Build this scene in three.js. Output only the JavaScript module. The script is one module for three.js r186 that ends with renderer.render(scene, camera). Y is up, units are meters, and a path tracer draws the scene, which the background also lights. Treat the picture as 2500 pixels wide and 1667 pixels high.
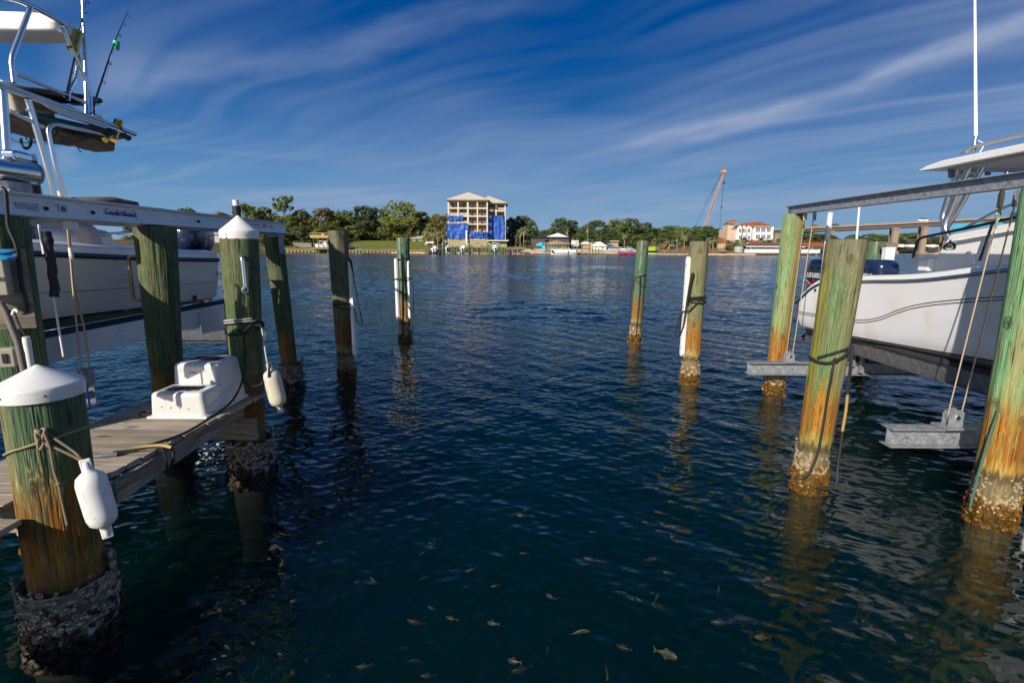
import * as THREE from 'three';
import { mergeGeometries } from 'three/addons/utils/BufferGeometryUtils.js';
import { RoundedBoxGeometry } from 'three/addons/geometries/RoundedBoxGeometry.js';

// ---------------------------------------------------------------- camera, sky, sun, exposure
const scene = new THREE.Scene();
const PITCH = Math.atan(230 / 1250), ROLL = 0.3 * Math.PI / 180, EYE = 2.4;
const camera = new THREE.PerspectiveCamera(2 * Math.atan(833.5 / 1250) * 180 / Math.PI, 2500 / 1667, 0.05, 3000);
camera.position.set(0, EYE, 0);
camera.rotation.order = 'YXZ';
camera.rotation.set(-PITCH, 0, ROLL);
camera.updateMatrixWorld();
const renderer = new THREE.WebGLRenderer({ antialias: true });
renderer.toneMapping = THREE.LinearToneMapping;
renderer.toneMappingExposure = 1.2;
renderer.shadowMap.enabled = true;
renderer.setSize(1024, 682);

const SUN_EL = 26 * Math.PI / 180, SUN_AZ = 33 * Math.PI / 180;
const SUN = new THREE.Vector3(-Math.sin(SUN_AZ) * Math.cos(SUN_EL), Math.sin(SUN_EL), Math.cos(SUN_AZ) * Math.cos(SUN_EL));
const sun = new THREE.DirectionalLight(new THREE.Color().setRGB(1, 0.92, 0.80), 4.9);
sun.name = 'sun';
sun.position.copy(SUN).multiplyScalar(120).add(new THREE.Vector3(0, 0, -60));
sun.target.position.set(0, 0, -60);
sun.castShadow = true;
Object.assign(sun.shadow.camera, { left: -120, right: 120, top: 120, bottom: -120, near: 1, far: 400 });
sun.shadow.mapSize.set(4096, 4096);
scene.add(sun, sun.target);

// ---------------------------------------------------------------- noise
function rand(seed) {
  let a = seed >>> 0;
  return () => { a = (a + 0x6D2B79F5) >>> 0; let t = Math.imul(a ^ (a >>> 15), 1 | a); t = (t + Math.imul(t ^ (t >>> 7), 61 | t)) ^ t; return ((t ^ (t >>> 14)) >>> 0) / 4294967296; };
}
function hash(x, y, z) {
  let h = Math.imul(x, 374761393) ^ Math.imul(y, 668265263) ^ Math.imul(z, 2147483647 ^ 0x5bd1e995);
  h = Math.imul(h ^ (h >>> 13), 1274126177);
  return ((h ^ (h >>> 16)) >>> 0) / 4294967296;
}
const sm = (t) => t * t * (3 - 2 * t), mix = (a, b, t) => a + (b - a) * t;
const clamp = (x, a = 0, b = 1) => Math.max(a, Math.min(b, x)), step = (a, b, x) => sm(clamp((x - a) / (b - a)));
function noise(x, y, z = 0) {
  const i = Math.floor(x), j = Math.floor(y), k = Math.floor(z), u = sm(x - i), v = sm(y - j), w = sm(z - k);
  const r = (c) => mix(mix(hash(i, j, c), hash(i + 1, j, c), u), mix(hash(i, j + 1, c), hash(i + 1, j + 1, c), u), v);
  return w === 0 ? r(k) : mix(r(k), r(k + 1), w);
}
function fbm(x, y, z = 0, n = 4) { let s = 0, a = 0.5, t = 0; for (let o = 0; o < n; o++) { s += a * noise(x, y, z + o * 17); t += a; a *= 0.5; x *= 2.03; y *= 2.03; } return s / t; }
const mix3 = (a, b, t) => [mix(a[0], b[0], t), mix(a[1], b[1], t), mix(a[2], b[2], t)];

// ---------------------------------------------------------------- the sky: clear deep blue with high cirrus, paler towards the horizon
{
  const W = 2560, H = 1280, data = new Float32Array(W * H * 4);
  const stops = [[0, [.19, .33, .47]], [3, [.14, .285, .45]], [7, [.08, .215, .42]], [11, [.026, .132, .352]], [15, [.009, .090, .29]], [20, [.0, .062, .248]], [27, [.0, .052, .215]], [45, [.006, .05, .18]], [90, [.008, .048, .155]]];
  const cloudAt = (dx, dy, dz, el) => {
    const h = 1 / (Math.max(dy, 0) + 0.09), px = dx * h, pz = -dz * h;
    const wx = fbm(px * .35, pz * .35, 3) - .5, wz = fbm(px * .35 + 9, pz * .35, 5) - .5;
    const qx = px + wx * 1.7, qz = pz + wz * 1.7;
    // fibres drawn out along the high wind, which turns from left to right; thin veils; one long plume
    const az2 = Math.atan2(dx, -dz) * 180 / Math.PI, turn = step(-26, 24, az2);
    const fibre = (ux, uz, k) => { const s = qx * ux + qz * uz, t = -qx * uz + qz * ux, w = .5 * fbm(s * .8, t * 1.2, k + 3, 3); return .5 * fbm(s * .3 + k, t * 1.9 + w, k, 3) + .32 * fbm(s * .42 + k, t * 5.2 + 2 * w, k + 40, 3) + .18 * noise(s * .9 + k, t * 14 + 4 * w, k + 50); };
    const fl = turn < 1 ? fibre(.92, -.39, 21) : 0, fr = turn > 0 ? fibre(.62, -.78, 27) : 0, f1 = clamp((mix(fl, fr, turn) - .5) * 1.7 + .5);
    const patch = step(.34, .66, fbm(qx * .42 + 4, qz * .36, 31, 4)), streak = step(.40, .78, f1) * (.25 + .75 * patch);
    const veil = step(.42, .74, fbm(qx * .33 + 2, qz * .45, 11, 4)) * (.6 + .6 * f1);
    const pl = el - (10.6 + (az2 - 15.7) * .235 + .5 * Math.sin(az2 * .16)) + 1.8 * (fbm(az2 * .16, el * .35, 61) - .5);
    const plume = Math.exp(-pl * pl / (pl > 0 ? .45 : 1.9)) * step(8, 20, az2) * step(70, 44, az2) * (.35 + 1.1 * fbm(az2 * .22 + el * .5, (el - az2 * .235) * 1.5, 71));
    const pl2 = el - (14.8 + (az2 + 32) * .27) + 2.6 * (fbm(az2 * .12, el * .3, 63) - .5), plume2 = Math.exp(-pl2 * pl2 / 1.8) * step(-42, -30, az2) * step(6, -8, az2) * (.2 + .9 * fbm(az2 * .2, (el - az2 * .27) * 1.1, 73));
    const left = step(4, -30, az2) * step(-110, -44, az2) * step(2, 12, el) * (.10 + 1.05 * f1);
    const right = step(2, 22, az2) * step(75, 45, az2) * step(26, 9, el - (az2 - 20) * .12) * (.05 + 1.15 * f1);
    const low = step(14, 5, el) * (.15 + .9 * step(.35, .7, fbm(az2 * .06, el * .8, 101, 4)));
    return clamp(.27 * veil + .35 * streak + .62 * plume + .34 * plume2 + .15 * left + .20 * right + .20 * low - .05, 0, .85) * step(-1, 3.5, el);
  };
  const coarse = new Float32Array((W / 2) * (H / 2)).fill(-1); // half as fine outside the picture
  for (let y = 0; y < H; y++) {
    const el = ((y + 0.5) / H - 0.5) * 180, e = Math.max(0, el);
    let k = 1; while (k < stops.length - 1 && stops[k][0] < e) k++;
    const base = mix3(stops[k - 1][1], stops[k][1], clamp((e - stops[k - 1][0]) / (stops[k][0] - stops[k - 1][0])));
    for (let x = 0; x < W; x++) {
      const az = ((x + 0.5) / W - 0.5) * 2 * Math.PI, ce = Math.cos(el * Math.PI / 180), dx = ce * Math.cos(az), dy = Math.sin(el * Math.PI / 180), dz = ce * Math.sin(az);
      let c = base;
      if (el > -1) {
        const azd = Math.atan2(dx, -dz) * 180 / Math.PI; let amount;
        if (Math.abs(azd) < 54 && el < 46) amount = cloudAt(dx, dy, dz, el);
        else { const k = (y >> 1) * (W / 2) + (x >> 1); if (coarse[k] < 0) coarse[k] = cloudAt(dx, dy, dz, el); amount = coarse[k]; }
        const sunward = Math.max(0, dx * SUN.x + dy * SUN.y + dz * SUN.z);
        const glow = Math.pow(sunward, 6) * .22 + Math.pow(sunward, 60) * .7;
        c = mix3(base, [.27, .335, .485], amount);
        c = [c[0] + glow * .95, c[1] + glow * .93, c[2] + glow * .85];
      }
      data.set([c[0], c[1], c[2], 1], (y * W + x) * 4);
    }
  }
  const sky = new THREE.DataTexture(data, W, H, THREE.RGBAFormat, THREE.FloatType);
  sky.mapping = THREE.EquirectangularReflectionMapping;
  sky.magFilter = THREE.LinearFilter; sky.minFilter = THREE.LinearFilter; sky.needsUpdate = true;
  scene.background = sky; scene.environment = sky;
  scene.backgroundIntensity = 1; scene.environmentIntensity = 1;
}

// ---------------------------------------------------------------- measuring helpers: where the ray through a point of the 2500 x 1667 photograph meets a plane of the place
function ray(x, y) { return new THREE.Vector3((x - 1250) / 1250, -(y - 833.5) / 1250, -1).applyEuler(camera.rotation); }
const V = (x, y, z) => new THREE.Vector3(x, y, z);
function onY(x, y, Y) { const d = ray(x, y); return camera.position.clone().addScaledVector(d, (Y - EYE) / d.y); }
function onX(x, y, X) { const d = ray(x, y); return d.multiplyScalar(X / d.x).add(camera.position); }
function onZ(x, y, Z) { const d = ray(x, y); return d.multiplyScalar(Z / d.z).add(camera.position); }

// ---------------------------------------------------------------- object helpers
const used = new Map(), origin = new Map();
function numbered(name) { const n = used.get(name) || 0; used.set(name, n + 1); return n ? name + '_' + String(n).padStart(3, '0') : name; }
function thing(name, label, category, at = V(0, 0, 0), group) {
  const o = new THREE.Group(); o.name = numbered(name); o.position.copy(at); scene.add(o); origin.set(o, at.clone());
  o.userData = { label, category }; if (group) o.userData.group = group;
  return o;
}
function flat(g) { const q = g.index ? g.toNonIndexed() : g; for (const k of Object.keys(q.attributes)) if (!['position', 'normal', 'uv'].includes(k)) q.deleteAttribute(k); if (!q.attributes.uv) q.setAttribute('uv', new THREE.Float32BufferAttribute(new Float32Array(q.attributes.position.count * 2), 2)); q.clearGroups?.(); return q; }
function obj(name, geos, material, parent = scene, opt = {}) {
  const list = (Array.isArray(geos) ? geos : [geos]).map(flat), g = list.length > 1 ? mergeGeometries(list) : list[0];
  const at = parent === scene ? opt.at : origin.get(parent);
  if (at) g.translate(-at.x, -at.y, -at.z);
  const m = new THREE.Mesh(g, material);
  m.name = parent === scene ? numbered(name) : name;
  if (parent === scene && at) m.position.copy(at);
  origin.set(m, at || V(0, 0, 0));
  for (const k of ['label', 'category', 'group', 'kind']) if (opt[k]) m.userData[k] = opt[k];
  parent.add(m);
  return m;
}
function copyOf(root, at, label, turn = 0, scale) {
  const c = root.clone(); c.name = numbered(root.name.replace(/_\d{3}$/, '')); c.position.copy(at); c.rotation.y = turn; if (scale) c.scale.copy(scale);
  c.userData = { ...root.userData }; if (label) c.userData.label = label; scene.add(c); return c;
}
const place = (g, x = 0, y = 0, z = 0, rx = 0, ry = 0, rz = 0) => g.applyMatrix4(new THREE.Matrix4().makeRotationFromEuler(new THREE.Euler(rx, ry, rz, 'YXZ')).setPosition(x, y, z));
function boxUV(g) { // uv in metres, by the way each face points
  const p = g.attributes.position, n = g.attributes.normal, uv = g.attributes.uv;
  for (let i = 0; i < p.count; i++) { const a = Math.abs(n.getX(i)), b = Math.abs(n.getY(i)), c = Math.abs(n.getZ(i)); a > b && a > c ? uv.setXY(i, p.getZ(i), p.getY(i)) : b > c ? uv.setXY(i, p.getX(i), p.getZ(i)) : uv.setXY(i, p.getX(i), p.getY(i)); }
  return g;
}
function box(w, h, d, x = 0, y = 0, z = 0, rx = 0, ry = 0, rz = 0) { return place(boxUV(flat(new THREE.BoxGeometry(w, h, d))), x, y, z, rx, ry, rz); }
const card = (w, h) => flat(new THREE.BoxGeometry(w, h, .002));
function rbox(w, h, d, r, x = 0, y = 0, z = 0, rx = 0, ry = 0, rz = 0, s = 3) { return place(boxUV(flat(new RoundedBoxGeometry(w, h, d, s, Math.min(r, w / 2.02, h / 2.02, d / 2.02)))), x, y, z, rx, ry, rz); }
function cyl(r1, r2, h, x = 0, y = 0, z = 0, n = 20, rx = 0, ry = 0, rz = 0) { return place(new THREE.CylinderGeometry(r1, r2, h, n), x, y, z, rx, ry, rz); }
const UPV = V(0, 1, 0);
function bar(a, b, r, r2 = r, n = 10) {
  const d = b.clone().sub(a), g = new THREE.CylinderGeometry(r2, r, d.length(), n);
  g.applyQuaternion(new THREE.Quaternion().setFromUnitVectors(UPV, d.clone().normalize()));
  return g.translate((a.x + b.x) / 2, (a.y + b.y) / 2, (a.z + b.z) / 2);
}
function tube(points, r, seg = 0, n = 8, tension = 0.5) {
  const c = new THREE.CatmullRomCurve3(points, false, 'catmullrom', tension);
  return new THREE.TubeGeometry(c, seg || points.length * 8, r, n, false);
}
function bent(points, r, n = 10, f = 0.12) { // straight runs with rounded corners
  const path = new THREE.CurvePath(); let from = points[0];
  for (let i = 1; i < points.length; i++) {
    const p = points[i], q = points[i + 1];
    if (!q) { path.add(new THREE.LineCurve3(from, p)); break; }
    const l1 = p.distanceTo(points[i - 1]), l2 = p.distanceTo(q), k = Math.min(f, l1 * .45, l2 * .45);
    const a = p.clone().lerp(points[i - 1], k / l1), b = p.clone().lerp(q, k / l2);
    path.add(new THREE.LineCurve3(from, a)); path.add(new THREE.QuadraticBezierCurve3(a, p, b)); from = b;
  }
  const seg = Math.max(6, points.length * 14), pts = [];
  for (const c of path.curves) { const m = c.isLineCurve3 ? 3 : 6; for (let i = 0; i < m; i++) pts.push(c.getPoint(i / m)); }
  pts.push(points[points.length - 1]);
  return new THREE.TubeGeometry(new THREE.CatmullRomCurve3(pts, false, 'centripetal'), pts.length * 2, r, n, false);
}
function beam(a, b, h, w, tf, tw) { // an I section from a to b, butted flanges and web
  const d = b.clone().sub(a), L = d.length(), gs = [box(w, tf, L, 0, h / 2 - tf / 2, 0), box(tw, h - 2 * tf - .0006, L - .004, 0, 0, 0), box(w, tf, L, 0, -h / 2 + tf / 2, 0)];
  const q = new THREE.Quaternion().setFromUnitVectors(V(0, 0, 1), d.normalize());
  const mid = a.clone().add(b).multiplyScalar(.5);
  return gs.map((g) => g.applyQuaternion(q).translate(mid.x, mid.y, mid.z));
}
function lathe(pts, n = 28) { return new THREE.LatheGeometry(pts.map(([r, y]) => new THREE.Vector2(r, y)), n); }
function grid(nu, nv, f, close = false) { // a surface from f(u, v) -> [x, y, z], smooth normals
  const pos = [], uv = [], idx = [];
  for (let j = 0; j <= nv; j++) for (let i = 0; i <= nu; i++) { pos.push(...f(i / nu, j / nv)); uv.push(i / nu, j / nv); }
  for (let j = 0; j < nv; j++) for (let i = 0; i < nu; i++) { const a = j * (nu + 1) + i, b = a + 1, c = a + nu + 1, d = c + 1; idx.push(a, b, d, a, d, c); }
  const g = new THREE.BufferGeometry();
  g.setAttribute('position', new THREE.Float32BufferAttribute(pos, 3)); g.setAttribute('uv', new THREE.Float32BufferAttribute(uv, 2)); g.setIndex(idx); g.computeVertexNormals();
  if (close) { const n = g.attributes.normal; for (let j = 0; j <= nv; j++) { const a = j * (nu + 1), b = a + nu, x = n.getX(a) + n.getX(b), y = n.getY(a) + n.getY(b), z = n.getZ(a) + n.getZ(b), l = Math.hypot(x, y, z) || 1; n.setXYZ(a, x / l, y / l, z / l); n.setXYZ(b, x / l, y / l, z / l); } }
  return g;
}
function superG(w, h, d, e1, e2, x = 0, y = 0, z = 0, rx = 0, ry = 0, rz = 0, n = 22) { // a rounded block between box and ball
  const p = (c, e) => Math.sign(c) * Math.pow(Math.abs(c), e);
  const g = grid(n * 2, n, (u, v) => { const a = -u * 2 * Math.PI, b = (v - .5) * Math.PI, cb = p(Math.cos(b), e1); return [w / 2 * cb * p(Math.cos(a), e2), h / 2 * p(Math.sin(b), e1), d / 2 * cb * p(Math.sin(a), e2)]; }, true);
  return place(g, x, y, z, rx, ry, rz);
}
function jitter(g, s, f, seed) { const p = g.attributes.position; for (let i = 0; i < p.count; i++) { const x = p.getX(i), y = p.getY(i), z = p.getZ(i); p.setXYZ(i, x + s * (noise(x * f + seed, y * f, z * f) - .5), y + s * (noise(x * f, y * f + seed + 7, z * f) - .5), z + s * (noise(x * f, y * f, z * f + seed + 13) - .5)); } g.computeVertexNormals(); return g; }
function extr(shapePts, depth, bevel = 0, seg = 2) { const s = new THREE.Shape(shapePts.map(([x, y]) => new THREE.Vector2(x, y))); return new THREE.ExtrudeGeometry(s, { depth, bevelEnabled: bevel > 0, bevelThickness: bevel, bevelSize: bevel, bevelOffset: -bevel, bevelSegments: seg, curveSegments: 8 }); }

// ---------------------------------------------------------------- textures and materials
function texture(w, h, f, opt = {}) { // f(u, v) -> sRGB 0..255 triple
  const d = new Uint8Array(w * h * 4);
  for (let y = 0; y < h; y++) for (let x = 0; x < w; x++) { const c = f((x + .5) / w, (y + .5) / h), k = (y * w + x) * 4; d[k] = clamp(c[0], 0, 255); d[k + 1] = clamp(c[1], 0, 255); d[k + 2] = clamp(c[2], 0, 255); d[k + 3] = c[3] ?? 255; }
  const t = new THREE.DataTexture(d, w, h); t.colorSpace = THREE.SRGBColorSpace; t.wrapS = t.wrapT = THREE.RepeatWrapping; t.magFilter = THREE.LinearFilter; t.minFilter = THREE.LinearFilter;
  if (opt.repeat) t.repeat.set(...opt.repeat); t.needsUpdate = true; return t;
}
function heights(w, h, f, opt = {}) {
  const d = new Float32Array(w * h * 4);
  for (let y = 0; y < h; y++) for (let x = 0; x < w; x++) { const c = f((x + .5) / w, (y + .5) / h), k = (y * w + x) * 4; d[k] = d[k + 1] = d[k + 2] = c; d[k + 3] = 1; }
  const t = new THREE.DataTexture(d, w, h, THREE.RGBAFormat, THREE.FloatType); t.wrapS = t.wrapT = THREE.RepeatWrapping; t.magFilter = THREE.LinearFilter; t.minFilter = THREE.LinearFilter;
  if (opt.repeat) t.repeat.set(...opt.repeat); t.needsUpdate = true; return t;
}
const std = (r, g, b, o = {}) => new THREE.MeshStandardMaterial({ color: new THREE.Color().setRGB(r, g, b), roughness: .6, metalness: 0, ...o });
const phys = (r, g, b, o = {}) => new THREE.MeshPhysicalMaterial({ color: new THREE.Color().setRGB(r, g, b), roughness: .5, ...o });

const grime = texture(512, 512, (u, v) => { const n = fbm(u * 6, v * 6, 1, 5), k = fbm(u * 40, v * 40, 9, 3), c = 238 + 16 * n - 14 * step(.62, .72, k) * step(.45, .6, n); return [c, c - 1, c - 4]; });
const galv = texture(512, 512, (u, v) => { const a = noise(u * 60, v * 60, 2), b = fbm(u * 8, v * 8, 4, 4), s = noise(u * 150, v * 9, 6); const c = 150 + 52 * (a - .5) + 66 * (b - .5) + 18 * (s - .5); return [c, c + 2, c + 5]; });
const scuffed = texture(512, 256, (u, v) => { const b = fbm(u * 5, v * 9, 14, 5), s = noise(u * 14, v * 200, 6), d = step(.66, .74, fbm(u * 22, v * 14, 44)); const c = 240 + 14 * (b - .5) + 8 * (s - .5) - 12 * d; return [c, c, c - 1]; });
const M = {
  white: phys(.86, .855, .85, { roughness: .28, clearcoat: .35, clearcoatRoughness: .15, map: grime }),
  boxWhite: phys(.66, .655, .65, { roughness: .32, clearcoat: .3, map: grime }),
  whitePlastic: phys(.80, .79, .78, { roughness: .38, map: grime }),
  whitePaint: std(.78, .77, .75, { roughness: .55 }),
  cream: std(.74, .70, .60, { roughness: .5 }),
  aluminium: std(.86, .86, .88, { roughness: .30, metalness: .55, map: scuffed }),
  beamWhite: std(.80, .82, .84, { roughness: .42, metalness: .08, map: scuffed }),
  chrome: std(.82, .83, .85, { roughness: .13, metalness: 1 }),
  pipe: std(.78, .79, .80, { roughness: .3, metalness: 1 }),
  galvanised: std(.88, .9, .93, { roughness: .5, metalness: .35, map: galv }),
  bronze: std(.42, .30, .17, { roughness: .32, metalness: .8 }),
  gold: std(.75, .46, .10, { roughness: .25, metalness: .9 }),
  blackRope: std(.012, .012, .014, { roughness: .8 }),
  rubber: std(.014, .014, .015, { roughness: .6 }),
  blackGloss: phys(.008, .010, .016, { roughness: .22, clearcoat: .6 }),
  navy: phys(.012, .022, .06, { roughness: .2, clearcoat: .8, clearcoatRoughness: .06 }),
  navyTrim: std(.012, .028, .06, { roughness: .4 }),
  tanRope: std(.46, .36, .23, { roughness: .9 }),
  steelRope: std(.44, .33, .22, { roughness: .6, metalness: .3 }),
  dark: std(.02, .02, .022, { roughness: .7 }),
  beige: std(.40, .37, .27, { roughness: .5 }),
  canvas: std(.09, .073, .06, { roughness: .95 }),
  rust: std(.22, .07, .02, { roughness: .9 }),
};
for (const k of ['beamWhite', 'aluminium']) { M[k].map = scuffed.clone(); M[k].map.repeat.set(.6, 1.4); M[k].map.needsUpdate = true; }
M.galvanised.map.repeat.set(2, 2);
// ================================================================ THE SETTING: water, the bottom under it
const waves = [];
{
  const r = rand(77);
  for (let i = 0; i < 46; i++) {
    const L = .16 * Math.pow(2.9 / .16, Math.pow(i / 45, 1.0)), k = 2 * Math.PI / L, th = Math.PI * .5 + (r() - .5) * 2.3 + (L < .5 ? (r() - .5) * 1.2 : 0);
    const slope = .022 * (L < .42 ? 1.15 : L < .9 ? .62 : .42) * (.5 + r());
    waves.push([k * Math.cos(th), k * Math.sin(th), slope / k, r() * 6.283, k]);
  }
}
function waterAt(x, z) {
  const calm = .35 + .95 * step(.25, .7, fbm(x * .16 + 5, z * .16, 3, 3)) * (.16 + .40 * step(.2, 2.6, x - .1 * z) + .92 * step(3.5, 10, Math.hypot(x * .7, z)) + .35 * step(9, 22, -z));
  const sx = x + .35 * (noise(x * .5, z * .5, 8) - .5), sz = z + .35 * (noise(x * .5, z * .5, 9) - .5);
  let h = 0; for (const w of waves) { const s = Math.sin(w[0] * sx + w[1] * sz + w[3]); h += w[2] * (.62 * s + .38 * s * Math.abs(s) + .16 * s * s); } // crests sharper than troughs
  return h * calm;
}
const TILE = 3.4, ripple = (() => { // fine ripples with sharp crests, repeating every 3.4 m
  const r = rand(5), ws = [];
  for (let i = 0; i < 70; i++) { const kx = Math.round((r() - .5) * 46), ky = Math.round((r() < .5 ? -1 : 1) * (3 + r() * 40)); const k = Math.hypot(kx, ky); ws.push([kx, ky, Math.pow(k, -1.45) * (.4 + r()), r() * 6.283]); }
  let lo = 1e9, hi = -1e9, g2 = 0; const N = 720, a = new Float32Array(N * N);
  const tab = new Float32Array(4096); for (let i = 0; i < 4096; i++) { const t = i / 4096 * 2 * Math.PI; tab[i] = .6 * Math.cos(t) + .7 * (1 - 2 * Math.abs(Math.sin(t / 2))) ; }
  for (let y = 0; y < N; y++) for (let x = 0; x < N; x++) { let h = 0; for (const w of ws) h += w[2] * tab[(((w[0] * x + w[1] * y) / N * 4096 + w[3] * 652) & 4095)]; a[y * N + x] = h; lo = Math.min(lo, h); hi = Math.max(hi, h); }
  for (let y = 0; y + 1 < N; y++) for (let x = 0; x < N; x++) { const d = (a[(y + 1) * N + x] - a[y * N + x]) / (hi - lo) * N / TILE; g2 += d * d; }
  const t = heights(N, N, (u, v) => (a[Math.min(N - 1, Math.floor(v * N)) * N + Math.min(N - 1, Math.floor(u * N))] - lo) / (hi - lo));
  t.userData = { slope: Math.sqrt(g2 / N / N) }; return t;
})();
ripple.repeat.set(1 / TILE, 1 / TILE);
const waterMat = phys(.86, .91, .91, { roughness: .03, transmission: 1, thickness: 0, ior: 1.333, specularIntensity: .9, bumpMap: ripple, bumpScale: .07 / ripple.userData.slope });
{
  // one sheet: fine rings in front of the dock, coarse behind it and far out
  const radii = [.4]; while (radii[radii.length - 1] < 70) { const l = radii[radii.length - 1]; radii.push(l * (l < 1.4 ? 1.1 : 1.0058)); }
  while (radii[radii.length - 1] < 900) radii.push(radii[radii.length - 1] * 1.12);
  const ang = []; for (let i = 0; i <= 380; i++) ang.push((i / 380 - .5) * 2 * 1.0);
  for (let i = 1; i < 24; i++) ang.push(1.0 + i / 24 * (2 * Math.PI - 2.0)); ang.push(2 * Math.PI - 1.0);
  const pos = [], uv = [], idx = [], na = ang.length;
  for (const R of radii) for (const a of ang) {
    const x = R * Math.sin(a), z = -R * Math.cos(a), fade = (R < 70.5 ? 1 : 0) * step(1.0, 1.5, R) * (a <= 1.0 ? 1 : 0);
    pos.push(x, fade > 0 ? waterAt(x, z) * fade : 0, z); uv.push(x, z);
  }
  for (let j = 0; j + 1 < radii.length; j++) for (let i = 0; i + 1 < na; i++) { const a = j * na + i, b = a + 1, c = a + na, d = c + 1; idx.push(a, b, d, a, d, c); }
  const far = new THREE.MeshPhysicalMaterial().copy(waterMat); far.roughness = .16; far.bumpScale = .10 / ripple.userData.slope; far.bumpMap = ripple.clone(); far.bumpScale *= 9 / TILE; far.bumpMap.repeat.set(1 / 11, 1 / 9); far.bumpMap.needsUpdate = true;
  const cut = radii.findIndex((r) => r > 68) * 0 + radii.filter((r) => r <= 70.3).length - 1, nrm = (() => { const q = new THREE.BufferGeometry(); q.setAttribute('position', new THREE.Float32BufferAttribute(pos, 3)); q.setIndex(idx); q.computeVertexNormals(); return q.attributes.normal.array; })();
  for (const [j0, j1, m0] of [[0, cut, waterMat], [cut, radii.length - 1, far]]) {
    const g = new THREE.BufferGeometry(), s = j0 * na, e = (j1 + 1) * na;
    g.setAttribute('position', new THREE.Float32BufferAttribute(pos.slice(s * 3, e * 3), 3)); g.setAttribute('uv', new THREE.Float32BufferAttribute(uv.slice(s * 2, e * 2), 2)); g.setAttribute('normal', new THREE.Float32BufferAttribute(nrm.slice(s * 3, e * 3), 3));
    g.setIndex(idx.slice(j0 * (na - 1) * 6, j1 * (na - 1) * 6).map((k) => k - s));
    const m = new THREE.Mesh(g, m0); m.name = numbered('water'); m.userData = { kind: 'structure', label: j0 ? 'choppy far water of the channel' : 'dark blue rippled water of the marina' }; scene.add(m);
  }
  const bed = texture(512, 512, (u, v) => { const n = fbm(u * 9, v * 9, 2, 5); return [0, 24 + 12 * n, 30 + 14 * n]; }, { repeat: [1 / 9, 1 / 9] });
  // the silt that hangs in the water, as thin layers that each hide a part of what lies deeper
  const silt = phys(0, .0265, .0255, { roughness: 1, specularIntensity: 0, transparent: true, opacity: .20, map: texture(256, 256, (u, v) => { const n = fbm(u * 6, v * 6, 8, 4); return [0, 215 + 40 * n, 215 + 40 * n]; }, { repeat: [1 / 7, 1 / 7] }) });
  for (const [k, y] of [-.11, -.23, -.37, -.53, -.72].entries()) {
    const sg = new THREE.PlaneGeometry(1800, 1800).rotateX(-Math.PI / 2), su = sg.attributes.uv, sp = sg.attributes.position; for (let i = 0; i < su.count; i++) su.setXY(i, sp.getX(i) + k * 2.3, sp.getZ(i) + k);
    sg.translate(0, y, 0); const s = new THREE.Mesh(sg, silt); s.name = numbered('murky_water'); s.userData = { kind: 'structure', label: 'teal silt hanging in the water below its surface' }; scene.add(s);
  }
  const nb = 320, bg = grid(nb, nb, (u, v) => { const q = (t) => Math.sign(t - .5) * (Math.pow(Math.abs(t - .5) * 2, 1.5) * 16 + Math.pow(Math.abs(t - .5) * 2, 12) * 900), x = q(u), z = q(v) - 4.5; return [x, -1.0 + .30 * (fbm(x * 1.6, z * 1.6, 5, 3) - .5) + .15 * (fbm(x * 5, z * 5, 15, 3) - .5), z]; });
  { const p = bg.attributes.position, u = bg.attributes.uv, n = bg.attributes.normal; for (let i = 0; i < u.count; i++) u.setXY(i, p.getX(i), p.getZ(i)); if (n.getY(0) < 0) { const k = bg.index.array; for (let i = 0; i < k.length; i += 3) { const t = k[i]; k[i] = k[i + 1]; k[i + 1] = t; } bg.computeVertexNormals(); } }
  const b = new THREE.Mesh(bg, phys(1, 1, 1, { map: bed, roughness: 1, specularIntensity: 0 })); b.name = 'seabed'; b.userData = { kind: 'structure', label: 'murky teal bottom seen through the water' }; scene.add(b);
}

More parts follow.
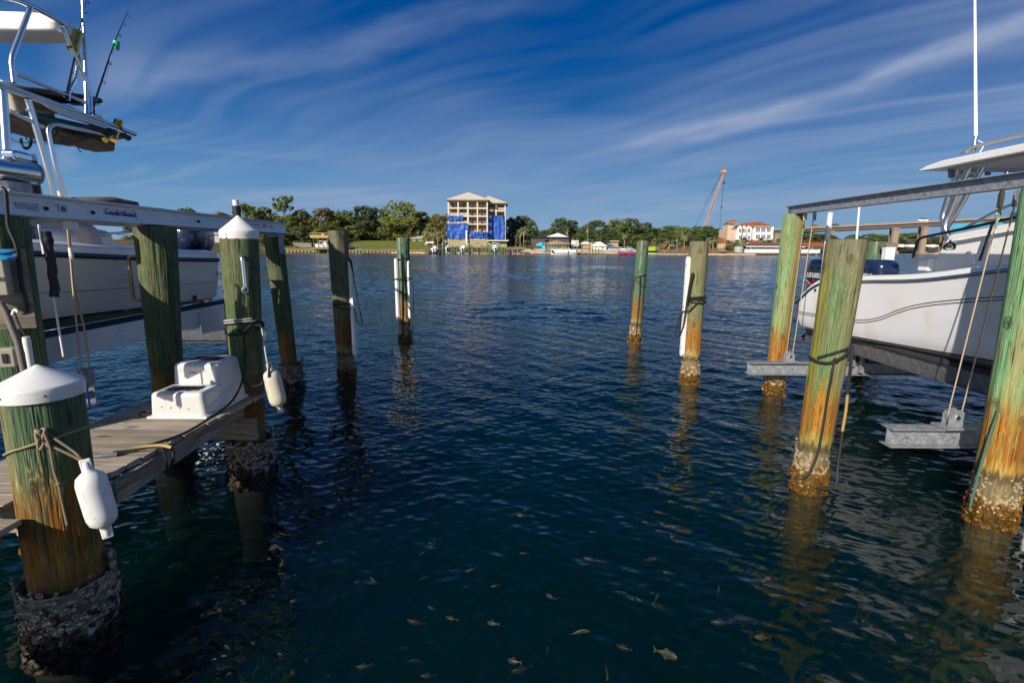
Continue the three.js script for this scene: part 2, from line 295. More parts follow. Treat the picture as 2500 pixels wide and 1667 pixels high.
// ================================================================ PILES
// the tide marks stand at the same heights on every pile: algae, barnacle crust, a dark band, a pale band, orange, then green treated wood
const PY0 = -1.2, PY1 = 3.1;
function pileTexture(seed, tone) {
  const { green, green2, orange = [168, 100, 20], pale = [168, 170, 110], low = 1, streak, cols = [], worn = 2.3, oTop = 1.02 } = tone;
  return texture(320, 800, (u, v) => {
    const Y = PY0 + v * (PY1 - PY0), a = u * 2 * Math.PI, cx = Math.cos(a), cz = Math.sin(a);
    const gx = cx * 9 + seed * 3.1, gz = cz * 9;
    const wob = noise(gx * .5, Y * 1.6, gz * .5), figN = noise(gx * .55 + .5 * wob, Y * .9 + 1.2 * noise(gx * .35, Y * 2.4, gz * .35 + 9), gz * .55) * 9, fig = Math.abs(figN - Math.floor(figN) - .5) * 2; // growth rings cut along the trunk
    const grain = noise(gx * 2.4 + 1.6 * noise(gx, Y * 3, gz), Y * 2.6, gz * 2.4), fine = noise(gx * 6, Y * 20, gz * 6), pit = noise(gx * 5, Y * 42, gz * 5), big = fbm(cx * 1.9 + seed, Y * 1.2, cz * 1.9, 4), mid = fbm(gx * .45, Y * 2.6, gz * .45 + seed, 4);
    const crackN = Math.abs(noise(gx * 1.1 + .5 * noise(gx * .4, Y * 1.5, 5), Y * .28, gz * 1.1 + seed) - .5), crack = step(.016, .005, crackN) * step(.5, .6, noise(gx * .3, Y * 1.1, gz * .3 + 4));
    let c = mix3(green, green2, step(.34, .66, .6 * big + .4 * mid));
    for (const [cu, w, col] of cols) { const d = Math.abs(((u - cu + 1.5) % 1) - .5); c = mix3(c, col, step(w, w * .35, d + .09 * (mid - .5) + .05 * (grain - .5)) * .8); }
    c = mix3(c, [126, 112, 80], .75 * step(.5, .78, .5 * mid + .3 * fig + .2 * fine)); // bare grey-brown wood
    c = mix3(c, [112, 104, 84], .8 * step(worn - .25, worn + .22, Y + .35 * (mid - .5)));
    if (streak) c = mix3(c, [214, 210, 190], step(.6, .75, noise(cx * 7 + 3, Y * .2, cz * 7)) * step(.45, .6, noise(cx * 30, Y * .9, cz * 30)) * step(1.25, 1.9, Y));
    const e = (h, w, k = 1) => step(h + w, h - w, Y + .22 * (noise(gx * .7, Y * 1.8, gz * .7) - .5) * k + .18 * (noise(gx * 1.8, Y * 2, gz * 1.8) - .5) * k + .10 * (grain - .5) * k);
    const patchy = step(.30, .52, .45 * mid + .25 * fig + .30 * noise(gx * 1.1, Y * 5.2, gz * 1.1));
    c = mix3(c, mix3(orange, mix3(orange, [86, 48, 14], .8), step(.35, .75, .5 * grain + .5 * fine)), clamp(e(oTop, .20, 1.3) * (.40 + .60 * patchy)));
    c = mix3(c, mix3(pale, green, .4), .55 * step(.84, .95, fig) * step(1.45, 1.0, Y) * step(.4, .55, Y));
    c = mix3(c, pale, e(.54, .06, .5) * (.25 + .5 * grain) * low);
    c = mix3(c, [58, 52, 38], e(.43, .035, .35) * .75 * low);
    c = mix3(c, mix3([150, 132, 92], [92, 80, 56], fine), e(.345, .03, .3) * .92 * low);
    c = mix3(c, mix3([104, 72, 14], [48, 32, 8], fine), e(.13, .03, .3) * .9);
    c = mix3(c, [84, 64, 20], step(-.05, -.25, Y) * .8);
    { const ku = u * 5, kv = Y * 1.5, i0 = Math.floor(ku), j0 = Math.floor(kv); if (hash(i0 % 5, j0, seed) > .55) { const d = Math.hypot((ku - i0 - .3 - .4 * hash(i0, j0, seed + 1)) * .22, (kv - j0 - .3 - .4 * hash(i0, j0, seed + 2)) * .45) / (.022 + .02 * hash(i0, j0, seed + 3)); c = mix3(c, [62, 50, 34], .75 * step(1.15, .7, d + .25 * (grain - .5)) * (.6 + .4 * Math.sin(d * 9))); } } // knots
    const sh = .98 + .18 * (grain - .5) + .18 * (fine - .5) + .16 * (pit - .5) + .30 * (big - .5) + .16 * (fig - .5) - .35 * step(.80, .9, noise(gx * 1.6, Y * 5, gz * 1.6 + 30));
    return [c[0] * sh * (1 - .72 * crack), c[1] * sh * (1 - .72 * crack), c[2] * sh * (1 - .72 * crack)];
  });
}
const pileBump = heights(320, 800, (u, v) => {
  const Y = PY0 + v * (PY1 - PY0), a = u * 2 * Math.PI, gx = Math.cos(a) * 9, gz = Math.sin(a) * 9;
  const crackN = Math.abs(noise(gx * 1.5 + .7 * noise(gx * .4, Y * 2, 5), Y * .35, gz * 1.5) - .5);
  return clamp(.55 * noise(gx * 2.4, Y * 2.6, gz * 2.4) + .35 * noise(gx * 6, Y * 9, gz * 6) - .6 * step(.02, .006, crackN) + .35, 0, 1.2);
});
const pileMat = (t) => std(1, 1, 1, { map: t, roughness: .88, bumpMap: pileBump, bumpScale: .008 });
const wood = {
  green: pileMat(pileTexture(1, { green: [96, 106, 66], green2: [54, 88, 60], orange: [132, 86, 20], low: .3, worn: 9, cols: [[.62, .16, [112, 112, 70]], [.85, .14, [56, 84, 56]]] })),
  dark: pileMat(pileTexture(2, { green: [92, 100, 62], green2: [64, 84, 54], orange: [108, 70, 22], low: .35, worn: 2.6, oTop: .95 })),
  shade: pileMat(pileTexture(3, { green: [112, 110, 80], green2: [84, 92, 68], orange: [92, 54, 16], worn: 2.3 })),
  teal: pileMat(pileTexture(4, { green: [78, 108, 82], green2: [66, 100, 78], orange: [150, 98, 28], streak: true, worn: 2.55 })),
  olive: pileMat(pileTexture(5, { green: [122, 120, 80], green2: [104, 110, 74], orange: [176, 112, 24], worn: 2.3 })),
  front: pileMat(pileTexture(6, { green: [120, 122, 66], green2: [92, 114, 72], orange: [172, 110, 18], pale: [150, 158, 92], worn: 2.2, cols: [[.49, .10, [134, 126, 34]], [.65, .10, [88, 116, 74]], [.80, .12, [124, 124, 86]]] })),
  mint: pileMat(pileTexture(8, { green: [116, 154, 108], green2: [132, 136, 86], orange: [164, 100, 14], pale: [178, 166, 100], worn: 9, oTop: 1.06, cols: [[.47, .12, [112, 164, 116]], [.80, .13, [128, 112, 66]]] })),
};
function pileGeo(x, z, y0, y1, r0, r1, dx, dz, seed) { // dx, dz: how far the top leans from the foot at y = 0
  const rows = 64;
  const R = (a, y) => { const t = clamp(y / y1); return mix(r0, r1, t) * (1 + .10 * (noise(Math.cos(a) * 1.3 + seed, Math.sin(a) * 1.3, y * .7) - .5) + .05 * (noise(Math.cos(a) * 5, Math.sin(a) * 5 + seed, y * 1.6) - .5)) - .010 * step(.03, .006, Math.abs(noise(Math.cos(a) * 7 + .6 * noise(Math.cos(a) * 3, y * 1.2, 5), y * .25, Math.sin(a) * 7 + seed) - .5)) * step(.5, .58, noise(Math.cos(a) * 3, y * .9, Math.sin(a) * 3 + seed)); };
  const side = grid(88, rows, (u, v) => { const y = mix(y0, y1, v), a = -u * 2 * Math.PI, r = R(a, y) - (v === 1 ? .006 : 0), t = y / y1; return [x + dx * t + Math.cos(a) * r, y, z + dz * t + Math.sin(a) * r]; }, true);
  const uv = side.attributes.uv; for (let i = 0; i < uv.count; i++) uv.setXY(i, uv.getX(i), (mix(y0, y1, uv.getY(i)) - PY0) / (PY1 - PY0));
  const top = grid(88, 5, (u, v) => { const a = -u * 2 * Math.PI, r = (R(a, y1) - .006) * (1 - v) + 1e-4; return [x + dx + Math.cos(a) * r, y1 + .012 * (noise(Math.cos(a) * r * 30 + seed, Math.sin(a) * r * 30) - .3) * (v > 0 ? 1 : 0), z + dz + Math.sin(a) * r]; });
  const tu = top.attributes.uv, tp = top.attributes.position; for (let i = 0; i < tu.count; i++) tu.setXY(i, .3 + (tp.getX(i) - x) * .8, .85 + (tp.getZ(i) - z) * .3);
  return [side, top];
}
function lump(size, seed) { return jitter(new THREE.IcosahedronGeometry(size, 1), size * 1.1, 1.3 / size, seed); }
const lumps = []; for (let i = 0; i < 7; i++) lumps.push(flat(lump(1, i * 3.7)));
const flake = flat(jitter(new THREE.SphereGeometry(1, 7, 5).scale(1, .75, .3), .35, 1.6, 3));
const crustTex = texture(128, 128, (u, v) => { const n = fbm(u * 14, v * 14, 2, 4), d = noise(u * 40, v * 40, 7); const c = 78 + 120 * n - 52 * step(.6, .8, d); return [c + 20, c + 4, c - 28]; });
const algaeTex = texture(128, 128, (u, v) => { const n = fbm(u * 12, v * 12, 5, 4), d = noise(u * 34, v * 34, 3); return [52 + 150 * n * d + 30 * n, 32 + 100 * n * d + 24 * n, 4 + 10 * n]; });
const shellTex = texture(128, 128, (u, v) => { const n = fbm(u * 10, v * 10, 12, 4), d = noise(u * 26, v * 26, 9); const s = step(.62, .74, noise(u * 17, v * 17, 31)), c = 52 + 118 * n * (.4 + .8 * d) + 70 * s; return [c + 10, c + 1, c - 12]; });
const crustMat = std(1, 1, 1, { map: crustTex, roughness: .95 }), algaeMat = std(1, 1, 1, { map: algaeTex, roughness: .35 }), shellMat = std(1, 1, 1, { map: shellTex, roughness: .9 });
const weedMat = std(.20, .17, .13, { map: algaeTex, roughness: .6 });
function crust(x, z, r, ya, yb, n, size, seed, out = .3, shapes = lumps) {
  const rd = rand(seed), gs = [];
  for (let i = 0; i < n; i++) {
    const a = rd() * 6.283, q = rd(), y = mix(ya, yb + .10 * Math.pow(rd(), 3), Math.pow(q, 1.25)), s = size * (.45 + rd() * .9) * (1.15 - .5 * q), g = shapes[Math.floor(rd() * shapes.length)].clone();
    g.scale(s, s * (.6 + .5 * rd()), s * (.5 + .3 * rd())); g.rotateZ((rd() - .5) * 1.2); g.rotateY(-a + Math.PI / 2 + (rd() - .5) * .8);
    const k = r + s * out * (rd() - .35); gs.push(g.translate(x + Math.cos(a) * k, y, z + Math.sin(a) * k));
  }
  return gs;
}
function pile(label, x, z, top, r0, r1, material, o = {}) {
  const t = thing('dock_pile', label, 'pile', V(x, 0, z), o.group), seed = x * 3 + z;
  obj('post', pileGeo(x, z, PY0 + .01, top, r0, r1, o.dx || 0, o.dz || 0, seed), material, t);
  const near = o.near ?? 1;
  if (!o.collar) {
    obj('barnacle_crust', crust(x, z, r0 * 1.0, .10, .34, Math.round(190 * near), .020 / Math.sqrt(near), Math.abs(seed * 97) | 0, .25), crustMat, t, { kind: 'stuff' });
    obj('algae_fringe', crust(x, z, r0 * 1.06, -.12, .15, Math.round(220 * near), .027 / Math.sqrt(near), Math.abs(seed * 57) | 0, .9), algaeMat, t, { kind: 'stuff' });
  } else {
    const cr = o.collar, c = lathe([[cr, -.08], [cr, .10], [cr + .004, .325], [cr + .002, .33], [cr - .012, .328], [cr - .014, -.08]], 40);
    place(c, x, 0, z); jitter(c, .028, 8, 2);
    obj('sleeve', c, shellMat, t);
    obj('sleeve_foot', place(lathe([[cr * .8, -1.15], [cr * .94, -.4], [cr - .002, -.07]], 24), x, 0, z), std(.010, .012, .008, { roughness: 1 }), t);
    obj('sleeve_fill', grid(30, 3, (u, v) => { const a = -u * 6.2832, r = mix(cr - .013, r0 * .8, v); return [x + Math.cos(a) * r, .262 + .05 * noise(Math.cos(a) * 7, v * 4, 2) * (1 - v * .4), z + Math.sin(a) * r]; }), std(.10, .085, .06, { roughness: 1 }), t);
    obj('sleeve_seam', box(.03, .16, .035, x + cr * .92, .37, z - cr * .42, 0, -.4, 0), shellMat, t);
    obj('oyster_cluster', [...crust(x, z, cr + .004, .09, .33, Math.round(400 * near), .024, Math.abs(seed * 31) | 0, .6, [flake, ...lumps.slice(0, 2)])], shellMat, t, { kind: 'stuff' });
    obj('weed_fringe', crust(x, z, cr + .01, -.16, .17, Math.round(420 * near), .027, Math.abs(seed * 37) | 0, 1.0), weedMat, t, { kind: 'stuff' });
  }
  return t;
}
function pileCap(t, x, z, y, r, apex) { // a white plastic cone with a skirt
  const c = lathe([[r - .004, y - .012], [r, y - .01], [r + .004, y + .052], [r + .001, y + .066], [r * .985, y + .074], [r * .55, y + .07 + apex * .44], [r * .14, y + .066 + apex * .87], [r * .05, y + .066 + apex * .96], [.0005, y + .066 + apex * .98]], 48);
  const cap = obj('cap', place(c, x, 0, z), M.whitePlastic, t);
  const head = (a, m) => cyl(.006, .006, .008, x + Math.cos(a) * (r + .003), y + .028, z + Math.sin(a) * (r + .003), 8, Math.PI / 2, Math.PI / 2 - a, 0);
  obj('screw', head(1.75), M.rust, cap); obj('screw', head(.75), M.dark, cap); obj('screw', head(2.75), M.dark, cap);
  return cap;
}
const PX = { A: [-2.825, -2.93], B: [-2.86, -5.3], C: [-4.02, -5.75], N: [-3.93, -3.98], E: [-3.94, -8.86], F: [-3.17, -9.55], G: [-2.89, -13.6], H: [3.32, -13.6], I: [3.35, -9.35], J: [4.58, -8.65], K: [3.16, -5.08], L: [4.49, -4.42] };
const pA = pile('fat green pile with white cone cap at the lower left, fender hanging on it', ...PX.A, 1.575, .186, .195, wood.green, { collar: .232, dx: .03 });
pileCap(pA, PX.A[0] + .03, PX.A[1], 1.53, .206, .115);
const pB = pile('tall green pile with white cone cap and steel handle beside the step box', ...PX.B, 2.52, .147, .178, wood.dark, { collar: .225, near: .8, dx: .085 });
pileCap(pB, PX.B[0] + .085, PX.B[1], 2.48, .180, .16);
const pC = pile('thick bare pile behind the step box carrying the white lift beam', ...PX.C, 2.6, .14, .205, wood.dark, { collar: .22, near: .6, dx: .09 });
pile('dark green pile at the left edge carrying the motor end of the beam', ...PX.N, 2.6, .15, .19, wood.green, { near: .7 });
pile('slim leaning pile under the far end of the white lift beam', ...PX.E, 2.58, .13, .155, wood.dark, { collar: .2, near: .4, dx: -.12 });
pile('grey topped pile in shadow with a white strip on its right side', ...PX.F, 2.68, .155, .18, wood.shade, { near: .55, dx: -.03 });
pile('far teal pile with two white fender strips, left of the open channel', ...PX.G, 2.63, .15, .165, wood.teal, { near: .35, dx: .03 });
pile('far teal pile with pale bird streaks, right of the open channel', ...PX.H, 2.58, .145, .155, wood.teal, { near: .35, dx: .09 });
pile('olive pile with one white strip and black rope on its left', ...PX.I, 2.52, .155, .165, wood.olive, { near: .6 });
pile('mint and orange pile under the left end of the galvanised beam', ...PX.J, 2.955, .15, .17, wood.mint, { near: .6, dx: .05 });
pile('big olive green pile with looped black hose standing nearest the right boat', ...PX.K, 2.49, .15, .182, wood.front, { near: 1.2, dx: .10 });
pile('stout mint and orange pile at the right edge of the picture', ...PX.L, 2.94, .17, .185, wood.mint, { near: 1.4 });
{ const p = onZ(2138, 590, -11.4); pile('short grey green pile seen behind the dark outboard engines', p.x, p.z, p.y, .15, .165, wood.teal, { near: .3 }); }
// ================================================================ LEFT SIDE: finger pier, step box, ropes, fenders
const DECK = .85;
const boardTex = [0, 1, 2].map((k) => texture(512, 128, (u, v) => {
  const g = noise(u * 5 + k * 9, v * 46 + 2.2 * noise(u * 3, v * 5, k), k), f = noise(u * 26, v * 120, 4 + k), b = fbm(u * 4 + k * 7, v * 2, 3, 4), kn = Math.hypot((u - .31 - .2 * k) * 9, (v - .55 + .1 * k) * 2.2);
  const crack = step(.03, .008, Math.abs(noise(u * 2.4, v * 9, 20 + k) - .5)) * step(.5, .6, noise(u * 5, v * 3, 31 + k));
  let c = 150 + 46 * (g - .5) + 26 * (f - .5) + 44 * (b - .5) - 9 * k; c *= (1 - .5 * crack) * (1 - .55 * step(.35, .1, kn));
  return [c + 4, c - 6, c - 20];
}));
const boardBump = heights(512, 128, (u, v) => clamp(.5 + .5 * (noise(u * 5, v * 46 + 2.2 * noise(u * 3, v * 5, 0), 0) - .5) + .3 * (noise(u * 26, v * 120, 4) - .5)));
const boards = boardTex.map((t, i) => std([1.2, 1.32, 1.12][i], [1.18, 1.3, 1.1][i], [1.16, 1.3, 1.08][i], { map: t, roughness: .92, bumpMap: boardBump, bumpScale: .004 }));
const timberTex = texture(256, 256, (u, v) => { const g = noise(u * 3, v * 40 + 3 * noise(u * 2, v * 4, 1), 1), f = noise(u * 20, v * 90, 3), b = fbm(u * 3, v * 3, 5); const c = 120 + 40 * (g - .5) + 20 * (f - .5) + 40 * (b - .5); return [c + 4, c - 4, c - 18]; });
const timber = std(1, 1, 1, { map: timberTex, roughness: .92 });
{
  const t = thing('finger_pier', 'grey weathered wooden finger pier with deck boards laid across', 'dock', V(-3.2, 0, -3));
  const r = rand(3), x0 = -3.72; let k = 0;
  for (let z = -5.36; z < 1.2; z += .1475) {
    const right = -2.80 + .06 * (-z - 2.8) + (r() - .5) * .022, w = .1415, zc = z + w / 2;
    const cutA = Math.abs(zc - PX.A[1]) < .20, cutN = Math.abs(zc - PX.N[1]) < .21, xr = cutA ? -3.075 : right, xl = cutN ? x0 + .02 : x0 + (r() - .5) * .03;
    const g = rbox(xr - xl, .036, w - .004 * r(), .004, 0, 0, 0, 0, (r() - .5) * .006, (r() - .5) * .004, 1);
    const uv = g.attributes.uv, off = r(), off2 = r(); for (let i = 0; i < uv.count; i++) uv.setXY(i, uv.getX(i) * .45 + off, uv.getY(i) / .15 + off2);
    obj('deck_board', g.translate((xl + xr) / 2, DECK - .018 + (r() - .5) * .004, zc), boards[Math.floor(r() * 3)], t); k++;
  }
  obj('stringer', box(.045, .15, 3.9, -2.90, DECK - .112, -.80, 0, .06), timber, t);
  obj('stringer', box(.045, .15, 1.9, -2.765, DECK - .112, -4.18, 0, .06), timber, t);
  obj('stringer', box(.045, .19, 6.4, -3.63, DECK - .133, -2.1), timber, t);
  obj('cross_beam', box(.98, .24, .05, -3.19, DECK - .35, -5.16), timber, t);
  obj('cross_beam', box(.80, .2, .05, -3.25, DECK - .33, -3.3), timber, t);
}
{ // the wide dock the photographer stands on, behind the camera: its edge shades the nearest water
  const t = thing('main_dock', 'wide wooden main dock behind the viewpoint', 'dock', V(0, 0, 2));
  for (let i = 0; i < 14; i++) obj('deck_board', box(17, .036, .142, 1.5, DECK - .018, 1.32 + i * .147), boards[i % 3], t);
  obj('stringer', box(17, .19, .045, 1.5, DECK - .133, 1.31), timber, t);
}
{ // white moulded two-step box
  const t = thing('dock_step_box', 'white fibreglass dock step box with two black treads', 'steps', V(-3.02, DECK, -4.8));
  const taper = (g) => { const p = g.attributes.position; for (let i = 0; i < p.count; i++) { const y = p.getY(i) - DECK; p.setX(i, -3.035 + (p.getX(i) + 3.035) * (1.07 - .17 * clamp(y / .45))); } g.computeVertexNormals(); return g; };
  const b = obj('body', [taper(new RoundedBoxGeometry(.48, .26, .76, 6, .04).translate(-3.035, DECK + .115, -4.83)), taper(new RoundedBoxGeometry(.476, .44, .42, 6, .045).translate(-3.035, DECK + .225, -4.98))], M.boxWhite, t);
  obj('flange', rbox(.55, .028, .84, .012, -3.03, DECK + .015, -4.84), M.boxWhite, t);
  const grip = std(.018, .018, .02, { roughness: .95 });
  obj('tread', rbox(.31, .008, .13, .003, -3.035, DECK + .247, -4.60), grip, t);
  obj('tread', rbox(.28, .008, .15, .003, -3.035, DECK + .447, -4.98), grip, t);
  for (let i = 0; i < 4; i++) obj('rust_spot', cyl(.006 + .002 * (i % 2), .006, .004, -3.17 + i * .08, DECK + .11 - .006 * i, -4.449, 7, Math.PI / 2), std(.36, .17, .03, { roughness: .9 }), b);
  obj('maker_label', box(.07, .02, .002, -3.06, DECK + .35, -4.768), std(.75, .45, .45, {}), b);
}
// ropes
function ring(x, z, r, y, tilt, from = 0, to = 6.2832, dir = 0) { const n = 22, pts = []; for (let i = 0; i <= n; i++) { const a = from + (to - from) * i / n; pts.push(V(x + Math.cos(a) * r, y + tilt * Math.cos(a - dir), z + Math.sin(a) * r)); } return pts; }
function rope(name, label, category, lines, r, material, at, o = {}) { const t = thing(name, label, category, at); lines.forEach((l, i) => obj(o.parts?.[i] || 'strand', l.isBufferGeometry ? l : tube(l, Array.isArray(r) ? r[i] : r, 0, 7), Array.isArray(material) ? material[i] : material, t)); return t; }
const ropeBump = heights(64, 64, (u, v) => .5 + .5 * Math.sin((u * 8 + v * 1) * 6.2832)); ropeBump.repeat.set(40, 3);
M.tanRope.bumpMap = ropeBump; M.tanRope.bumpScale = .003;
{
  const x = PX.A[0] + .026, z = PX.A[1], r = .197, y = 1.32;
  const P = (a, yy, k = 0) => V(x + Math.cos(a) * (r + k), yy, z + Math.sin(a) * (r + k)), F = onZ(200, 1122, -2.74);
  const knot = []; for (let i = 0; i < 40; i++) { const t = i / 39 * 21; knot.push(P(.93 + .10 * Math.sin(t * 1.0), 1.335 + .055 * Math.cos(t * 1.27) - .02, .012 + .014 * Math.sin(t * 2.3 + 1))); }
  rope('tan_mooring_rope', 'pale tan rope knotted round the fat pile with cone cap', 'rope', [
    [P(.93, 1.30, .02), P(1.3, 1.275), P(1.8, 1.245), P(2.4, 1.20), P(2.9, 1.18), P(3.6, 1.19), P(4.4, 1.23), P(5.2, 1.27), P(5.9, 1.3), P(6.6, 1.31), P(7.1, 1.30, .02)],
    knot,
    [P(.86, 1.36, .02), P(.7, 1.31, .02), F.clone().add(V(-.03, .05, .01)), F],
    [P(.93, 1.31, .03), P(.75, 1.26, .02), F.clone().add(V(-.05, .02, 0)), F.clone().add(V(0, -.005, .01))],
    [P(.86, 1.35, .03), P(.80, 1.25, .03), P(.80, 1.12, .02), P(.755, 1.03, .02), P(.75, .95, .02), P(.73, .84, .02), P(.72, .77, .03)],
    superG(.028, .026, .028, 1, 1, P(.755, 1.03, .02).x, 1.03, P(.755, 1.03, .02).z, 0, 0, 0, 6),
  ], .0075, M.tanRope, V(x, y, z), { parts: ['loop', 'knot', 'lanyard', 'lanyard', 'tail', 'stopper_knot'] });
}
function fender(label, top, bottom, r, o = {}) { // inflated cylinder with an eye at each end and long flutes
  const L = top.distanceTo(bottom), t = thing('boat_fender', label, 'fender', bottom, 'white fenders hanging on piles');
  const h = L / 2, prof = [[.0005, -h], [.018, -h], [.02, -h + .035], [.024, -h + .05], [r * .55, -h + .065], [r * .85, -h + .085], [r * .97, -h + .12], [r, -h + .16], [r, h - .16], [r * .97, h - .12], [r * .85, h - .085], [r * .55, h - .065], [.024, h - .05], [.02, h - .035], [.018, h], [.0005, h]];
  const body = lathe(prof, 40), p = body.attributes.position;
  for (let i = 0; i < p.count; i++) { const a = Math.atan2(p.getZ(i), p.getX(i)), y = p.getY(i), rr = Math.hypot(p.getX(i), p.getZ(i)), f = step(h - .13, h - .19, Math.abs(y)), k = 1 + .075 * f * Math.pow(Math.max(0, Math.cos(a * 4)), 8) - .02 * f; p.setX(i, p.getX(i) * k); p.setZ(i, p.getZ(i) * k); }
  body.computeVertexNormals();
  const q = new THREE.Quaternion().setFromUnitVectors(UPV, top.clone().sub(bottom).normalize()), mid = top.clone().add(bottom).multiplyScalar(.5);
  const put = (g) => g.applyQuaternion(q).translate(mid.x, mid.y, mid.z);
  obj('body', put(body), o.material || M.whitePlastic, t);
  for (const s of [1, -1]) obj('eye', put(rbox(.055, .075, .022, .008, 0, s * (h - .02), 0, 0, o.turn || .6, 0)), o.material || M.whitePlastic, t);
  return t;
}
const fadedFender = phys(.66, .60, .48, { roughness: .5, map: grime });
fender('clean white fender roped to the front left pile with cone cap', onZ(207, 1128, -2.73), onZ(262, 1306, -2.73), .078);
fender('yellowed white fender hanging on the right of the pile with a steel handle', onZ(656, 890, -5.12), onZ(684, 1003, -5.12), .085, { material: fadedFender });
{ // black and grey lines on the capped pile by the step box
  const x = PX.B[0] + .055, z = PX.B[1], r = .168, P = (a, y, k = 0) => V(x + Math.cos(a) * (r + k), y, z + Math.sin(a) * (r + k));
  const top = onZ(656, 892, -5.12);
  rope('black_dock_line', 'black dock line tied round the capped pile and lying along the deck edge', 'rope', [
    ring(x, z, r + .008, 1.60, .03, 0, 6.3, 1), ring(x, z, r + .012, 1.545, -.035, .2, 6.5, 2),
    [P(1.2, 1.55, .02), P(1.15, 1.45, .04), P(1.2, 1.25, .06), V(-2.72, 1.06, -5.0), V(-2.70, .93, -4.75), V(-2.705, .885, -4.4), V(-2.72, .868, -4.05), V(-2.80, .868, -3.83), V(-2.92, .868, -3.66), V(-3.02, .868, -3.56)],
    [V(-2.715, 1.06, -5.0), V(-2.64, 1.0, -5.02), V(-2.55, 1.02, -5.06), V(-2.49, 1.12, -5.08), top.clone().add(V(.03, -.1, .09)), top.clone().add(V(.02, .02, .03))],
    [P(1.45, 1.57, .02), P(1.2, 1.54, .03), P(.8, 1.60, .015), P(.3, 1.66, .01)],
  ], .011, M.blackRope, V(x, 1.2, z), { parts: ['turn', 'turn', 'fall', 'bight', 'turn'] });
  rope('grey_fender_line', 'frayed grey line over the black turns on the capped pile', 'rope', [
    ring(x, z, r + .02, 1.615, .03, .5, 3.2, 1), ring(x, z, r + .022, 1.64, .03, .7, 3.0, 1), [P(.55, 1.6, .02), P(.2, 1.56, .03), top.clone().add(V(-.01, .07, .02)), top],
  ], .008, std(.42, .40, .37, { roughness: .95 }), V(x, 1.6, z));
  rope('blue_twine', 'thin blue twine wound round the foot of the capped pile', 'rope', [ring(x, z, .19, .80, .012), [P(.35, .80, .015), P(.34, .65, .02), P(.36, .45, .02)], [P(1.9, .79, .015), P(1.92, .66, .02)]], .003, std(.02, .05, .28), V(x, .8, z));
  // hose end and coils lying on the deck
  const g = std(.52, .37, .13, { roughness: .45 });
  rope('deck_line', 'dark line with yellow sheath drooping over the deck edge', 'rope', [
    [V(-3.10, .868, -3.56), V(-2.98, .872, -3.60), V(-2.86, .872, -3.72), V(-2.74, .866, -3.78), V(-2.665, .845, -3.79)],
    [V(-2.665, .845, -3.79), V(-2.655, .80, -3.79), V(-2.66, .73, -3.78), V(-2.675, .69, -3.77)],
    [V(-3.12, .868, -3.56), V(-3.02, .868, -3.57), V(-2.94, .868, -3.6)],
    [...Array(30)].map((_, i) => V(-3.21 + .085 * Math.cos(i * .5), .866 + .0012 * i, -3.53 + .03 * Math.sin(i * .5))),
    [V(-2.97, .885, -3.60), V(-2.72, .878, -3.70), V(-2.66, .83, -3.7), V(-2.655, .68, -3.70), V(-2.66, .64, -3.72), V(-2.667, .69, -3.76)],
  ], [.0135, .0125, .018, .012, .008], [g, M.rubber, std(.12, .12, .13), M.blackRope, M.blackRope], V(-3, .86, -3.6), { parts: ['sheath', 'end', 'ferrule', 'coil', 'loop'] });
  rope('spare_line', 'small coil of black line beside the step box', 'rope', [[...Array(26)].map((_, i) => V(-3.36 + .05 * Math.cos(i * .55), .866 + .0012 * i, -4.5 + .028 * Math.sin(i * .55)))], .009, M.blackRope, V(-3.36, .86, -4.5), { parts: ['coil'] });
}
function handle(label, a, b, out, material, r = .016) { // grab bar on two round flanges
  const t = thing('grab_handle', label, 'handle', a.clone().add(b).multiplyScalar(.5), 'steel grab handles on the left piles');
  obj('bar', bent([a, a.clone().add(out), b.clone().add(out), b], r, 12, .06), material, t);
  for (const p of [a, b]) { const n = out.clone().normalize(); obj('flange', bar(p.clone().addScaledVector(n, -.01), p.clone().addScaledVector(n, .012), .042, .034, 20), material, t); }
}
{
  const x = PX.B[0] + .075, z = PX.B[1]; const az = 1.02, n = V(Math.cos(az), 0, Math.sin(az)), c = V(x, 0, z).addScaledVector(n, .155);
  handle('bright steel grab handle on the front of the capped pile', c.clone().add(V(0, 2.29, 0)), c.clone().add(V(.006, 1.965, .006)), n.clone().multiplyScalar(.075), M.pipe, .020);
  const q = V(-3.955 - .175, 2.28, -5.72), w = V(-.09, 0, .03);
  handle('bronze toned grab handle on the left of the thick bare pile', q, V(-3.97 - .165, 1.80, -5.72), w, M.bronze, .019);
}
// white bumper strips and black lines on the outer piles
function strip(label, x, z, r, a, y0, y1, w = .075, at = 0) {
  const t = thing('bumper_strip', label, 'bumper', V(x + Math.cos(a) * r, y0, z + Math.sin(a) * r), 'white bumper strips on the outer piles');
  const h = y1 - y0, sh = [[-w / 2, 0], [-w * .2, -.05], [w * .2, -.05], [w / 2, 0], [w / 2, h], [w * .25, h + .05], [-w * .25, h + .05], [-w / 2, h]];
  const g = extr(sh, .045, .012, 3); g.translate(0, 0, -.022); g.rotateY(Math.PI / 2 - a);
  obj('strip', g.translate(x + Math.cos(a) * (r + .03), y0, z + Math.sin(a) * (r + .03)), M.whitePlastic, t);
  for (const k of [.06, .5, .94]) obj('bolt', place(new THREE.CylinderGeometry(.012, .012, .012, 8), x + Math.cos(a) * (r + .064), y0 + h * k, z + Math.sin(a) * (r + .064), Math.PI / 2, Math.PI / 2 - a, 0), M.dark, t);
}
strip('long white strip down the right side of the shadowed pile', ...PX.F, .155, .12, .40, 2.10, .10);
strip('left of the two white strips on the far teal pile', ...PX.G, .155, 2.45, .52, 2.05, .11);
strip('right of the two white strips on the far teal pile', ...PX.G, .155, .42, .58, 1.98, .09);
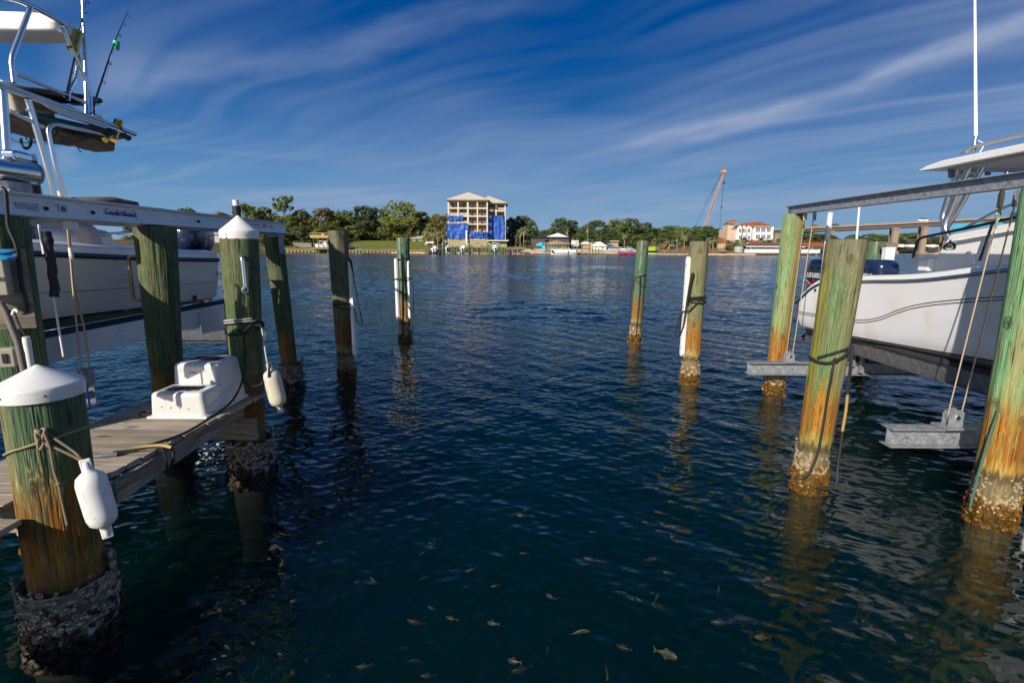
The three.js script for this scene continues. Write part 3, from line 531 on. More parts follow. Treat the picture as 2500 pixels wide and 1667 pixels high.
strip('white strip on the left of the olive pile near the right boat', ...PX.I, .155, 3.0, .48, 2.20, .09);
{
  let [x, z] = PX.F; const P = (r) => (a, y, k = 0) => V(x + Math.cos(a) * (r + k), y, z + Math.sin(a) * (r + k)); let q = P(.165);
  rope('black_pile_line', 'black line tied round the shadowed grey topped pile', 'rope', [ring(x, z, .175, 1.30, .05, 0, 6.3, 3.5), ring(x, z, .178, 1.33, .03, 0, 6.3, 1), [q(.3, 2.12, .02), q(.2, 2.02, .06), q(.15, 1.7, .09), q(.15, 1.3, .15), q(.15, 1.0, .2), q(.15, .95, .17), q(.2, 1.02, .1), q(.25, 1.2, .08), q(.3, 1.28, .04)], [q(.4, 2.18, .015), q(.3, 2.12, .05), q(.2, 1.96, .05)]], [.012, .012, .010, .022], M.blackRope, V(x, 1.3, z));
  [x, z] = PX.G; q = P(.16);
  rope('black_pile_line', 'black lines crossing the far teal pile between its white strips', 'rope', [ring(x, z, .175, 2.08, .02), ring(x, z, .24, 1.56, .03, .1, 3.4, 1), [q(1.5, 2.25, .01), q(1.5, 2.0, .03), q(1.5, 1.4, .03), q(1.6, .8, .03), q(1.7, .12, .03)], [q(1.3, 2.2, .02), q(1.2, 1.5, .03), q(.9, .9, .05), q(.4, .72, .09), q(.2, .9, .12), q(.15, 1.5, .11)], [q(.2, .75, .1), q(.25, .4, .08), q(.3, .05, .08)]], [.02, .016, .014, .012, .01], M.blackRope, V(x, 1.6, z));
  [x, z] = PX.H; x += .06; q = P(.152);
  rope('black_pile_line', 'thin black lines tied round the pile with pale bird streaks', 'rope', [ring(x, z, .162, 1.66, .05, 0, 6.3, .5), ring(x, z, .163, 1.50, .14, 0, 6.3, 3.6), [q(1.9, 1.7, .01), q(1.8, 1.2, .02), q(1.9, .6, .02), q(2.1, .08, .02)], [q(2.7, 1.56, .04), q(2.9, 1.45, .08), q(2.95, .8, .10), q(2.95, .02, .10)], [q(2.75, 1.56, .03), q(2.8, 1.42, .03), q(2.8, 1.30, .03)], [q(1.75, 1.66, .012), q(1.7, 1.4, .02), q(1.8, .9, .02), q(1.95, .1, .02)]], [.012, .009, .010, .007, .007, .009], M.blackRope, V(x, 1.5, z));
  [x, z] = PX.I; q = P(.165);
  rope('black_pile_line', 'black rope bundle tied round the olive pile and its white strip', 'rope', [ring(x, z, .19, 1.48, .02, 0, 6.3, 1), ring(x, z, .188, 1.52, .02, 0, 6.3, 1), ring(x, z, .186, 1.45, -.02, 0, 6.3, 1), [q(2.3, 1.97, .06), q(2.4, 1.8, .07), q(2.5, 1.5, .08), q(2.6, 1.25, .08), q(2.75, 1.0, .07), q(2.95, .85, .09), q(3.1, .78, .13), q(3.1, .88, .16), q(3.0, 1.1, .13), q(2.9, 1.25, .09), q(2.3, 1.3, .06), q(1.5, 1.47, .02)], [q(2.9, 1.25, .1), q(2.95, 1.0, .11), q(3.0, .8, .11)], [q(2.2, 1.97, .06), q(2.35, 1.75, .075), q(2.5, 1.4, .085)]], [.014, .014, .013, .013, .009, .02], M.blackRope, V(x, 1.5, z));
  [x, z] = PX.K; x += .045; q = P(.172);
  rope('black_hose_loop', 'black hose loop with yellow sheath hanging on the big olive green pile', 'hose', [
    ring(x, z, .188, 1.36, .09, -1.2, 2.6, .75), [q(.95, 1.47, .02), q(1.25, 1.40, .03), q(1.7, 1.34, .035), q(2.1, 1.3, .03), q(2.6, 1.3, .02), q(3.2, 1.33, .015)],
    [q(1.85, 1.33, .035), q(1.9, 1.2, .045), q(1.95, .95, .04), q(2.0, .6, .04), q(2.1, .35, .05), q(2.3, .16, .10), q(2.45, .1, .14)],
    [q(.72, 1.47, .03), q(.75, 1.2, .035), q(.8, .97, .04)], [q(.8, .97, .04), q(.85, .8, .045), q(.95, .6, .045)], [q(.95, .6, .045), q(1.0, .4, .05), q(1.1, .2, .06), q(1.25, .08, .09), q(1.6, .02, .10), q(2.0, .03, .10)],
    [q(.85, 1.5, .015), q(.83, 1.25, .03), q(.85, 1.0, .035)], superG(.05, .045, .05, 1, 1, q(1.8, 1.335, .04).x, 1.335, q(1.8, 1.335, .04).z, 0, 0, 0, 8)],
  [.012, .013, .0125, .014, .0145, .0135, .010, .01], [M.blackRope, M.blackRope, M.rubber, M.rubber, std(.34, .21, .05, { roughness: .5 }), M.rubber, M.blackRope, M.blackRope], V(x, 1.2, z), { parts: ['turn', 'turn', 'hose', 'hose', 'sheath', 'hose', 'line', 'knot'] });
  [x, z] = PX.L; q = P(.178);
  rope('teal_line', 'weedy teal line trailing down the left of the pile at the right edge', 'rope', [[q(2.75, 1.0, .02), q(2.85, .8, .03), q(2.9, .5, .06), q(2.9, .3, .08), q(2.9, .08, .10)]], .010, std(.04, .13, .11), V(x, .5, z));
  const pv = bar(V(x + .2, -.3, z + .16), V(x + .2, 1.05, z + .16), .022); const t = thing('white_pipe', 'white plastic pipe strapped to the pile at the right edge', 'pipe', V(x + .2, -.3, z + .16)); obj('pipe', pv, M.whitePlastic, t);
}
// ================================================================ LEFT BOAT LIFT
function print(w, h, px, py, draw, opt = {}) { const c = document.createElement('canvas'); c.width = px; c.height = py; const g = c.getContext('2d'); draw(g, px, py); const t = new THREE.CanvasTexture(c); t.colorSpace = THREE.SRGBColorSpace; t.magFilter = THREE.LinearFilter; t.minFilter = THREE.LinearFilter; return std(1, 1, 1, { map: t, roughness: .5, ...(opt.clear ? { transparent: true } : {}) }); }
const BX = -3.94, BXF = -4.02; // the beam drifts slightly left with distance
const beamX = (z) => mix(BX, BXF, clamp((-z - 3.9) / 5.2));
const sideTurn = Math.PI / 2;
{
  const a = V(beamX(-3.72), 2.70, -3.72), b = V(beamX(-9.25), 2.69, -9.25), t = thing('lift_beam', 'white aluminium boat lift beam with blue lettering across the left piles', 'beam', a);
  obj('i_beam', beam(a, b, .19, .15, .012, .012), M.beamWhite, t);
  const face = (z) => beamX(z) + .0075;
  const plate = (name, z, y, w, h, m) => obj(name, card(w, h).rotateY(sideTurn).translate(face(z) + .0016, y, z), m, t);
  const zAt = (px, py) => onX(px, py, beamX(-5)).z;
  const series = print(.5, .14, 512, 150, (g, W, H) => {
    g.clearRect(0, 0, W, H); g.fillStyle = '#16268a'; g.textAlign = 'left';
    g.font = 'italic bold 92px serif'; g.fillText('C', 8, 76); g.font = 'italic bold 62px serif'; g.fillText('oastal', 66, 78); g.font = 'italic bold 92px serif'; g.fillText('S', 268, 84); g.font = 'italic bold 62px serif'; g.fillText('eries', 318, 84);
    g.strokeStyle = '#16268a'; g.lineWidth = 7; g.beginPath(); g.moveTo(236, 96); g.quadraticCurveTo(380, 150, 478, 112); g.quadraticCurveTo(508, 88, 470, 62); g.stroke();
    g.font = 'bold 24px sans-serif'; g.fillText('BOAT LIFTS', 14, 116);
  }, { clear: true });
  const zS = zAt(294, 525); plate('lettering', zS, 2.695, .46, .135, series);
  plate('warning_label', zAt(61, 515), 2.69, .20, .085, print(.2, .085, 256, 110, (g, W, H) => {
    g.fillStyle = '#a9aeb2'; g.fillRect(0, 0, W, H); g.strokeStyle = '#3a3f48'; g.lineWidth = 5; g.setLineDash([3, 3]); g.strokeRect(3, 3, W - 6, H - 6); g.setLineDash([]);
    g.fillStyle = '#20262e'; g.font = 'italic bold 26px serif'; g.fillText('CoastalSeries', 12, 38, 96); g.fillStyle = '#d8c010'; g.beginPath(); g.moveTo(16, 96); g.lineTo(34, 60); g.lineTo(52, 96); g.fill(); g.fillStyle = '#111'; g.font = 'bold 26px sans-serif'; g.fillText('!', 30, 92);
    g.fillStyle = '#6d747c'; for (let i = 0; i < 7; i++) g.fillRect(120, 26 + i * 10, 90 + 20 * ((i * 7) % 3), 4); g.beginPath(); g.arc(232, 24, 8, 0, 7); g.fill();
  }));
  plate('badge', zAt(150, 517), 2.69, .085, .115, print(.08, .11, 128, 176, (g, W, H) => {
    g.fillStyle = '#b6bdc4'; g.fillRect(0, 0, W, H); g.fillStyle = '#1c3f7c'; g.beginPath(); g.arc(64, 62, 38, Math.PI, 0); g.lineTo(102, 90); g.lineTo(26, 90); g.fill(); g.fillStyle = '#b39b34'; g.fillRect(22, 84, 84, 16); g.fillStyle = '#2d5c9a'; g.fillRect(38, 58, 52, 20); g.fillStyle = '#26508e'; g.font = 'bold 20px sans-serif'; g.fillText('BoatLifts', 16, 142, 96);
  }));
  for (const [px, py] of [[105, 510], [222, 521], [486, 542]]) { const z = zAt(px, py); obj('bolt', [place(new THREE.CylinderGeometry(.019, .019, .012, 6), face(z) + .006, 2.70, z, 0, 0, Math.PI / 2), place(new THREE.CylinderGeometry(.01, .01, .026, 8), face(z) + .012, 2.70, z, 0, 0, Math.PI / 2)], M.dark, t); }
  for (const [px, py] of [[169, 534], [195, 535]]) { const z = zAt(px, py); obj('bolt', place(new THREE.CylinderGeometry(.011, .011, .012, 8), face(z) + .006, 2.632, z, 0, 0, Math.PI / 2), M.dark, t); }
  plate('phone_label', zAt(628, 553), 2.695, .42, .11, print(.4, .1, 256, 80, (g, W, H) => { g.fillStyle = '#cfd2d2'; g.fillRect(0, 0, W, H); g.fillStyle = '#2a2f58'; g.font = 'bold 30px sans-serif'; g.fillText('(850) 269-8715', 18, 34, 220); g.fillText('BOATLIFTUSA.COM', 8, 70, 244); }));
  plate('red_sticker', zAt(652, 556), 2.69, .12, .13, print(.1, .1, 64, 64, (g) => { g.fillStyle = '#c9a49c'; g.fillRect(0, 0, 64, 64); g.fillStyle = '#a33a34'; g.fillRect(14, 8, 32, 36); g.fillStyle = '#d8b8b0'; g.fillRect(22, 16, 16, 20); }));
  plate('pink_sticker', zAt(670, 558), 2.69, .13, .10, print(.1, .1, 64, 64, (g) => { g.fillStyle = '#c0aebc'; g.fillRect(0, 0, 64, 64); g.fillStyle = '#b98088'; for (let i = 0; i < 6; i++) g.fillRect(6 + i * 9, 6, 4, 40); }));
  for (const px of [118, 152, 198, 300]) { const z = onX(px, 478, beamX(-4.5)).z; obj('bracket', box(.10, .012, .05, beamX(z), 2.802, z), M.whitePaint, t); }
  // hanger under the beam above the left pile
  obj('hanger', [box(.11, .05, .10, beamX(-4.25) + .02, 2.57, -4.25), box(.05, .13, .07, beamX(-4.3) + .02, 2.51, -4.3)], M.galvanised, t);
  obj('data_plate', box(.004, .07, .16, beamX(-4.62) + .05, 2.565, -4.62), M.cream, t);
  obj('end_bracket', [box(.16, .05, .26, beamX(-8.85) + .03, 2.575, -8.8), box(.03, .30, .13, beamX(-8.8) + .14, 2.43, -8.72)], M.galvanised, t);
}
{ // lift motor on the left end of the beam
  const c = onX(44, 420, -4.0), t = thing('lift_motor', 'polished steel lift motor on the left end of the white beam', 'motor', V(c.x, 2.8, c.z));
  const tin = std(.72, .73, .75, { roughness: .22, metalness: 1 }), e = V(c.x, 2.985, c.z);
  obj('body', bar(e.clone().add(V(-.06, 0, .16)), e.clone().add(V(.005, -.005, -.13)), .088, .088, 32), tin, t);
  obj('end_bell', [bar(e.clone().add(V(.005, -.005, -.13)), e.clone().add(V(.012, -.006, -.155)), .094, .085, 32)], M.galvanised, t);
  obj('end_bell', bar(e.clone().add(V(-.06, 0, .16)), e.clone().add(V(-.1, 0, .30)), .092, .055, 32), M.galvanised, t);
  obj('terminal_box', rbox(.12, .085, .20, .03, e.x - .015, e.y + .115, e.z - .02, 0, .2, 0), M.chrome, t);
  obj('foot', [box(.11, .08, .20, e.x - .03, e.y - .13, e.z + .03)], M.galvanised, t);
  const p = onX(80, 478, -4.1), p2 = onX(71, 392, -4.1), p3 = onX(69, 376, -4.1), cap = thing('guide_cover', 'black sleeve with white cap standing behind the lift motor', 'cap', V(p.x, 2.8, p.z));
  obj('sleeve', bar(p, p2, .055, .05, 18), M.rubber, cap);
  obj('cap', bar(p2, p3, .052, .046, 20), M.whitePlastic, cap);
}
{ // dark sleeve with a white bottle-like cap beside pile B
  const a = onX(581, 545, -3.5), b = onX(574, 488, -3.5), t = thing('guide_cover', 'black sleeve with small white cap rising behind the capped pile', 'cap', V(a.x, 1.2, a.z));
  obj('sleeve', bar(V(a.x, 1.2, a.z), a.clone().lerp(b, .75), .05, .047, 18), M.rubber, t);
  obj('cap', bar(a.clone().lerp(b, .75), b, .038, .038, 18), M.whitePlastic, t);
}
{ // conduit, box and cables on the pile at the left edge
  const [x, z] = PX.N; const at = V(x, 1.5, z);
  const t = thing('control_box', 'beige electrical control box on a board at the left edge', 'electrical box', at), bb = onZ(18, 672, -3.70), bd = onZ(40, 700, -3.74);
  obj('back_board', box(.30, .58, .03, bd.x - .1, bd.y - .02, -3.74, 0, .5, 0), timber, t);
  obj('body', rbox(.19, .28, .13, .012, bb.x - .08, bb.y, -3.66, 0, .5, 0), M.beige, t);
  const door = obj('door', rbox(.115, .29, .03, .008, bb.x - .10, bb.y + .0, -3.575, 0, .5, 0), M.beige, t);
  obj('latch', rbox(.07, .016, .02, .005, bb.x - .035, bb.y + .01, -3.57, 0, .5, 0), M.whitePaint, door);
  const sw = onZ(18, 872, -3.64), s = thing('switch_box', 'small cream switch box low at the left edge', 'switch', sw);
  obj('body', rbox(.10, .14, .09, .012, sw.x, sw.y, sw.z, 0, .5, 0), M.beige, s);
  obj('switch', rbox(.03, .07, .01, .003, sw.x + .02, sw.y, sw.z + .045, 0, .5, 0), M.dark, s);
  const cl = onZ(14, 624, -3.66), cloth = thing('blue_cloth', 'bright blue folded cloth on top of the control box', 'cloth', cl);
  obj('cloth', [jitter(superG(.17, .05, .12, .9, .9, cl.x - .035, cl.y + .02, cl.z, 0, .4, .1), .02, 16, 3), jitter(superG(.14, .04, .11, .9, .9, cl.x + .0, cl.y - .01, cl.z + .02, 0, .1, -.25), .02, 16, 5)], std(.01, .22, .46, { roughness: .85 }), cloth);
  const pts = (l, Z) => l.map(([px, py]) => onZ(px, py, Z));
  const k = thing('power_cable', 'black power cable running down the left pile from the motor', 'cable', V(x, 1.5, z));
  obj('cable', tube(pts([[2, 456], [12, 470], [16, 520], [20, 556], [38, 600], [46, 650], [52, 700], [62, 740], [60, 762], [40, 768]], -3.775), .013), M.rubber, k);
  const k2 = thing('grey_conduit', 'grey curved conduit below the control box', 'conduit', V(x, 1, z));
  obj('pipe', tube(pts([[0, 740], [14, 765], [28, 800], [42, 836], [52, 880], [60, 920]], -3.62), .022), std(.16, .13, .12, { roughness: .6 }), k2);
  const k3 = thing('white_conduit', 'short white conduit with ribbed gland against the left pile', 'conduit', V(x, 1, z)), A = onZ(62, 822, -3.70), B = onZ(76, 910, -3.70);
  obj('pipe', bar(B, A.clone().lerp(B, .15), .024, .024, 16), M.whitePlastic, k3); obj('gland', bar(A.clone().lerp(B, .15), A, .026, .022, 16), M.whitePlastic, k3);
  const k4 = thing('thin_cable', 'thin black cable looping from the control box to the white conduit', 'cable', V(x, 1.5, z));
  obj('cable', [tube(pts([[0, 745], [20, 758], [34, 764], [42, 785], [52, 806], [60, 818]], -3.64), .006), tube(pts([[2, 752], [24, 764], [36, 766]], -3.63), .006)], M.rubber, k4);
  obj('tie', tube(pts([[29, 768], [33, 758], [38, 757], [43, 762]], -3.6), .01), M.whitePlastic, k4);
  // corrugated hose and white backing strip on the right of that pile
  const h = thing('black_hose', 'ragged black sleeve hanging along the right side of the left pile', 'hose', V(x, 1.5, z));
  obj('sleeve', jitter(tube(pts([[112, 566], [122, 620], [130, 690], [132, 724]], -3.95), .030, 40, 12), .014, 30, 4), M.rubber, h);
  const w = thing('white_strip', 'narrow white strip along the right edge of the left pile', 'strip', V(x, 1, z));
  obj('strip', bar(onZ(106, 620, -3.93), onZ(94, 548, -3.93), .010, .010, 8), M.whitePlastic, w); obj('strip', bar(onZ(154, 870, -3.93), onZ(129, 726, -3.93), .008, .008, 8), M.whitePlastic, w);
}
{ // cables hanging from the beam to the lifting pulley of the left cradle
  const t = thing('lift_cable', 'pair of rusty wire cables with white clamp hanging from the white beam', 'cable', V(-4.0, 1.3, -5));
  const P = (px, py, k = 0) => onX(px, py, -4.08 - k);
  obj('cable', tube([P(166, 560), P(176, 690), P(194, 880), P(194, 908)], .009), M.steelRope, t);
  obj('cable', tube([P(168, 590), P(180, 700), P(204, 800), P(218, 900), P(226, 922)], .009), M.steelRope, t);
  obj('clamp', bar(P(170, 605), P(174, 632), .018, .018, 12), M.whitePlastic, t); obj('thimble', bar(P(165, 560), P(169, 602), .014, .014, 10), M.bronze, t);
  const c = P(206, 918), s = thing('lift_pulley', 'grey steel pulley on a blue edged cradle beam at the lower left', 'pulley', c);
  obj('sheave', [place(new THREE.CylinderGeometry(.085, .085, .03, 24), c.x, c.y, c.z, 0, 0, Math.PI / 2), place(new THREE.CylinderGeometry(.02, .02, .06, 12), c.x, c.y, c.z, 0, 0, Math.PI / 2)], M.galvanised, s);
  obj('cheek', box(.01, .17, .14, c.x + .03, c.y - .03, c.z), M.galvanised, s);
  const cr = thing('cradle_beam', 'aluminium cradle beam with blue edge low behind the front left pile', 'beam', V(c.x, .9, c.z));
  obj('i_beam', beam(V(c.x - 3.4, c.y - .19, c.z - .02), V(c.x + .06, c.y - .19, c.z - .02), .2, .15, .012, .010), M.aluminium, cr);
  obj('edge_trim', [box(.14, .012, .012, c.x + .0, c.y - .085, c.z + .06), box(.012, .2, .012, c.x + .055, c.y - .19, c.z + .06), box(.14, .012, .012, c.x, c.y - .292, c.z + .06)], std(.02, .05, .4), cr);
  obj('blue_badge', place(new THREE.CylinderGeometry(.04, .04, .004, 20), c.x + .012, c.y - .19, c.z + .009, Math.PI / 2, 0, 0), std(.03, .07, .25), cr);
  const far = thing('cradle_beam', 'grey aluminium cradle beam under the stern of the left boat', 'beam', V(-4.4, 1, -8.1));
  obj('i_beam', beam(V(-7.6, .98, -8.1), V(-3.95, .98, -8.1), .2, .15, .012, .012), M.galvanised, far);
}
// ---------------------------------------------------------------- LEFT BOAT on the lift
{
  const CX = -5.75, t = thing('centre_console_boat', 'white centre console boat with navy rub rail on the left lift', 'boat', V(CX, 1.3, -6));
  const S = (z) => { // half section at z: stern at -7.9, bow towards the camera and past it
    const u = clamp((z + 7.9) / 6.6), hw = 1.25 * (1 - Math.pow(clamp((u - .35) / .65), 2.2) * .98);
    return { hw, gun: mix(2.33, 2.66, Math.pow(u, 1.2)), rail: mix(2.18, 2.52, Math.pow(u, 1.2)), ch: hw * mix(.93, .55, Math.pow(u, 1.5)), chY: mix(1.62, 1.72, u), keel: mix(1.36, 1.62, Math.pow(u, 3)) };
  };
  const topSide = (s) => grid(46, 9, (u, v) => { const z = -7.9 + 6.6 * u, q = S(z), x = mix(q.ch, q.hw, Math.pow(v, .8)); return [CX + s * (x + .015 * Math.sin(v * 3)), mix(q.chY, q.rail, v), z]; });
  const bottom = (s) => grid(46, 4, (u, v) => { const z = -7.9 + 6.6 * u, q = S(z); return [CX + s * mix(.01, q.ch, v), mix(q.keel, q.chY - .02, v), z]; });
  const cap = (s) => grid(46, 3, (u, v) => { const z = -7.9 + 6.6 * u, q = S(z); return [CX + s * (q.hw - .02 * v - (v > .9 ? .16 : 0)), mix(q.rail + .02, q.gun, Math.min(1, v * 1.1)), z]; });
  const hullMat = phys(.80, .77, .73, { roughness: .25, clearcoat: .4, clearcoatRoughness: .1, map: grime });
  obj('hull', [topSide(1), topSide(-1), grid(8, 8, (u, v) => { const q = S(-7.9), a = (u - .5) * 2; return [CX + a * mix(q.ch, q.hw, v), mix(mix(q.keel, q.chY, Math.abs(a)), q.rail, v), -7.9]; })], hullMat, t);
  obj('bottom_paint', [bottom(1), bottom(-1)], std(.03, .10, .13, { roughness: .75, map: grime }), t);
  obj('gunwale', [cap(1), cap(-1)], M.white, t);
  for (const s of [1, -1]) { const p = [...Array(24)].map((_, i) => { const z = -7.9 + 6.5 * i / 23, q = S(z); return V(CX + s * (q.hw + .005), q.rail + .005, z); }); obj('rub_rail', tube(p, .03, 70, 10), M.navyTrim, t); }
  const seam = [...Array(24)].map((_, i) => { const z = -7.9 + 6.4 * i / 23, q = S(z), v = .42; return V(CX + mix(q.ch, q.hw, Math.pow(v, .8)) + .0145, mix(q.chY, q.rail, v), z); }); obj('hull_seam', tube(seam, .004, 70, 5), std(.2, .2, .22), t);
  obj('deck', box(2.1, .03, 5.6, CX, 2.05, -5.2), M.whitePaint, t);
  { const z = onX(536, 668, CX + 1.2).z, y = 1.98; const q = S(z), v = (y - q.chY) / (q.rail - q.chY);
    obj('boat_name', card(.44, .13).rotateY(sideTurn).translate(CX + mix(q.ch, q.hw, Math.pow(v, .8)) + .02, y, z), print(1, 1, 256, 80, (g) => { g.clearRect(0, 0, 256, 80); g.fillStyle = '#1a2340'; g.font = 'italic 54px serif'; g.fillText('Jewel', 14, 54); }, { clear: true }), t); }
  { const q = S(-7.35); obj('through_hull', place(new THREE.TorusGeometry(.03, .012, 8, 18), CX + q.ch + .03, 1.66, -7.35, 0, Math.PI / 2, 0), M.dark, t); }
  // cowl, console, leaning seats
  const cw = onX(478, 572, CX + .12);
  obj('engine_cowl', superG(.56, .70, .92, .85, .85, cw.x - .05, cw.y - .04, cw.z, 0, .15, 0), M.navy, t);
  obj('engine_leg', rbox(.22, 1.2, .35, .05, cw.x - .05, cw.y - .9, cw.z - .05), M.navy, t);
  obj('console', rbox(.95, 1.15, 1.0, .12, CX, 2.62, -5.1), M.white, t);
  obj('console_switches', box(.006, .12, .3, CX + .478, 2.85, -5.0), M.dark, t);
  obj('seat', [superG(.8, .40, .55, .5, .5, CX + .35, 2.38, -5.95), superG(.8, .36, .3, .5, .5, CX + .35, 2.42, -6.45)], M.white, t);
  obj('seat_back', superG(.9, .5, .28, .5, .5, CX + .40, 2.42, -6.15, .15), std(.48, .42, .40, { roughness: .6 }), t);
  obj('seat_rail', tube([V(CX + .75, 2.2, -6.05), V(CX + .8, 2.48, -6.1), V(CX + .85, 2.54, -6.4), V(CX + .8, 2.56, -6.9), V(CX + .5, 2.55, -7.0), V(CX + .45, 2.52, -6.7)], .018, 40), M.chrome, t);
  obj('side_pads', [superG(.12, .12, .8, .5, .5, CX + 1.0, 2.33, -4.75)], M.navyTrim, t);
  { const a = onX(250, 488, CX + .7); obj('folded_cover', jitter(superG(.6, .09, .7, .6, .6, a.x, a.y - .03, a.z), .05, 8, 2), M.canvas, t); }
  { const a = onX(146, 478, CX + .55); obj('light_cap', cyl(.04, .04, .1, a.x, a.y, a.z, 14), M.whitePlastic, t); }
  { const a = onX(40, 462, -4.6); obj('vent_cowl', rbox(.3, .28, .5, .06, a.x - .1, a.y - .06, a.z), M.white, t); }

  // the tower: silver tubes measured on two planes, near side and far side
  const NX = -4.95, FX = -6.35, n = (px, py) => onX(px / 3.92, py / 3.92, NX), f = (px, py) => onX(px / 3.92, py / 3.92, FX), m = (px, py) => onX(px / 3.92, py / 3.92, -5.5);
  const T = thing('boat_tower', 'tubular metal tower and half top above the left boat', 'tower', V(CX, 2.6, -6));
  obj('leg', bent([n(20, 860), n(62, 1500), n(80, 1820)], .036, 14), M.pipe, T);
  obj('leg', bent([n(262, 950), n(440, 1568), n(535, 1960)], .030, 14), M.pipe, T);
  obj('leg', bent([n(1060, 1300), n(520, 1185), n(450, 1225), n(520, 1568), n(640, 1980)], .022, 12, .1), M.pipe, T);
  obj('top_rail', bent([n(-300, 690), n(0, 800), n(1000, 1165), n(1285, 1285)], .024, 14), M.pipe, T);
  obj('top_rail', bent([n(-300, 730), n(0, 835), n(1010, 1200)], .018, 10), M.pipe, T);
  obj('inner_rail', bent([n(340, 930), n(480, 1030), n(990, 1225), n(1022, 1195)], .022, 12, .1), M.pipe, T);
  obj('far_rail', bent([f(-200, 800), f(330, 860), f(1100, 1255)], .028, 10), M.pipe, T);
  obj('brace', bar(n(85, 1060), n(410, 1215), .020, .020, 10), M.pipe, T);
  obj('brace', bar(n(250, 1050), m(560, 1085), .014, .014, 8), M.pipe, T);
  obj('front_rail', bar(n(1285, 1285), f(1100, 1255), .028, .028, 10), M.pipe, T);
  obj('upper_post', bent([n(290, 60), n(112, 530), n(105, 600), n(128, 790)], .024, 12, .12), M.pipe, T);
  obj('upper_post', bent([n(585, 240), n(822, 790), n(858, 900), n(862, 1080)], .024, 12, .14), M.pipe, T);
  obj('upper_rail', bent([n(-200, -80), n(150, 0), n(300, 60), n(560, 200), n(640, 262), n(630, 285), n(560, 290)], .024, 12, .08), M.pipe, T);
  obj('guard_rail', bar(n(145, 705), n(855, 1000), .018, .018, 10), M.pipe, T);
  obj('guard_rail', bar(m(405, 880), m(640, 900), .018, .018, 10), M.pipe, T);
  obj('guard_rail', bar(m(680, 995), n(830, 1000), .018, .018, 10), M.pipe, T);
  obj('upper_post', bent([n(735, 640), n(715, 760), n(652, 862), n(650, 965)], .018, 10, .12), M.pipe, T);
  { const a = n(560, 215); obj('sun_top', superG(2.3, .205, .42, .3, .3, a.x - 1.15, a.y - .005, a.z - .12, 0, 0, -.01), M.white, T); }
  obj('top_panel', place(grid(10, 14, (u, v) => { const a = n(-200 + 1150 * v, 770 + 410 * v), b = f(-200 + 1150 * v, 850 + 390 * v); const p = a.lerp(b, u); return [p.x, p.y + .02 + .05 * Math.sin(u * 3.14), p.z]; }), 0, 0, 0), std(.05, .05, .06, { roughness: .8 }), T);
  obj('black_pad', superG(.7, .10, 1.3, .6, .6, m(420, 915).x, m(420, 915).y, m(420, 915).z, .16), M.rubber, T);
  obj('white_lip', bar(m(0, 790), m(380, 870), .03, .02, 10), M.whitePlastic, T);
  { const a = m(165, 1020); obj('electronics_box', rbox(.5, .30, .5, .04, a.x - .05, a.y, a.z, .15), std(.40, .35, .27, { roughness: .7 }), T); }
  { const a = m(560, 1210); obj('teal_bag', superG(.55, .12, 1.7, .6, .5, a.x, a.y, a.z, .05), std(.03, .16, .24, { roughness: .8 }), T); obj('yellow_tag', superG(.10, .05, .16, .5, .5, m(800, 1210).x + .2, m(800, 1215).y, m(800, 1210).z), std(.55, .45, .03), T); }
  { const a = m(330, 1300), b = m(800, 1325); obj('canvas_roll', [jitter(superG(.6, .11, 1.7, .7, .6, (a.x + b.x) / 2, (a.y + b.y) / 2 + .02, (a.z + b.z) / 2 + .15, -.04), .11, 7, 6), jitter(superG(.5, .15, .85, .7, .6, m(720, 1325).x, m(720, 1325).y, m(720, 1325).z + .1, -.02), .10, 9, 9)], M.canvas, T); }
  obj('lashing', [0, 1, 2, 3, 4, 5].map((i) => { const p = m(330 + i * 90, 1306 + i * 5); return place(new THREE.TorusGeometry(.3, .008, 5, 24).scale(1, .3, 1), p.x, p.y + .01, p.z + .05, .25 * (i % 3 - 1), .3 * (i % 2), .1); }), M.blackRope, T);
  obj('coil_cord', tube([...Array(120)].map((_, i) => { const s = i / 119, a = s * 3.3 - .1, p = m(245 + -48 * Math.cos(a), 1340 + 80 * Math.sin(a)); return p.add(V(.012 * Math.cos(i * 1.3), .012 * Math.sin(i * 1.3), 0)); }), .006, 300, 5), M.rubber, T);
  obj('lanyard', tube([m(730, 1390), m(748, 1425), m(770, 1455)], .006), M.rubber, T);
  const holder = (name, a, b, r, mat) => obj(name, bar(a, b, r, r, 18), mat, T);
  holder('rod_holder', n(690, 470), n(738, 310), .055, M.gold); holder('rod_holder', n(660, 455), n(690, 370), .022, M.gold);
  holder('rod_holder', n(1120, 1215), n(1135, 1160), .052, M.gold); holder('rod_holder', n(1080, 1345), n(1105, 1260), .04, M.gold); holder('rod_holder', n(1000, 1340), n(1045, 1300), .035, M.gold);
  obj('rod_rack', [bar(n(870, 1220), n(1030, 1275), .04, .05, 10), bar(n(1040, 1255), n(1235, 1320), .04, .03, 10), bar(n(1180, 1290), n(1225, 1330), .035, .03, 8)], M.rubber, T);
  obj('cleat', superG(.10, .04, .10, .6, .6, n(920, 1110).x, n(920, 1110).y, n(920, 1110).z), M.pipe, T);
  const ant = thing('radio_antenna', 'silver antenna pole rising above the left boat tower', 'antenna', n(825, 1060));
  obj('mast', [bar(n(823, 1010), n(806, 460), .021, .021, 12), bar(n(806, 460), n(780, -120), .019, .016, 12)], M.pipe, ant); obj('base', bar(n(828, 1085), n(823, 1000), .03, .025, 12), M.chrome, ant);
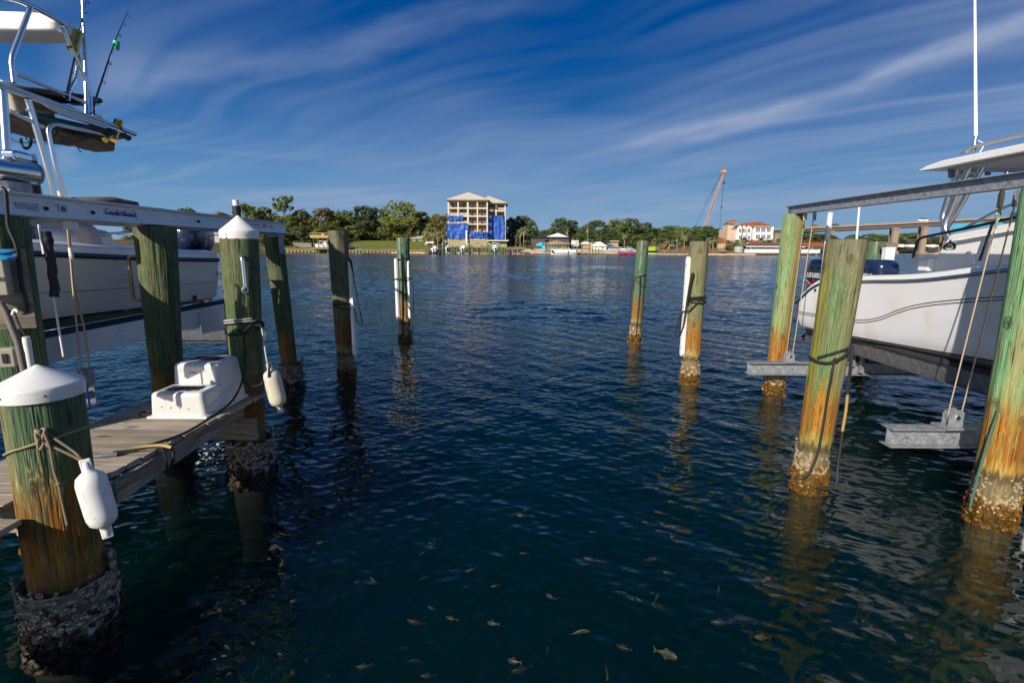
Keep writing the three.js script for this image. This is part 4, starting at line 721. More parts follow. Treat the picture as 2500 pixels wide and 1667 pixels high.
  const rod = (label, P, lure) => {
    const t2 = thing('fishing_rod', label, 'fishing rod', P[0]), c = new THREE.CatmullRomCurve3(P);
    obj('blank', [0, 1, 2, 3, 4, 5, 6, 7].map((i) => bar(c.getPoint(i / 8), c.getPoint((i + 1) / 8), .016 - .0016 * i, .0144 - .0016 * i, 8)), M.blackGloss, t2);
    obj('grip', bar(c.getPoint(0), c.getPoint(.1), .026, .022, 10), M.rubber, t2);
    for (const s of [.25, .42, .56, .68, .78, .88, .96]) { const p = c.getPoint(s); obj('line_guide', place(new THREE.TorusGeometry(.020 - .011 * s, .004, 5, 10), p.x + .03, p.y - .006, p.z, 0, .4, 0), M.blackGloss, t2); }
    lure(t2);
  };
  rod('black fishing rod with yellow and red lure standing in the gold holder', [n(625, 945), n(640, 870), n(700, 590), n(760, 280), n(830, -30)], (o) => { const p = n(749, 570); obj('lure', superG(.045, .10, .045, .8, 1, p.x, p.y, p.z), std(.75, .62, .02, { roughness: .3 }), o); obj('lure_tip', superG(.03, .05, .03, .8, 1, n(752, 600).x, n(752, 600).y, p.z), std(.7, .08, .03), o); });
  rod('black fishing rod with green cork leaning right of the tower', [n(876, 1085), n(900, 985), n(1000, 680), n(1105, 370), n(1222, 105)], (o) => { const p = n(1112, 436); obj('cork', place(lathe([[.001, -.055], [.02, -.05], [.036, .0], [.038, .04], [.03, .055], [.001, .055]], 16), p.x, p.y, p.z), std(.01, .52, .22, { roughness: .4 }), o); obj('line', bar(n(1095, 410), n(1010, 740), .0025, .0025, 4), std(.5, .5, .5), o); });
  const bunk = thing('lift_bunk', 'long white aluminium bunk under the left boat hull', 'bunk', V(-4.75, 1.2, -6));
  obj('bunk_beam', box(.10, .26, 5.6, -4.72, 1.35, -5.7), M.aluminium, bunk); obj('carpet', box(.14, .045, 5.5, -4.72, 1.505, -5.7), std(.02, .04, .08, { roughness: 1 }), bunk);
  const plate = V(-4.665, 1.36, -8.1);
  obj('end_plate', box(.02, .34, .9, -4.655, 1.26, -8.0), M.aluminium, bunk); obj('badge', place(new THREE.CylinderGeometry(.045, .045, .004, 20), -4.642, 1.33, -8.32, 0, 0, Math.PI / 2), std(.03, .06, .25), bunk);
  obj('roller', [cyl(.06, .06, .1, -4.66, 1.36, -8.5, 14, Math.PI / 2), cyl(.07, .07, .12, -4.68, 1.12, -8.45, 14, Math.PI / 2)], M.rubber, bunk);
}
// ================================================================ RIGHT BOAT LIFT
const RX = 4.62;
{
  const t = thing('lift_beam', 'galvanised steel boat lift beam across the two mint and orange piles', 'beam', V(RX, 3.02, -6));
  obj('i_beam', beam(V(RX, 3.025, -8.83), V(RX, 3.025, -3.2), .135, .13, .010, .010), M.galvanised, t);
  obj('end_pin', place(new THREE.CylinderGeometry(.012, .012, .03, 8), RX - .012, 3.0, -8.74, 0, 0, Math.PI / 2), M.dark, t);
}
function cradle(label, x0, x1, y, z) { const t = thing('cradle_beam', label, 'beam', V(x0, y, z)); obj('i_beam', beam(V(x0, y, z), V(x1, y, z), .205, .17, .014, .014), M.galvanised, t); return t; }
const CF = cradle('far galvanised cradle beam passing in front of the mint pile below the right boat', onZ(1824, 890, -8.36).x, 8.3, .44, -8.34);
const CN = cradle('near galvanised cradle beam with big pulley left of the pile at the right edge', onZ(2166, 1050, -5.2).x, 8.3, .44, -5.2);
obj('bracket', [box(.09, .32, .015, 5.62, .66, -8.24), box(.05, .36, .06, 5.75, .58, -8.20)], M.galvanised, CF);
function pulley(label, x, y, z, s = 1) {
  const t = thing('lift_pulley', label, 'pulley', V(x, y, z), 'pulleys on the right lift');
  obj('base_plate', rbox(.26 * s, .018, .20 * s, .004, x, y + .009, z + .01), M.galvanised, t);
  for (const k of [-1, 1]) { const sh = new THREE.Shape(); sh.moveTo(-.075 * s, 0); sh.lineTo(.075 * s, 0); sh.lineTo(.075 * s, .085 * s); sh.absarc(0, .085 * s, .075 * s, 0, Math.PI); sh.lineTo(-.075 * s, 0); const g = new THREE.ExtrudeGeometry(sh, { depth: .008, bevelEnabled: false, curveSegments: 14 }); obj('cheek', g.translate(x, y + .018, z + k * .035 * s - .004), M.galvanised, t); }
  obj('sheave', cyl(.066 * s, .066 * s, .045 * s, x, y + .10 * s, z, 24, Math.PI / 2), M.galvanised, t);
  obj('axle_bolt', [cyl(.022 * s, .022 * s, .10 * s, x, y + .10 * s, z, 6, Math.PI / 2)], M.chrome, t);
}
const pN = onZ(2330, 1018, -5.2), pF = onZ(1927, 874, -8.34);
pulley('large grey pulley block on the near cradle beam', pN.x, .545, -5.2, 1.15);
pulley('small grey pulley block on the far cradle beam beside the mint pile', pF.x, .545, -8.34, 1);
{
  const hang = (label, p, z, s, hook) => {
    const t = thing('cable_hanger', label, 'hanger', p);
    obj('plate', [extr([[-.05 * s, .02], [.05 * s, .02], [.02 * s, -.13 * s], [-.02 * s, -.13 * s]], .012).rotateY(.5).translate(p.x, p.y, z), box(.012, .15 * s, .06, p.x + .05, p.y - .06 * s, z - .05)], hook ? std(.42, .36, .26, { roughness: .7 }) : M.galvanised, t);
    if (hook) { obj('shackle', [place(new THREE.TorusGeometry(.028 * s, .008, 8, 18), p.x, p.y - .155 * s, z + .01, 0, .6, 0), place(new THREE.TorusGeometry(.026 * s, .007, 8, 18).scale(.75, 1.35, 1), p.x - .005, p.y - .215 * s, z + .012, 0, -.5, 0)], M.bronze, t); obj('splice', cyl(.012, .010, .09, p.x - .005, p.y - .29 * s, z + .01, 10), std(.15, .3, .2), t); }
  };
  const a = onZ(2447, 468, -5.2), b = onZ(2485, 464, -5.2), c = onZ(1966, 515, -8.36), d = onZ(1989, 511, -8.36);
  a.y = b.y = c.y = d.y = 2.955;
  hang('rusty hook and shackle under the galvanised beam near the right edge', a, a.z, 1.05, true); hang('grey hanger plate right of the rusty hook under the beam', b, b.z, 1, false);
  hang('rusty hook under the beam beside the mint pile', c, c.z, 1.0, true); hang('small grey hanger plate under the beam right of the mint pile', d, d.z, .8, false);
  const cab = (label, p, q, r = .0075) => { const t = thing('lift_cable', label, 'cable', q); obj('wire', tube([p, p.clone().lerp(q, .5), q], r, 10, 7), M.steelRope, t); };
  cab('left of the two cables running down to the large pulley', a.clone().add(V(-.005, -.30, 0)), V(pN.x - .07, .65, -5.2));
  cab('right of the two cables running down to the large pulley', b.clone().add(V(0, -.13, 0)), V(pN.x + .07, .65, -5.2));
  cab('cable running down beside the mint pile to the small pulley', d.clone().add(V(0, -.1, 0)), V(pF.x + .05, .64, -8.34));
  cab('thin cable hanging close along the right side of the mint pile', c.clone().add(V(0, -.30, 0)), V(pF.x - .05, .64, -8.34), .006);
}
{
  const bunk = thing('lift_bunk', 'long grey aluminium bunk carrying the right boat hull', 'bunk', V(5.55, .85, -6.5));
  obj('bunk_beam', [box(.05, .21, 6.6, 5.55, .86, -6.2), box(.14, .012, 6.6, 5.55, .971, -6.2), box(.14, .012, 6.6, 5.55, .749, -6.2)], std(.52, .49, .46, { roughness: .38, metalness: .5, map: galv }), bunk);
  obj('carpet', box(.18, .05, 6.4, 5.55, 1.003, -6.2), std(.03, .03, .035, { roughness: 1 }), bunk);
  obj('bunk_beam', [box(.14, .21, 6.6, 7.65, .86, -6.2)], M.galvanised, bunk);
  const gp = (label, px, y0, y1, X, r, cap) => { const a = onX(px[0], y0, X), t = thing('guide_post', label, 'post', V(a.x, .55, a.z)); obj('tube', bar(V(a.x, .55, a.z), V(a.x, y1, a.z), r, r, 18), M.whitePlastic, t); if (cap) obj('cap', cyl(r * 1.15, r * 1.15, .06, a.x, y1 + .02, a.z, 18), M.whitePlastic, t); };
  gp('white guide post under the beam between the mint and olive piles', [2026], 540, 2.97, 5.08, .040);
  gp('white guide post with cap behind the windscreen of the right boat', [2486], 505, 2.86, 6.95, .056, true);
}
// ---------------------------------------------------------------- RIGHT BOAT
{
  const CX = 6.6, Z0 = -9.35, L = 8.2, t = thing('walkaround_boat', 'white motorboat with hard top and twin black outboards on the right lift', 'boat', V(CX, .9, -6));
  const gunPts = [[-9.35, 1.45], [-9.1, 1.70], [-8.8, 1.88], [-8.5, 1.955], [-8, 1.97], [-7.6, 2.02], [-6.8, 2.075], [-6.4, 2.12], [-5.5, 2.265], [-4, 2.52], [-1.1, 3.0]];
  const gunY = (z) => { let i = 1; while (i < gunPts.length - 1 && gunPts[i][0] < z) i++; const a = gunPts[i - 1], b = gunPts[i]; return mix(a[1], b[1], clamp((z - a[0]) / (b[0] - a[0]))); };
  const gunS = (z) => { let s = 0; for (let k = -2; k <= 2; k++) s += gunY(clamp(z + k * .1, -9.35, -1.15)); return s / 5; };
  const S = (z) => { const u = clamp((z - Z0) / L), f = Math.pow(clamp((u - .46) / .54), 2); const hw = 1.4 * (1 - f * .985); return { hw, gun: gunS(z), rail: gunS(z) - .085, ch: hw * mix(.90, .45, Math.pow(u, 1.8)), chY: mix(1.0, 1.42, Math.pow(u, 1.15)), keel: mix(.56, .92, Math.pow(u, 3)) }; };
  const sx = (z, y) => { const q = S(z), v = clamp((y - q.chY) / (q.rail - q.chY)); return mix(q.ch, q.hw, Math.pow(v, .7)); };
  const hullTex = texture(512, 256, (u, v) => { const n = fbm(u * 8, v * 3, 1, 4), s = step(.58, .8, noise(u * 60, v * 1.6, 7)) * step(.45, .7, noise(u * 9, v * 3, 8)), c = 246 + 8 * (n - .5); return [c - 5 * s, c - 8 * s, c - 14 * s]; });
  const gel = phys(.90, .90, .91, { roughness: .24, clearcoat: .4, clearcoatRoughness: .1, map: hullTex });
  const shell = (s) => grid(90, 14, (u, v) => { const z = Z0 + L * u, q = S(z); return [CX + s * mix(q.ch, q.hw, Math.pow(v, .7)), mix(q.chY, q.rail, v), z]; });
  obj('hull', [shell(-1), shell(1), grid(10, 10, (u, v) => { const q = S(Z0), a = (u - .5) * 2; return [CX + a * mix(q.ch, q.hw, v), mix(mix(q.keel, q.chY, Math.abs(a)), q.rail, v), Z0]; })], gel, t);
  const bot = (s) => grid(70, 5, (u, v) => { const z = Z0 + L * u, q = S(z); return [CX + s * mix(.01, q.ch - (v > .95 ? .002 : 0), v), mix(q.keel, q.chY - .025, v), z]; });
  obj('hull_bottom', [bot(-1), bot(1)], std(.46, .43, .40, { roughness: .4, map: grime }), t);
  obj('chine', [-1, 1].map((s) => grid(70, 1, (u, v) => { const z = Z0 + L * u, q = S(z); return [CX + s * (q.ch + .004 - v * .06), q.chY - .022 + v * -.004, z]; })), gel, t);
  const capG = (s) => grid(90, 4, (u, v) => { const z = Z0 + L * u, q = S(z), o = [[.012, -.085], [.006, -.02], [-.02, 0], [-.20, .004], [-.22, -.08]][Math.round(v * 4)]; return [CX + s * Math.max(.02, q.hw + o[0]), q.gun + o[1], z]; });
  obj('gunwale', [capG(-1), capG(1)], M.white, t);
  const path = (f, n = 60) => [...Array(n)].map((_, i) => f(i / (n - 1)));
  for (const s of [-1, 1]) {
    const rr = obj('rub_rail', tube(path((u) => { const z = Z0 + .01 + (L - .3) * u, q = S(z); return V(CX + s * (q.hw + .008), q.rail - .002, z); }), .020, 140, 8), M.blackGloss, t);
    obj('rail_insert', tube(path((u) => { const z = Z0 + .01 + (L - .3) * u, q = S(z); return V(CX + s * (q.hw + .020), q.rail - .004, z); }), .010, 140, 8), M.pipe, rr);
  }
  const lay = (pts, off, w) => { const c = new THREE.CatmullRomCurve3(pts.map(([a, b]) => onX(1900 + a / 3.92, 600 + b / 3.92, CX - 1.36))); const p = path((u) => { const q = c.getPoint(u), y = q.y + off; return V(CX - sx(q.z, y) - .002, y, q.z); }); return tube(p, w, 120, 6); };
  const stripe = std(.045, .045, .042, { roughness: .4 });
  for (const off of [.012, -.024]) obj('pinstripe', lay([[192, 634], [360, 664], [560, 700], [690, 716], [800, 717], [950, 690], [1100, 634], [1250, 588], [1450, 552], [1750, 522], [2200, 494], [2700, 470]], off, .0062), stripe, t);
  for (const [px, py] of [[1995, 708], [1960, 727]]) { const p = onX(px, py, CX - 1.37); obj('through_hull', place(new THREE.CylinderGeometry(.024, .028, .02, 14), CX - sx(p.z, p.y) - .004, p.y, p.z, 0, 0, Math.PI / 2), M.dark, t); }
  { const a = onX(1967, 710, CX - 1.37), b = onX(1960, 790, CX - 1.3); obj('panel_seam', tube(path((u) => { const y = mix(a.y, b.y, u), z = a.z; return V(CX - sx(z, y) - .001, y, z); }, 10), .0035, 12, 5), std(.3, .3, .32), t); }
  obj('cockpit_sole', box(2.3, .03, 6, CX, 1.62, -6.2), M.whitePaint, t);
  obj('transom_top', rbox(2.3, .10, .35, .04, CX, 1.90, -8.75), M.white, t);
  // cabin side with windscreen
  const PXX = CX - 1.06, q = (px, py, X = PXX) => onX(2230 + px / 5.226, 380 + py / 5.226, X);
  const c0 = q(245, 1412), c1 = q(490, 1012), c2 = q(1380, 832), c3 = V(PXX, c2.y + .18, c2.z + 2.0);
  const side = [c0, c1, c2, c3, V(PXX, 2.2, c3.z), V(PXX, 1.7, c0.z + .1)].map((p) => [p.z, p.y]);
  const slab = extr(side, 2.1, .03, 3); slab.applyMatrix4(new THREE.Matrix4().makeBasis(V(0, 0, 1), V(0, 1, 0), V(-1, 0, 0))).translate(PXX + 2.1, 0, 0);
  obj('cabin', slab, M.white, t);
  obj('cabin_ridge', tube([q(520, 1085, PXX - .035), q(900, 1030, PXX - .035), q(1340, 960, PXX - .035)], .012, 20, 6), M.white, t);
  { const p = q(505, 1140); obj('fish_logo', card(.21, .135).rotateY(-Math.PI / 2).translate(PXX - .034, p.y, p.z), print(1, 1, 256, 160, (g) => {
    g.clearRect(0, 0, 256, 160); g.fillStyle = '#0c0d10'; g.strokeStyle = '#0c0d10'; g.beginPath(); g.moveTo(8, 120); g.quadraticCurveTo(20, 52, 108, 40); g.quadraticCurveTo(120, 10, 146, 2); g.lineTo(152, 34); g.lineTo(196, 46); g.lineTo(142, 52); g.quadraticCurveTo(70, 62, 50, 124); g.quadraticCurveTo(80, 146, 150, 144); g.quadraticCurveTo(60, 160, 20, 138); g.fill();
    g.lineWidth = 7; g.beginPath(); g.moveTo(210, 70); g.quadraticCurveTo(270, 90, 216, 130); g.stroke(); g.font = 'italic bold 50px sans-serif'; g.fillText('SENA', 76, 124, 146); }, { clear: true }), t); }
  const gl = phys(.95, .98, .97, { transmission: 1, thickness: 0, roughness: .02, ior: 1.45 });
  { const a = q(620, 945, PXX + .02), b = q(1070, 705, PXX + .05), c = q(1411, 565, PXX + .08), d = q(1411, 770, PXX + .02);
    obj('windscreen', grid(1, 8, (u, v) => { const lo = a.clone().lerp(d, v), hi = v < .5 ? a.clone().lerp(b, v * 2) : b.clone().lerp(c, v * 2 - 1); const p = lo.lerp(hi, u); return [p.x + .02, p.y, p.z]; }), gl, t);
    obj('windscreen_frame', bent([a, b, c, c.clone().add(V(.1, .2, 1.2))], .017, 10, .05), M.pipe, t); obj('windscreen_frame', tube([a, a.clone().lerp(d, .5), d, d.clone().add(V(0, .12, 1.1))], .016, 30), M.blackGloss, t); }
  obj('side_rail', bent([q(0, 1300, CX - 1.28), q(66, 1075, CX - 1.28), q(110, 1045, CX - 1.28), q(500, 965, CX - 1.28), q(1000, 858, CX - 1.28), q(1411, 765, CX - 1.28), q(1411, 765, CX - 1.28).add(V(.02, .2, 1.6))], .018, 12, .05), std(.10, .10, .12, { roughness: .15, metalness: 1 }), t);
  obj('rail_post', bar(q(1020, 858, CX - 1.28), q(850, 1340, CX - 1.30), .015, .015, 10), std(.10, .10, .12, { roughness: .15, metalness: 1 }), t);
  obj('cleat', [bar(q(752, 1342, CX - 1.30), q(800, 1342, CX - 1.30), .010, .010, 8), bar(q(776, 1370, CX - 1.30), q(776, 1345, CX - 1.30), .008, .008, 8)], M.chrome, t);
  { const p = q(195, 1395, CX - 1.1); obj('cockpit_bolster', rbox(.14, .16, .18, .02, p.x, p.y, p.z), M.white, t); }
  // hard top on its pipework
  const HY = 3.44, top = extr([[-6.98, 0], [-6.86, .045], [-6.6, .075], [-2.6, .10], [-2.6, .02], [-6.7, -.012]], 2.5, .012, 2);
  top.applyMatrix4(new THREE.Matrix4().makeBasis(V(0, 0, 1), V(0, 1, 0), V(-1, 0, 0))).translate(CX + 1.2, 3.405, 0);
  obj('hard_top', top, M.white, t);
  obj('top_lining', box(2.3, .02, 3.9, CX - .05, 3.385, -4.65), std(.42, .42, .44, { roughness: .6 }), t);
  const X1 = CX - .98;
  const r = (l, rad, X = X1, f = .14) => bent(l.map(([a, b]) => q(a, b, X)), rad, 14, f);
  obj('top_leg', r([[540, 90], [570, 200], [520, 330], [385, 750], [390, 870], [455, 1065], [520, 1180]], .040), M.pipe, t);
  obj('top_leg', r([[755, 70], [640, 310], [430, 800], [405, 930], [460, 1065], [520, 1170]], .038, X1 - .02), M.pipe, t);
  obj('top_leg', r([[925, 85], [800, 290], [480, 845], [420, 930]], .034, X1 + .05), M.pipe, t);
  obj('top_brace', [bar(q(560, 248, X1), q(690, 228, X1), .024, .024, 10), bar(q(720, 222, X1), q(850, 212, X1 + .04), .024, .024, 10), bar(q(400, 800, X1), q(470, 750, X1), .02, .02, 8)], M.pipe, t);
  obj('top_rail', bar(q(745, 92, X1 - .03), q(745, 92, X1 - .03).add(V(0, .03, 3.2)), .030, .030, 12), M.pipe, t);
  obj('top_rail', bar(V(CX - .9, 3.36, -6.55), V(CX + 1, 3.36, -6.55), .024, .024, 10), M.pipe, t);
  obj('top_rail', bar(V(CX + .9, 3.36, -6.75), V(CX + .9, 3.36, -3), .026, .026, 10), M.pipe, t);
  for (const [a, X] of [[[485, 130, 490, 275], X1 - .1], [[965, 105, 955, 245], X1 + .45], [[1200, 100, 1205, 240], X1 + .9]]) obj('rod_holder', [bar(q(a[0], a[1], X), q(a[2], a[3], X), .036, .030, 14), bar(q(a[0] + 20, a[1] + 35, X), q(a[0] + 85, a[1] - 25, X), .014, .014, 8)], std(.20, .21, .23, { roughness: .3, metalness: .8 }), t);
  { const p = q(648, 180, X1 + .3); obj('speaker_box', rbox(.2, .2, .2, .03, p.x, p.y, p.z), std(.16, .12, .07), t); }
  obj('roof_rail', bent([q(680, -50, X1), q(700, -80, X1), q(760, -110, X1), q(760, -110, X1).add(V(0, .06, 3))], .020, 10, .06), std(.55, .50, .42, { roughness: .3, metalness: .6 }), t);
  const sp = onX(2098, 575, CX - 1.2), st = onX(2099, 503, CX - 1.2);
  obj('stern_pole', bar(V(sp.x, 1.9, sp.z), st, .018, .016, 10), M.whitePlastic, t);
  // outboards
  const dec = print(1, 1, 512, 256, (g) => { g.clearRect(0, 0, 512, 256); g.fillStyle = '#d8d6d2'; g.font = 'bold 104px sans-serif'; g.fillText('SUZUKI', 14, 106, 480); g.strokeStyle = '#d8d6d2'; g.lineWidth = 12; g.beginPath(); g.moveTo(4, 128); g.lineTo(250, 236); g.stroke(); g.strokeStyle = '#c0141c'; g.lineWidth = 26; g.beginPath(); g.moveTo(4, 190); g.lineTo(230, 236); g.stroke(); g.lineWidth = 14; g.beginPath(); g.moveTo(230, 140); g.lineTo(380, 214); g.stroke(); }, { clear: true });
  const sLogo = print(1, 1, 64, 64, (g) => { g.clearRect(0, 0, 64, 64); g.fillStyle = '#b9bcc4'; g.beginPath(); g.moveTo(32, 2); g.lineTo(62, 26); g.lineTo(46, 30); g.lineTo(32, 18); g.lineTo(22, 26); g.lineTo(54, 40); g.lineTo(32, 62); g.lineTo(2, 38); g.lineTo(18, 34); g.lineTo(32, 46); g.lineTo(42, 38); g.lineTo(8, 24); g.fill(); }, { clear: true });
  const eX = [5.84, 6.72];
  for (const [i, ex] of eX.entries()) {
    const ez = -9.55, ey = 1.95;
    const o = thing('outboard_motor', i ? 'right black outboard with silver emblem between the olive pile and the white board' : 'left black outboard with white lettering, half hidden by the olive pile', 'outboard motor', V(ex, .6, ez), 'twin outboards of the right boat');
    obj('cowl', [superG(.50, .52, .80, .45, .6, ex, ey, ez), superG(.46, .22, .70, .5, .6, ex, ey + .16, ez - .02)], M.navy, o);
    obj('cowl_base', superG(.46, .40, .70, .4, .6, ex, ey - .34, ez - .02), M.blackGloss, o);
    obj('midsection', rbox(.20, .9, .34, .06, ex, 1.2, ez + .02), M.blackGloss, o);
    obj('gear_case', superG(.16, .16, .62, .9, 1, ex, .76, ez - .02), M.blackGloss, o);
    obj('propeller', [0, 1, 2].map((k) => superG(.10, .30, .02, .9, 1, 0, .11, 0, 0, .5, 0, 8).rotateZ(k * 2.094).translate(ex, .76, ez - .34)), M.dark, o);
    obj('maker_name', card(.62, .30).rotateY(-Math.PI / 2).translate(ex - .2515, ey - .10, ez), dec, o);
    if (i) { obj('emblem', card(.075, .075).translate(ex + .03, ey - .07, ez + .408), sLogo, o); }
  }
  const ab = onX(2378, 368, CX - .95), ant = thing('radio_antenna', 'tall white whip antenna on the hard top of the right boat', 'antenna', ab), at = onX(2381, -60, CX - .95);
  obj('mount', [bar(ab, ab.clone().add(V(0, .06, 0)), .026, .022, 12), bar(ab.clone().add(V(0, .05, 0)), ab.clone().add(V(-.05, -.02, -.12)), .012, .012, 8), superG(.06, .05, .05, .7, .7, ab.x, ab.y + .03, ab.z, 0, 0, 0, 8)], M.bronze, ant);
  obj('ferrule', bar(ab.clone().add(V(0, .06, 0)), ab.clone().add(V(0, .17, 0)), .024, .022, 14), M.pipe, ant);
  obj('whip', bar(ab.clone().add(V(0, .17, 0)), at, .020, .013, 12), M.whitePlastic, ant);
  obj('lead', tube([ab.clone().add(V(.03, .12, 0)), ab.clone().add(V(.11, .08, 0)), ab.clone().add(V(.09, .0, 0)), ab.clone().add(V(.05, -.04, 0))], .007), M.whitePlastic, ant);
}
{
  const a = onZ(2172, 602, -10.9), b = onZ(2158, 668, -10.9), t = thing('dock_box_post', 'white boxed post with grey wooden cap behind the right boat stern', 'post', V(a.x, .2, -10.9));
  obj('board', box(.19, a.y - .2, .12, a.x, (a.y + .2) / 2, -10.9), M.whitePaint, t); obj('cap', rbox(.24, .09, .18, .01, a.x, a.y + .05, -10.9), timber, t);
}
// ================================================================ FAR SHORE
const ZS = -178;
const at = (px, py, z) => onZ(px, py, z);
const groundY = (z) => -z < 178 ? -.6 : mix(.25, 1.6, clamp((-z - 178) / 9)) + 3.2 * step(184, 236, -z);
const tx = (w, h, a, b, sx, sy, k = 1, seed = 1) => texture(w, h, (u, v) => { const n = fbm(u * sx, v * sy, seed, 5), f = noise(u * sx * 9, v * sy * 9, seed + 3), t = clamp((n - .3) * 2.2 + k * (f - .5) * .5); const c = mix3(a, b, t); return c; });
const F = {
  earth: std(1, 1, 1, { map: tx(256, 256, [58, 58, 26], [112, 92, 56], 8, 8), roughness: 1 }), lawn: std(1, 1, 1, { map: tx(256, 256, [86, 96, 18], [126, 128, 22], 10, 10, 1, 4), roughness: 1 }),
  sand: std(1, 1, 1, { map: tx(256, 256, [176, 154, 124], [226, 206, 176], 9, 9, 1, 7), roughness: 1 }), dirt: std(1, 1, 1, { map: tx(256, 256, [112, 84, 56], [160, 128, 92], 7, 7, 1, 9), roughness: 1 }),
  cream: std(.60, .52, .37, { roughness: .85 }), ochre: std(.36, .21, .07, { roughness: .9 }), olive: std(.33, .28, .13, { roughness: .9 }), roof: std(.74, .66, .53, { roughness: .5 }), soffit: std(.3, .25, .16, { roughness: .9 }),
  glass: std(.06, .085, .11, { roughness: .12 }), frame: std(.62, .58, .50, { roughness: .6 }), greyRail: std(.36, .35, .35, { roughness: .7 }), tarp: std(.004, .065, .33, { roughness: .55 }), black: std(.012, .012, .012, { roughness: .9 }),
  whiteW: std(.74, .72, .69, { roughness: .7 }), pink: std(.55, .40, .28, { roughness: .85 }), tile: std(.50, .13, .03, { roughness: .8, map: tx(128, 128, [190, 190, 190], [255, 250, 245], 12, 30) }), brownRoof: std(.16, .075, .06, { roughness: .8 }), greyWood: std(.26, .21, .16, { roughness: .95 }), rawWood: std(.44, .29, .13, { roughness: .9 }),
  pileG: std(.13, .17, .08, { roughness: .95 }), conc: std(.42, .33, .23, { roughness: .9, map: tx(128, 128, [190, 188, 186], [255, 250, 240], 6, 14) }), deckDark: std(.10, .07, .06, { roughness: .9 }), teal: std(.01, .26, .36, { roughness: .6 }), cyan: std(.01, .45, .62, { roughness: .5 }), hotPink: std(.50, .05, .12, { roughness: .5 }), lime: std(.26, .48, .02, { roughness: .5 }), red: std(.55, .02, .015, { roughness: .5 }), yellow: std(.62, .27, .05, { roughness: .5 }), thatch: std(.34, .24, .12, { roughness: 1 }), darkBlue: std(.02, .04, .09, { roughness: .5 }), blueRoof: std(.02, .14, .40, { roughness: .5 }), boatTeal: std(.08, .34, .36, { roughness: .35 }), silver: std(.5, .5, .52, { roughness: .35, metalness: .4 }),
};
function sheetXZ(name, label, pts, y, m, opt = {}) { // a piece of ground, draped over the land at a small height
  const s = new THREE.ShapeGeometry(new THREE.Shape(pts.map(([x, z]) => new THREE.Vector2(x, z)))), p = s.attributes.position, uv = s.attributes.uv;
  for (let i = 0; i < p.count; i++) { const x = p.getX(i), z = p.getY(i); p.setXYZ(i, x, groundY(z) + y, z); uv.setXY(i, x / 14, z / 14); }
  const idx = s.index.array; for (let i = 0; i < idx.length; i += 3) { const t = idx[i]; idx[i] = idx[i + 1]; idx[i + 1] = t; }
  s.computeVertexNormals(); return obj(name, s, m, scene, { kind: 'structure', label, ...opt });
}
{
  const gx = grid(180, 30, (u, v) => { const x = mix(-330, 420, u), back = 165 * step(104, 118, x), z = ZS - back + 1.6 * noise(x * .07, 3) - Math.pow(v, 1.6) * 420 + (v === 0 ? 3 : 0); return [x, v === 0 ? -.7 : groundY(z + back) + .5 * fbm(x * .05, z * .05) - .2, z]; });
  const uv = gx.attributes.uv, p = gx.attributes.position; for (let i = 0; i < uv.count; i++) uv.setXY(i, p.getX(i) / 20, p.getZ(i) / 20);
  obj('terrain', gx, F.earth, scene, { kind: 'structure', label: 'low far shore beyond the channel' });
  const X = (px, z) => at(px, 612, z).x;
  const patch = (name, label, px0, px1, z0, z1, m, dy) => { const g = grid(24, 10, (u, v) => { const z = mix(z0, z1, v), x = mix(X(px0, z), X(px1, z), u) + 3 * (noise(u * 7, v * 7, px0) - .5) * (u === 0 || u === 1 ? 1 : 0); return [x, groundY(z) + .5 * fbm(x * .05, z * .05) - .2 + dy, z]; }); const a = g.attributes; for (let i = 0; i < a.uv.count; i++) a.uv.setXY(i, a.position.getX(i) / 14, a.position.getZ(i) / 14); obj(name, g, m, scene, { kind: 'structure', label }); };
  patch('lawn', 'bright green lawn sloping to the seawall left of the condominium', 858, 1046, -181, -236, F.lawn, .30);
  patch('lawn', 'narrow strip of grass behind the seawall at the far left', 640, 800, -180.5, -187, F.lawn, .30);
  patch('beach', 'pale sand beach in front of the restaurant', 1272, 1560, -177.2, -190, F.sand, .12);
  patch('beach', 'narrow strip of sand under the docks of the condominium', 960, 1285, -177.0, -179.5, F.sand, .10);
  patch('beach', 'strip of sand along the shore left of the white pavilion', 1560, 1850, -177.0, -180.5, F.sand, .12);
  patch('dirt_lot', 'brown bare lot behind the beach with palms', 1560, 1800, -181, -215, F.dirt, .16);
}
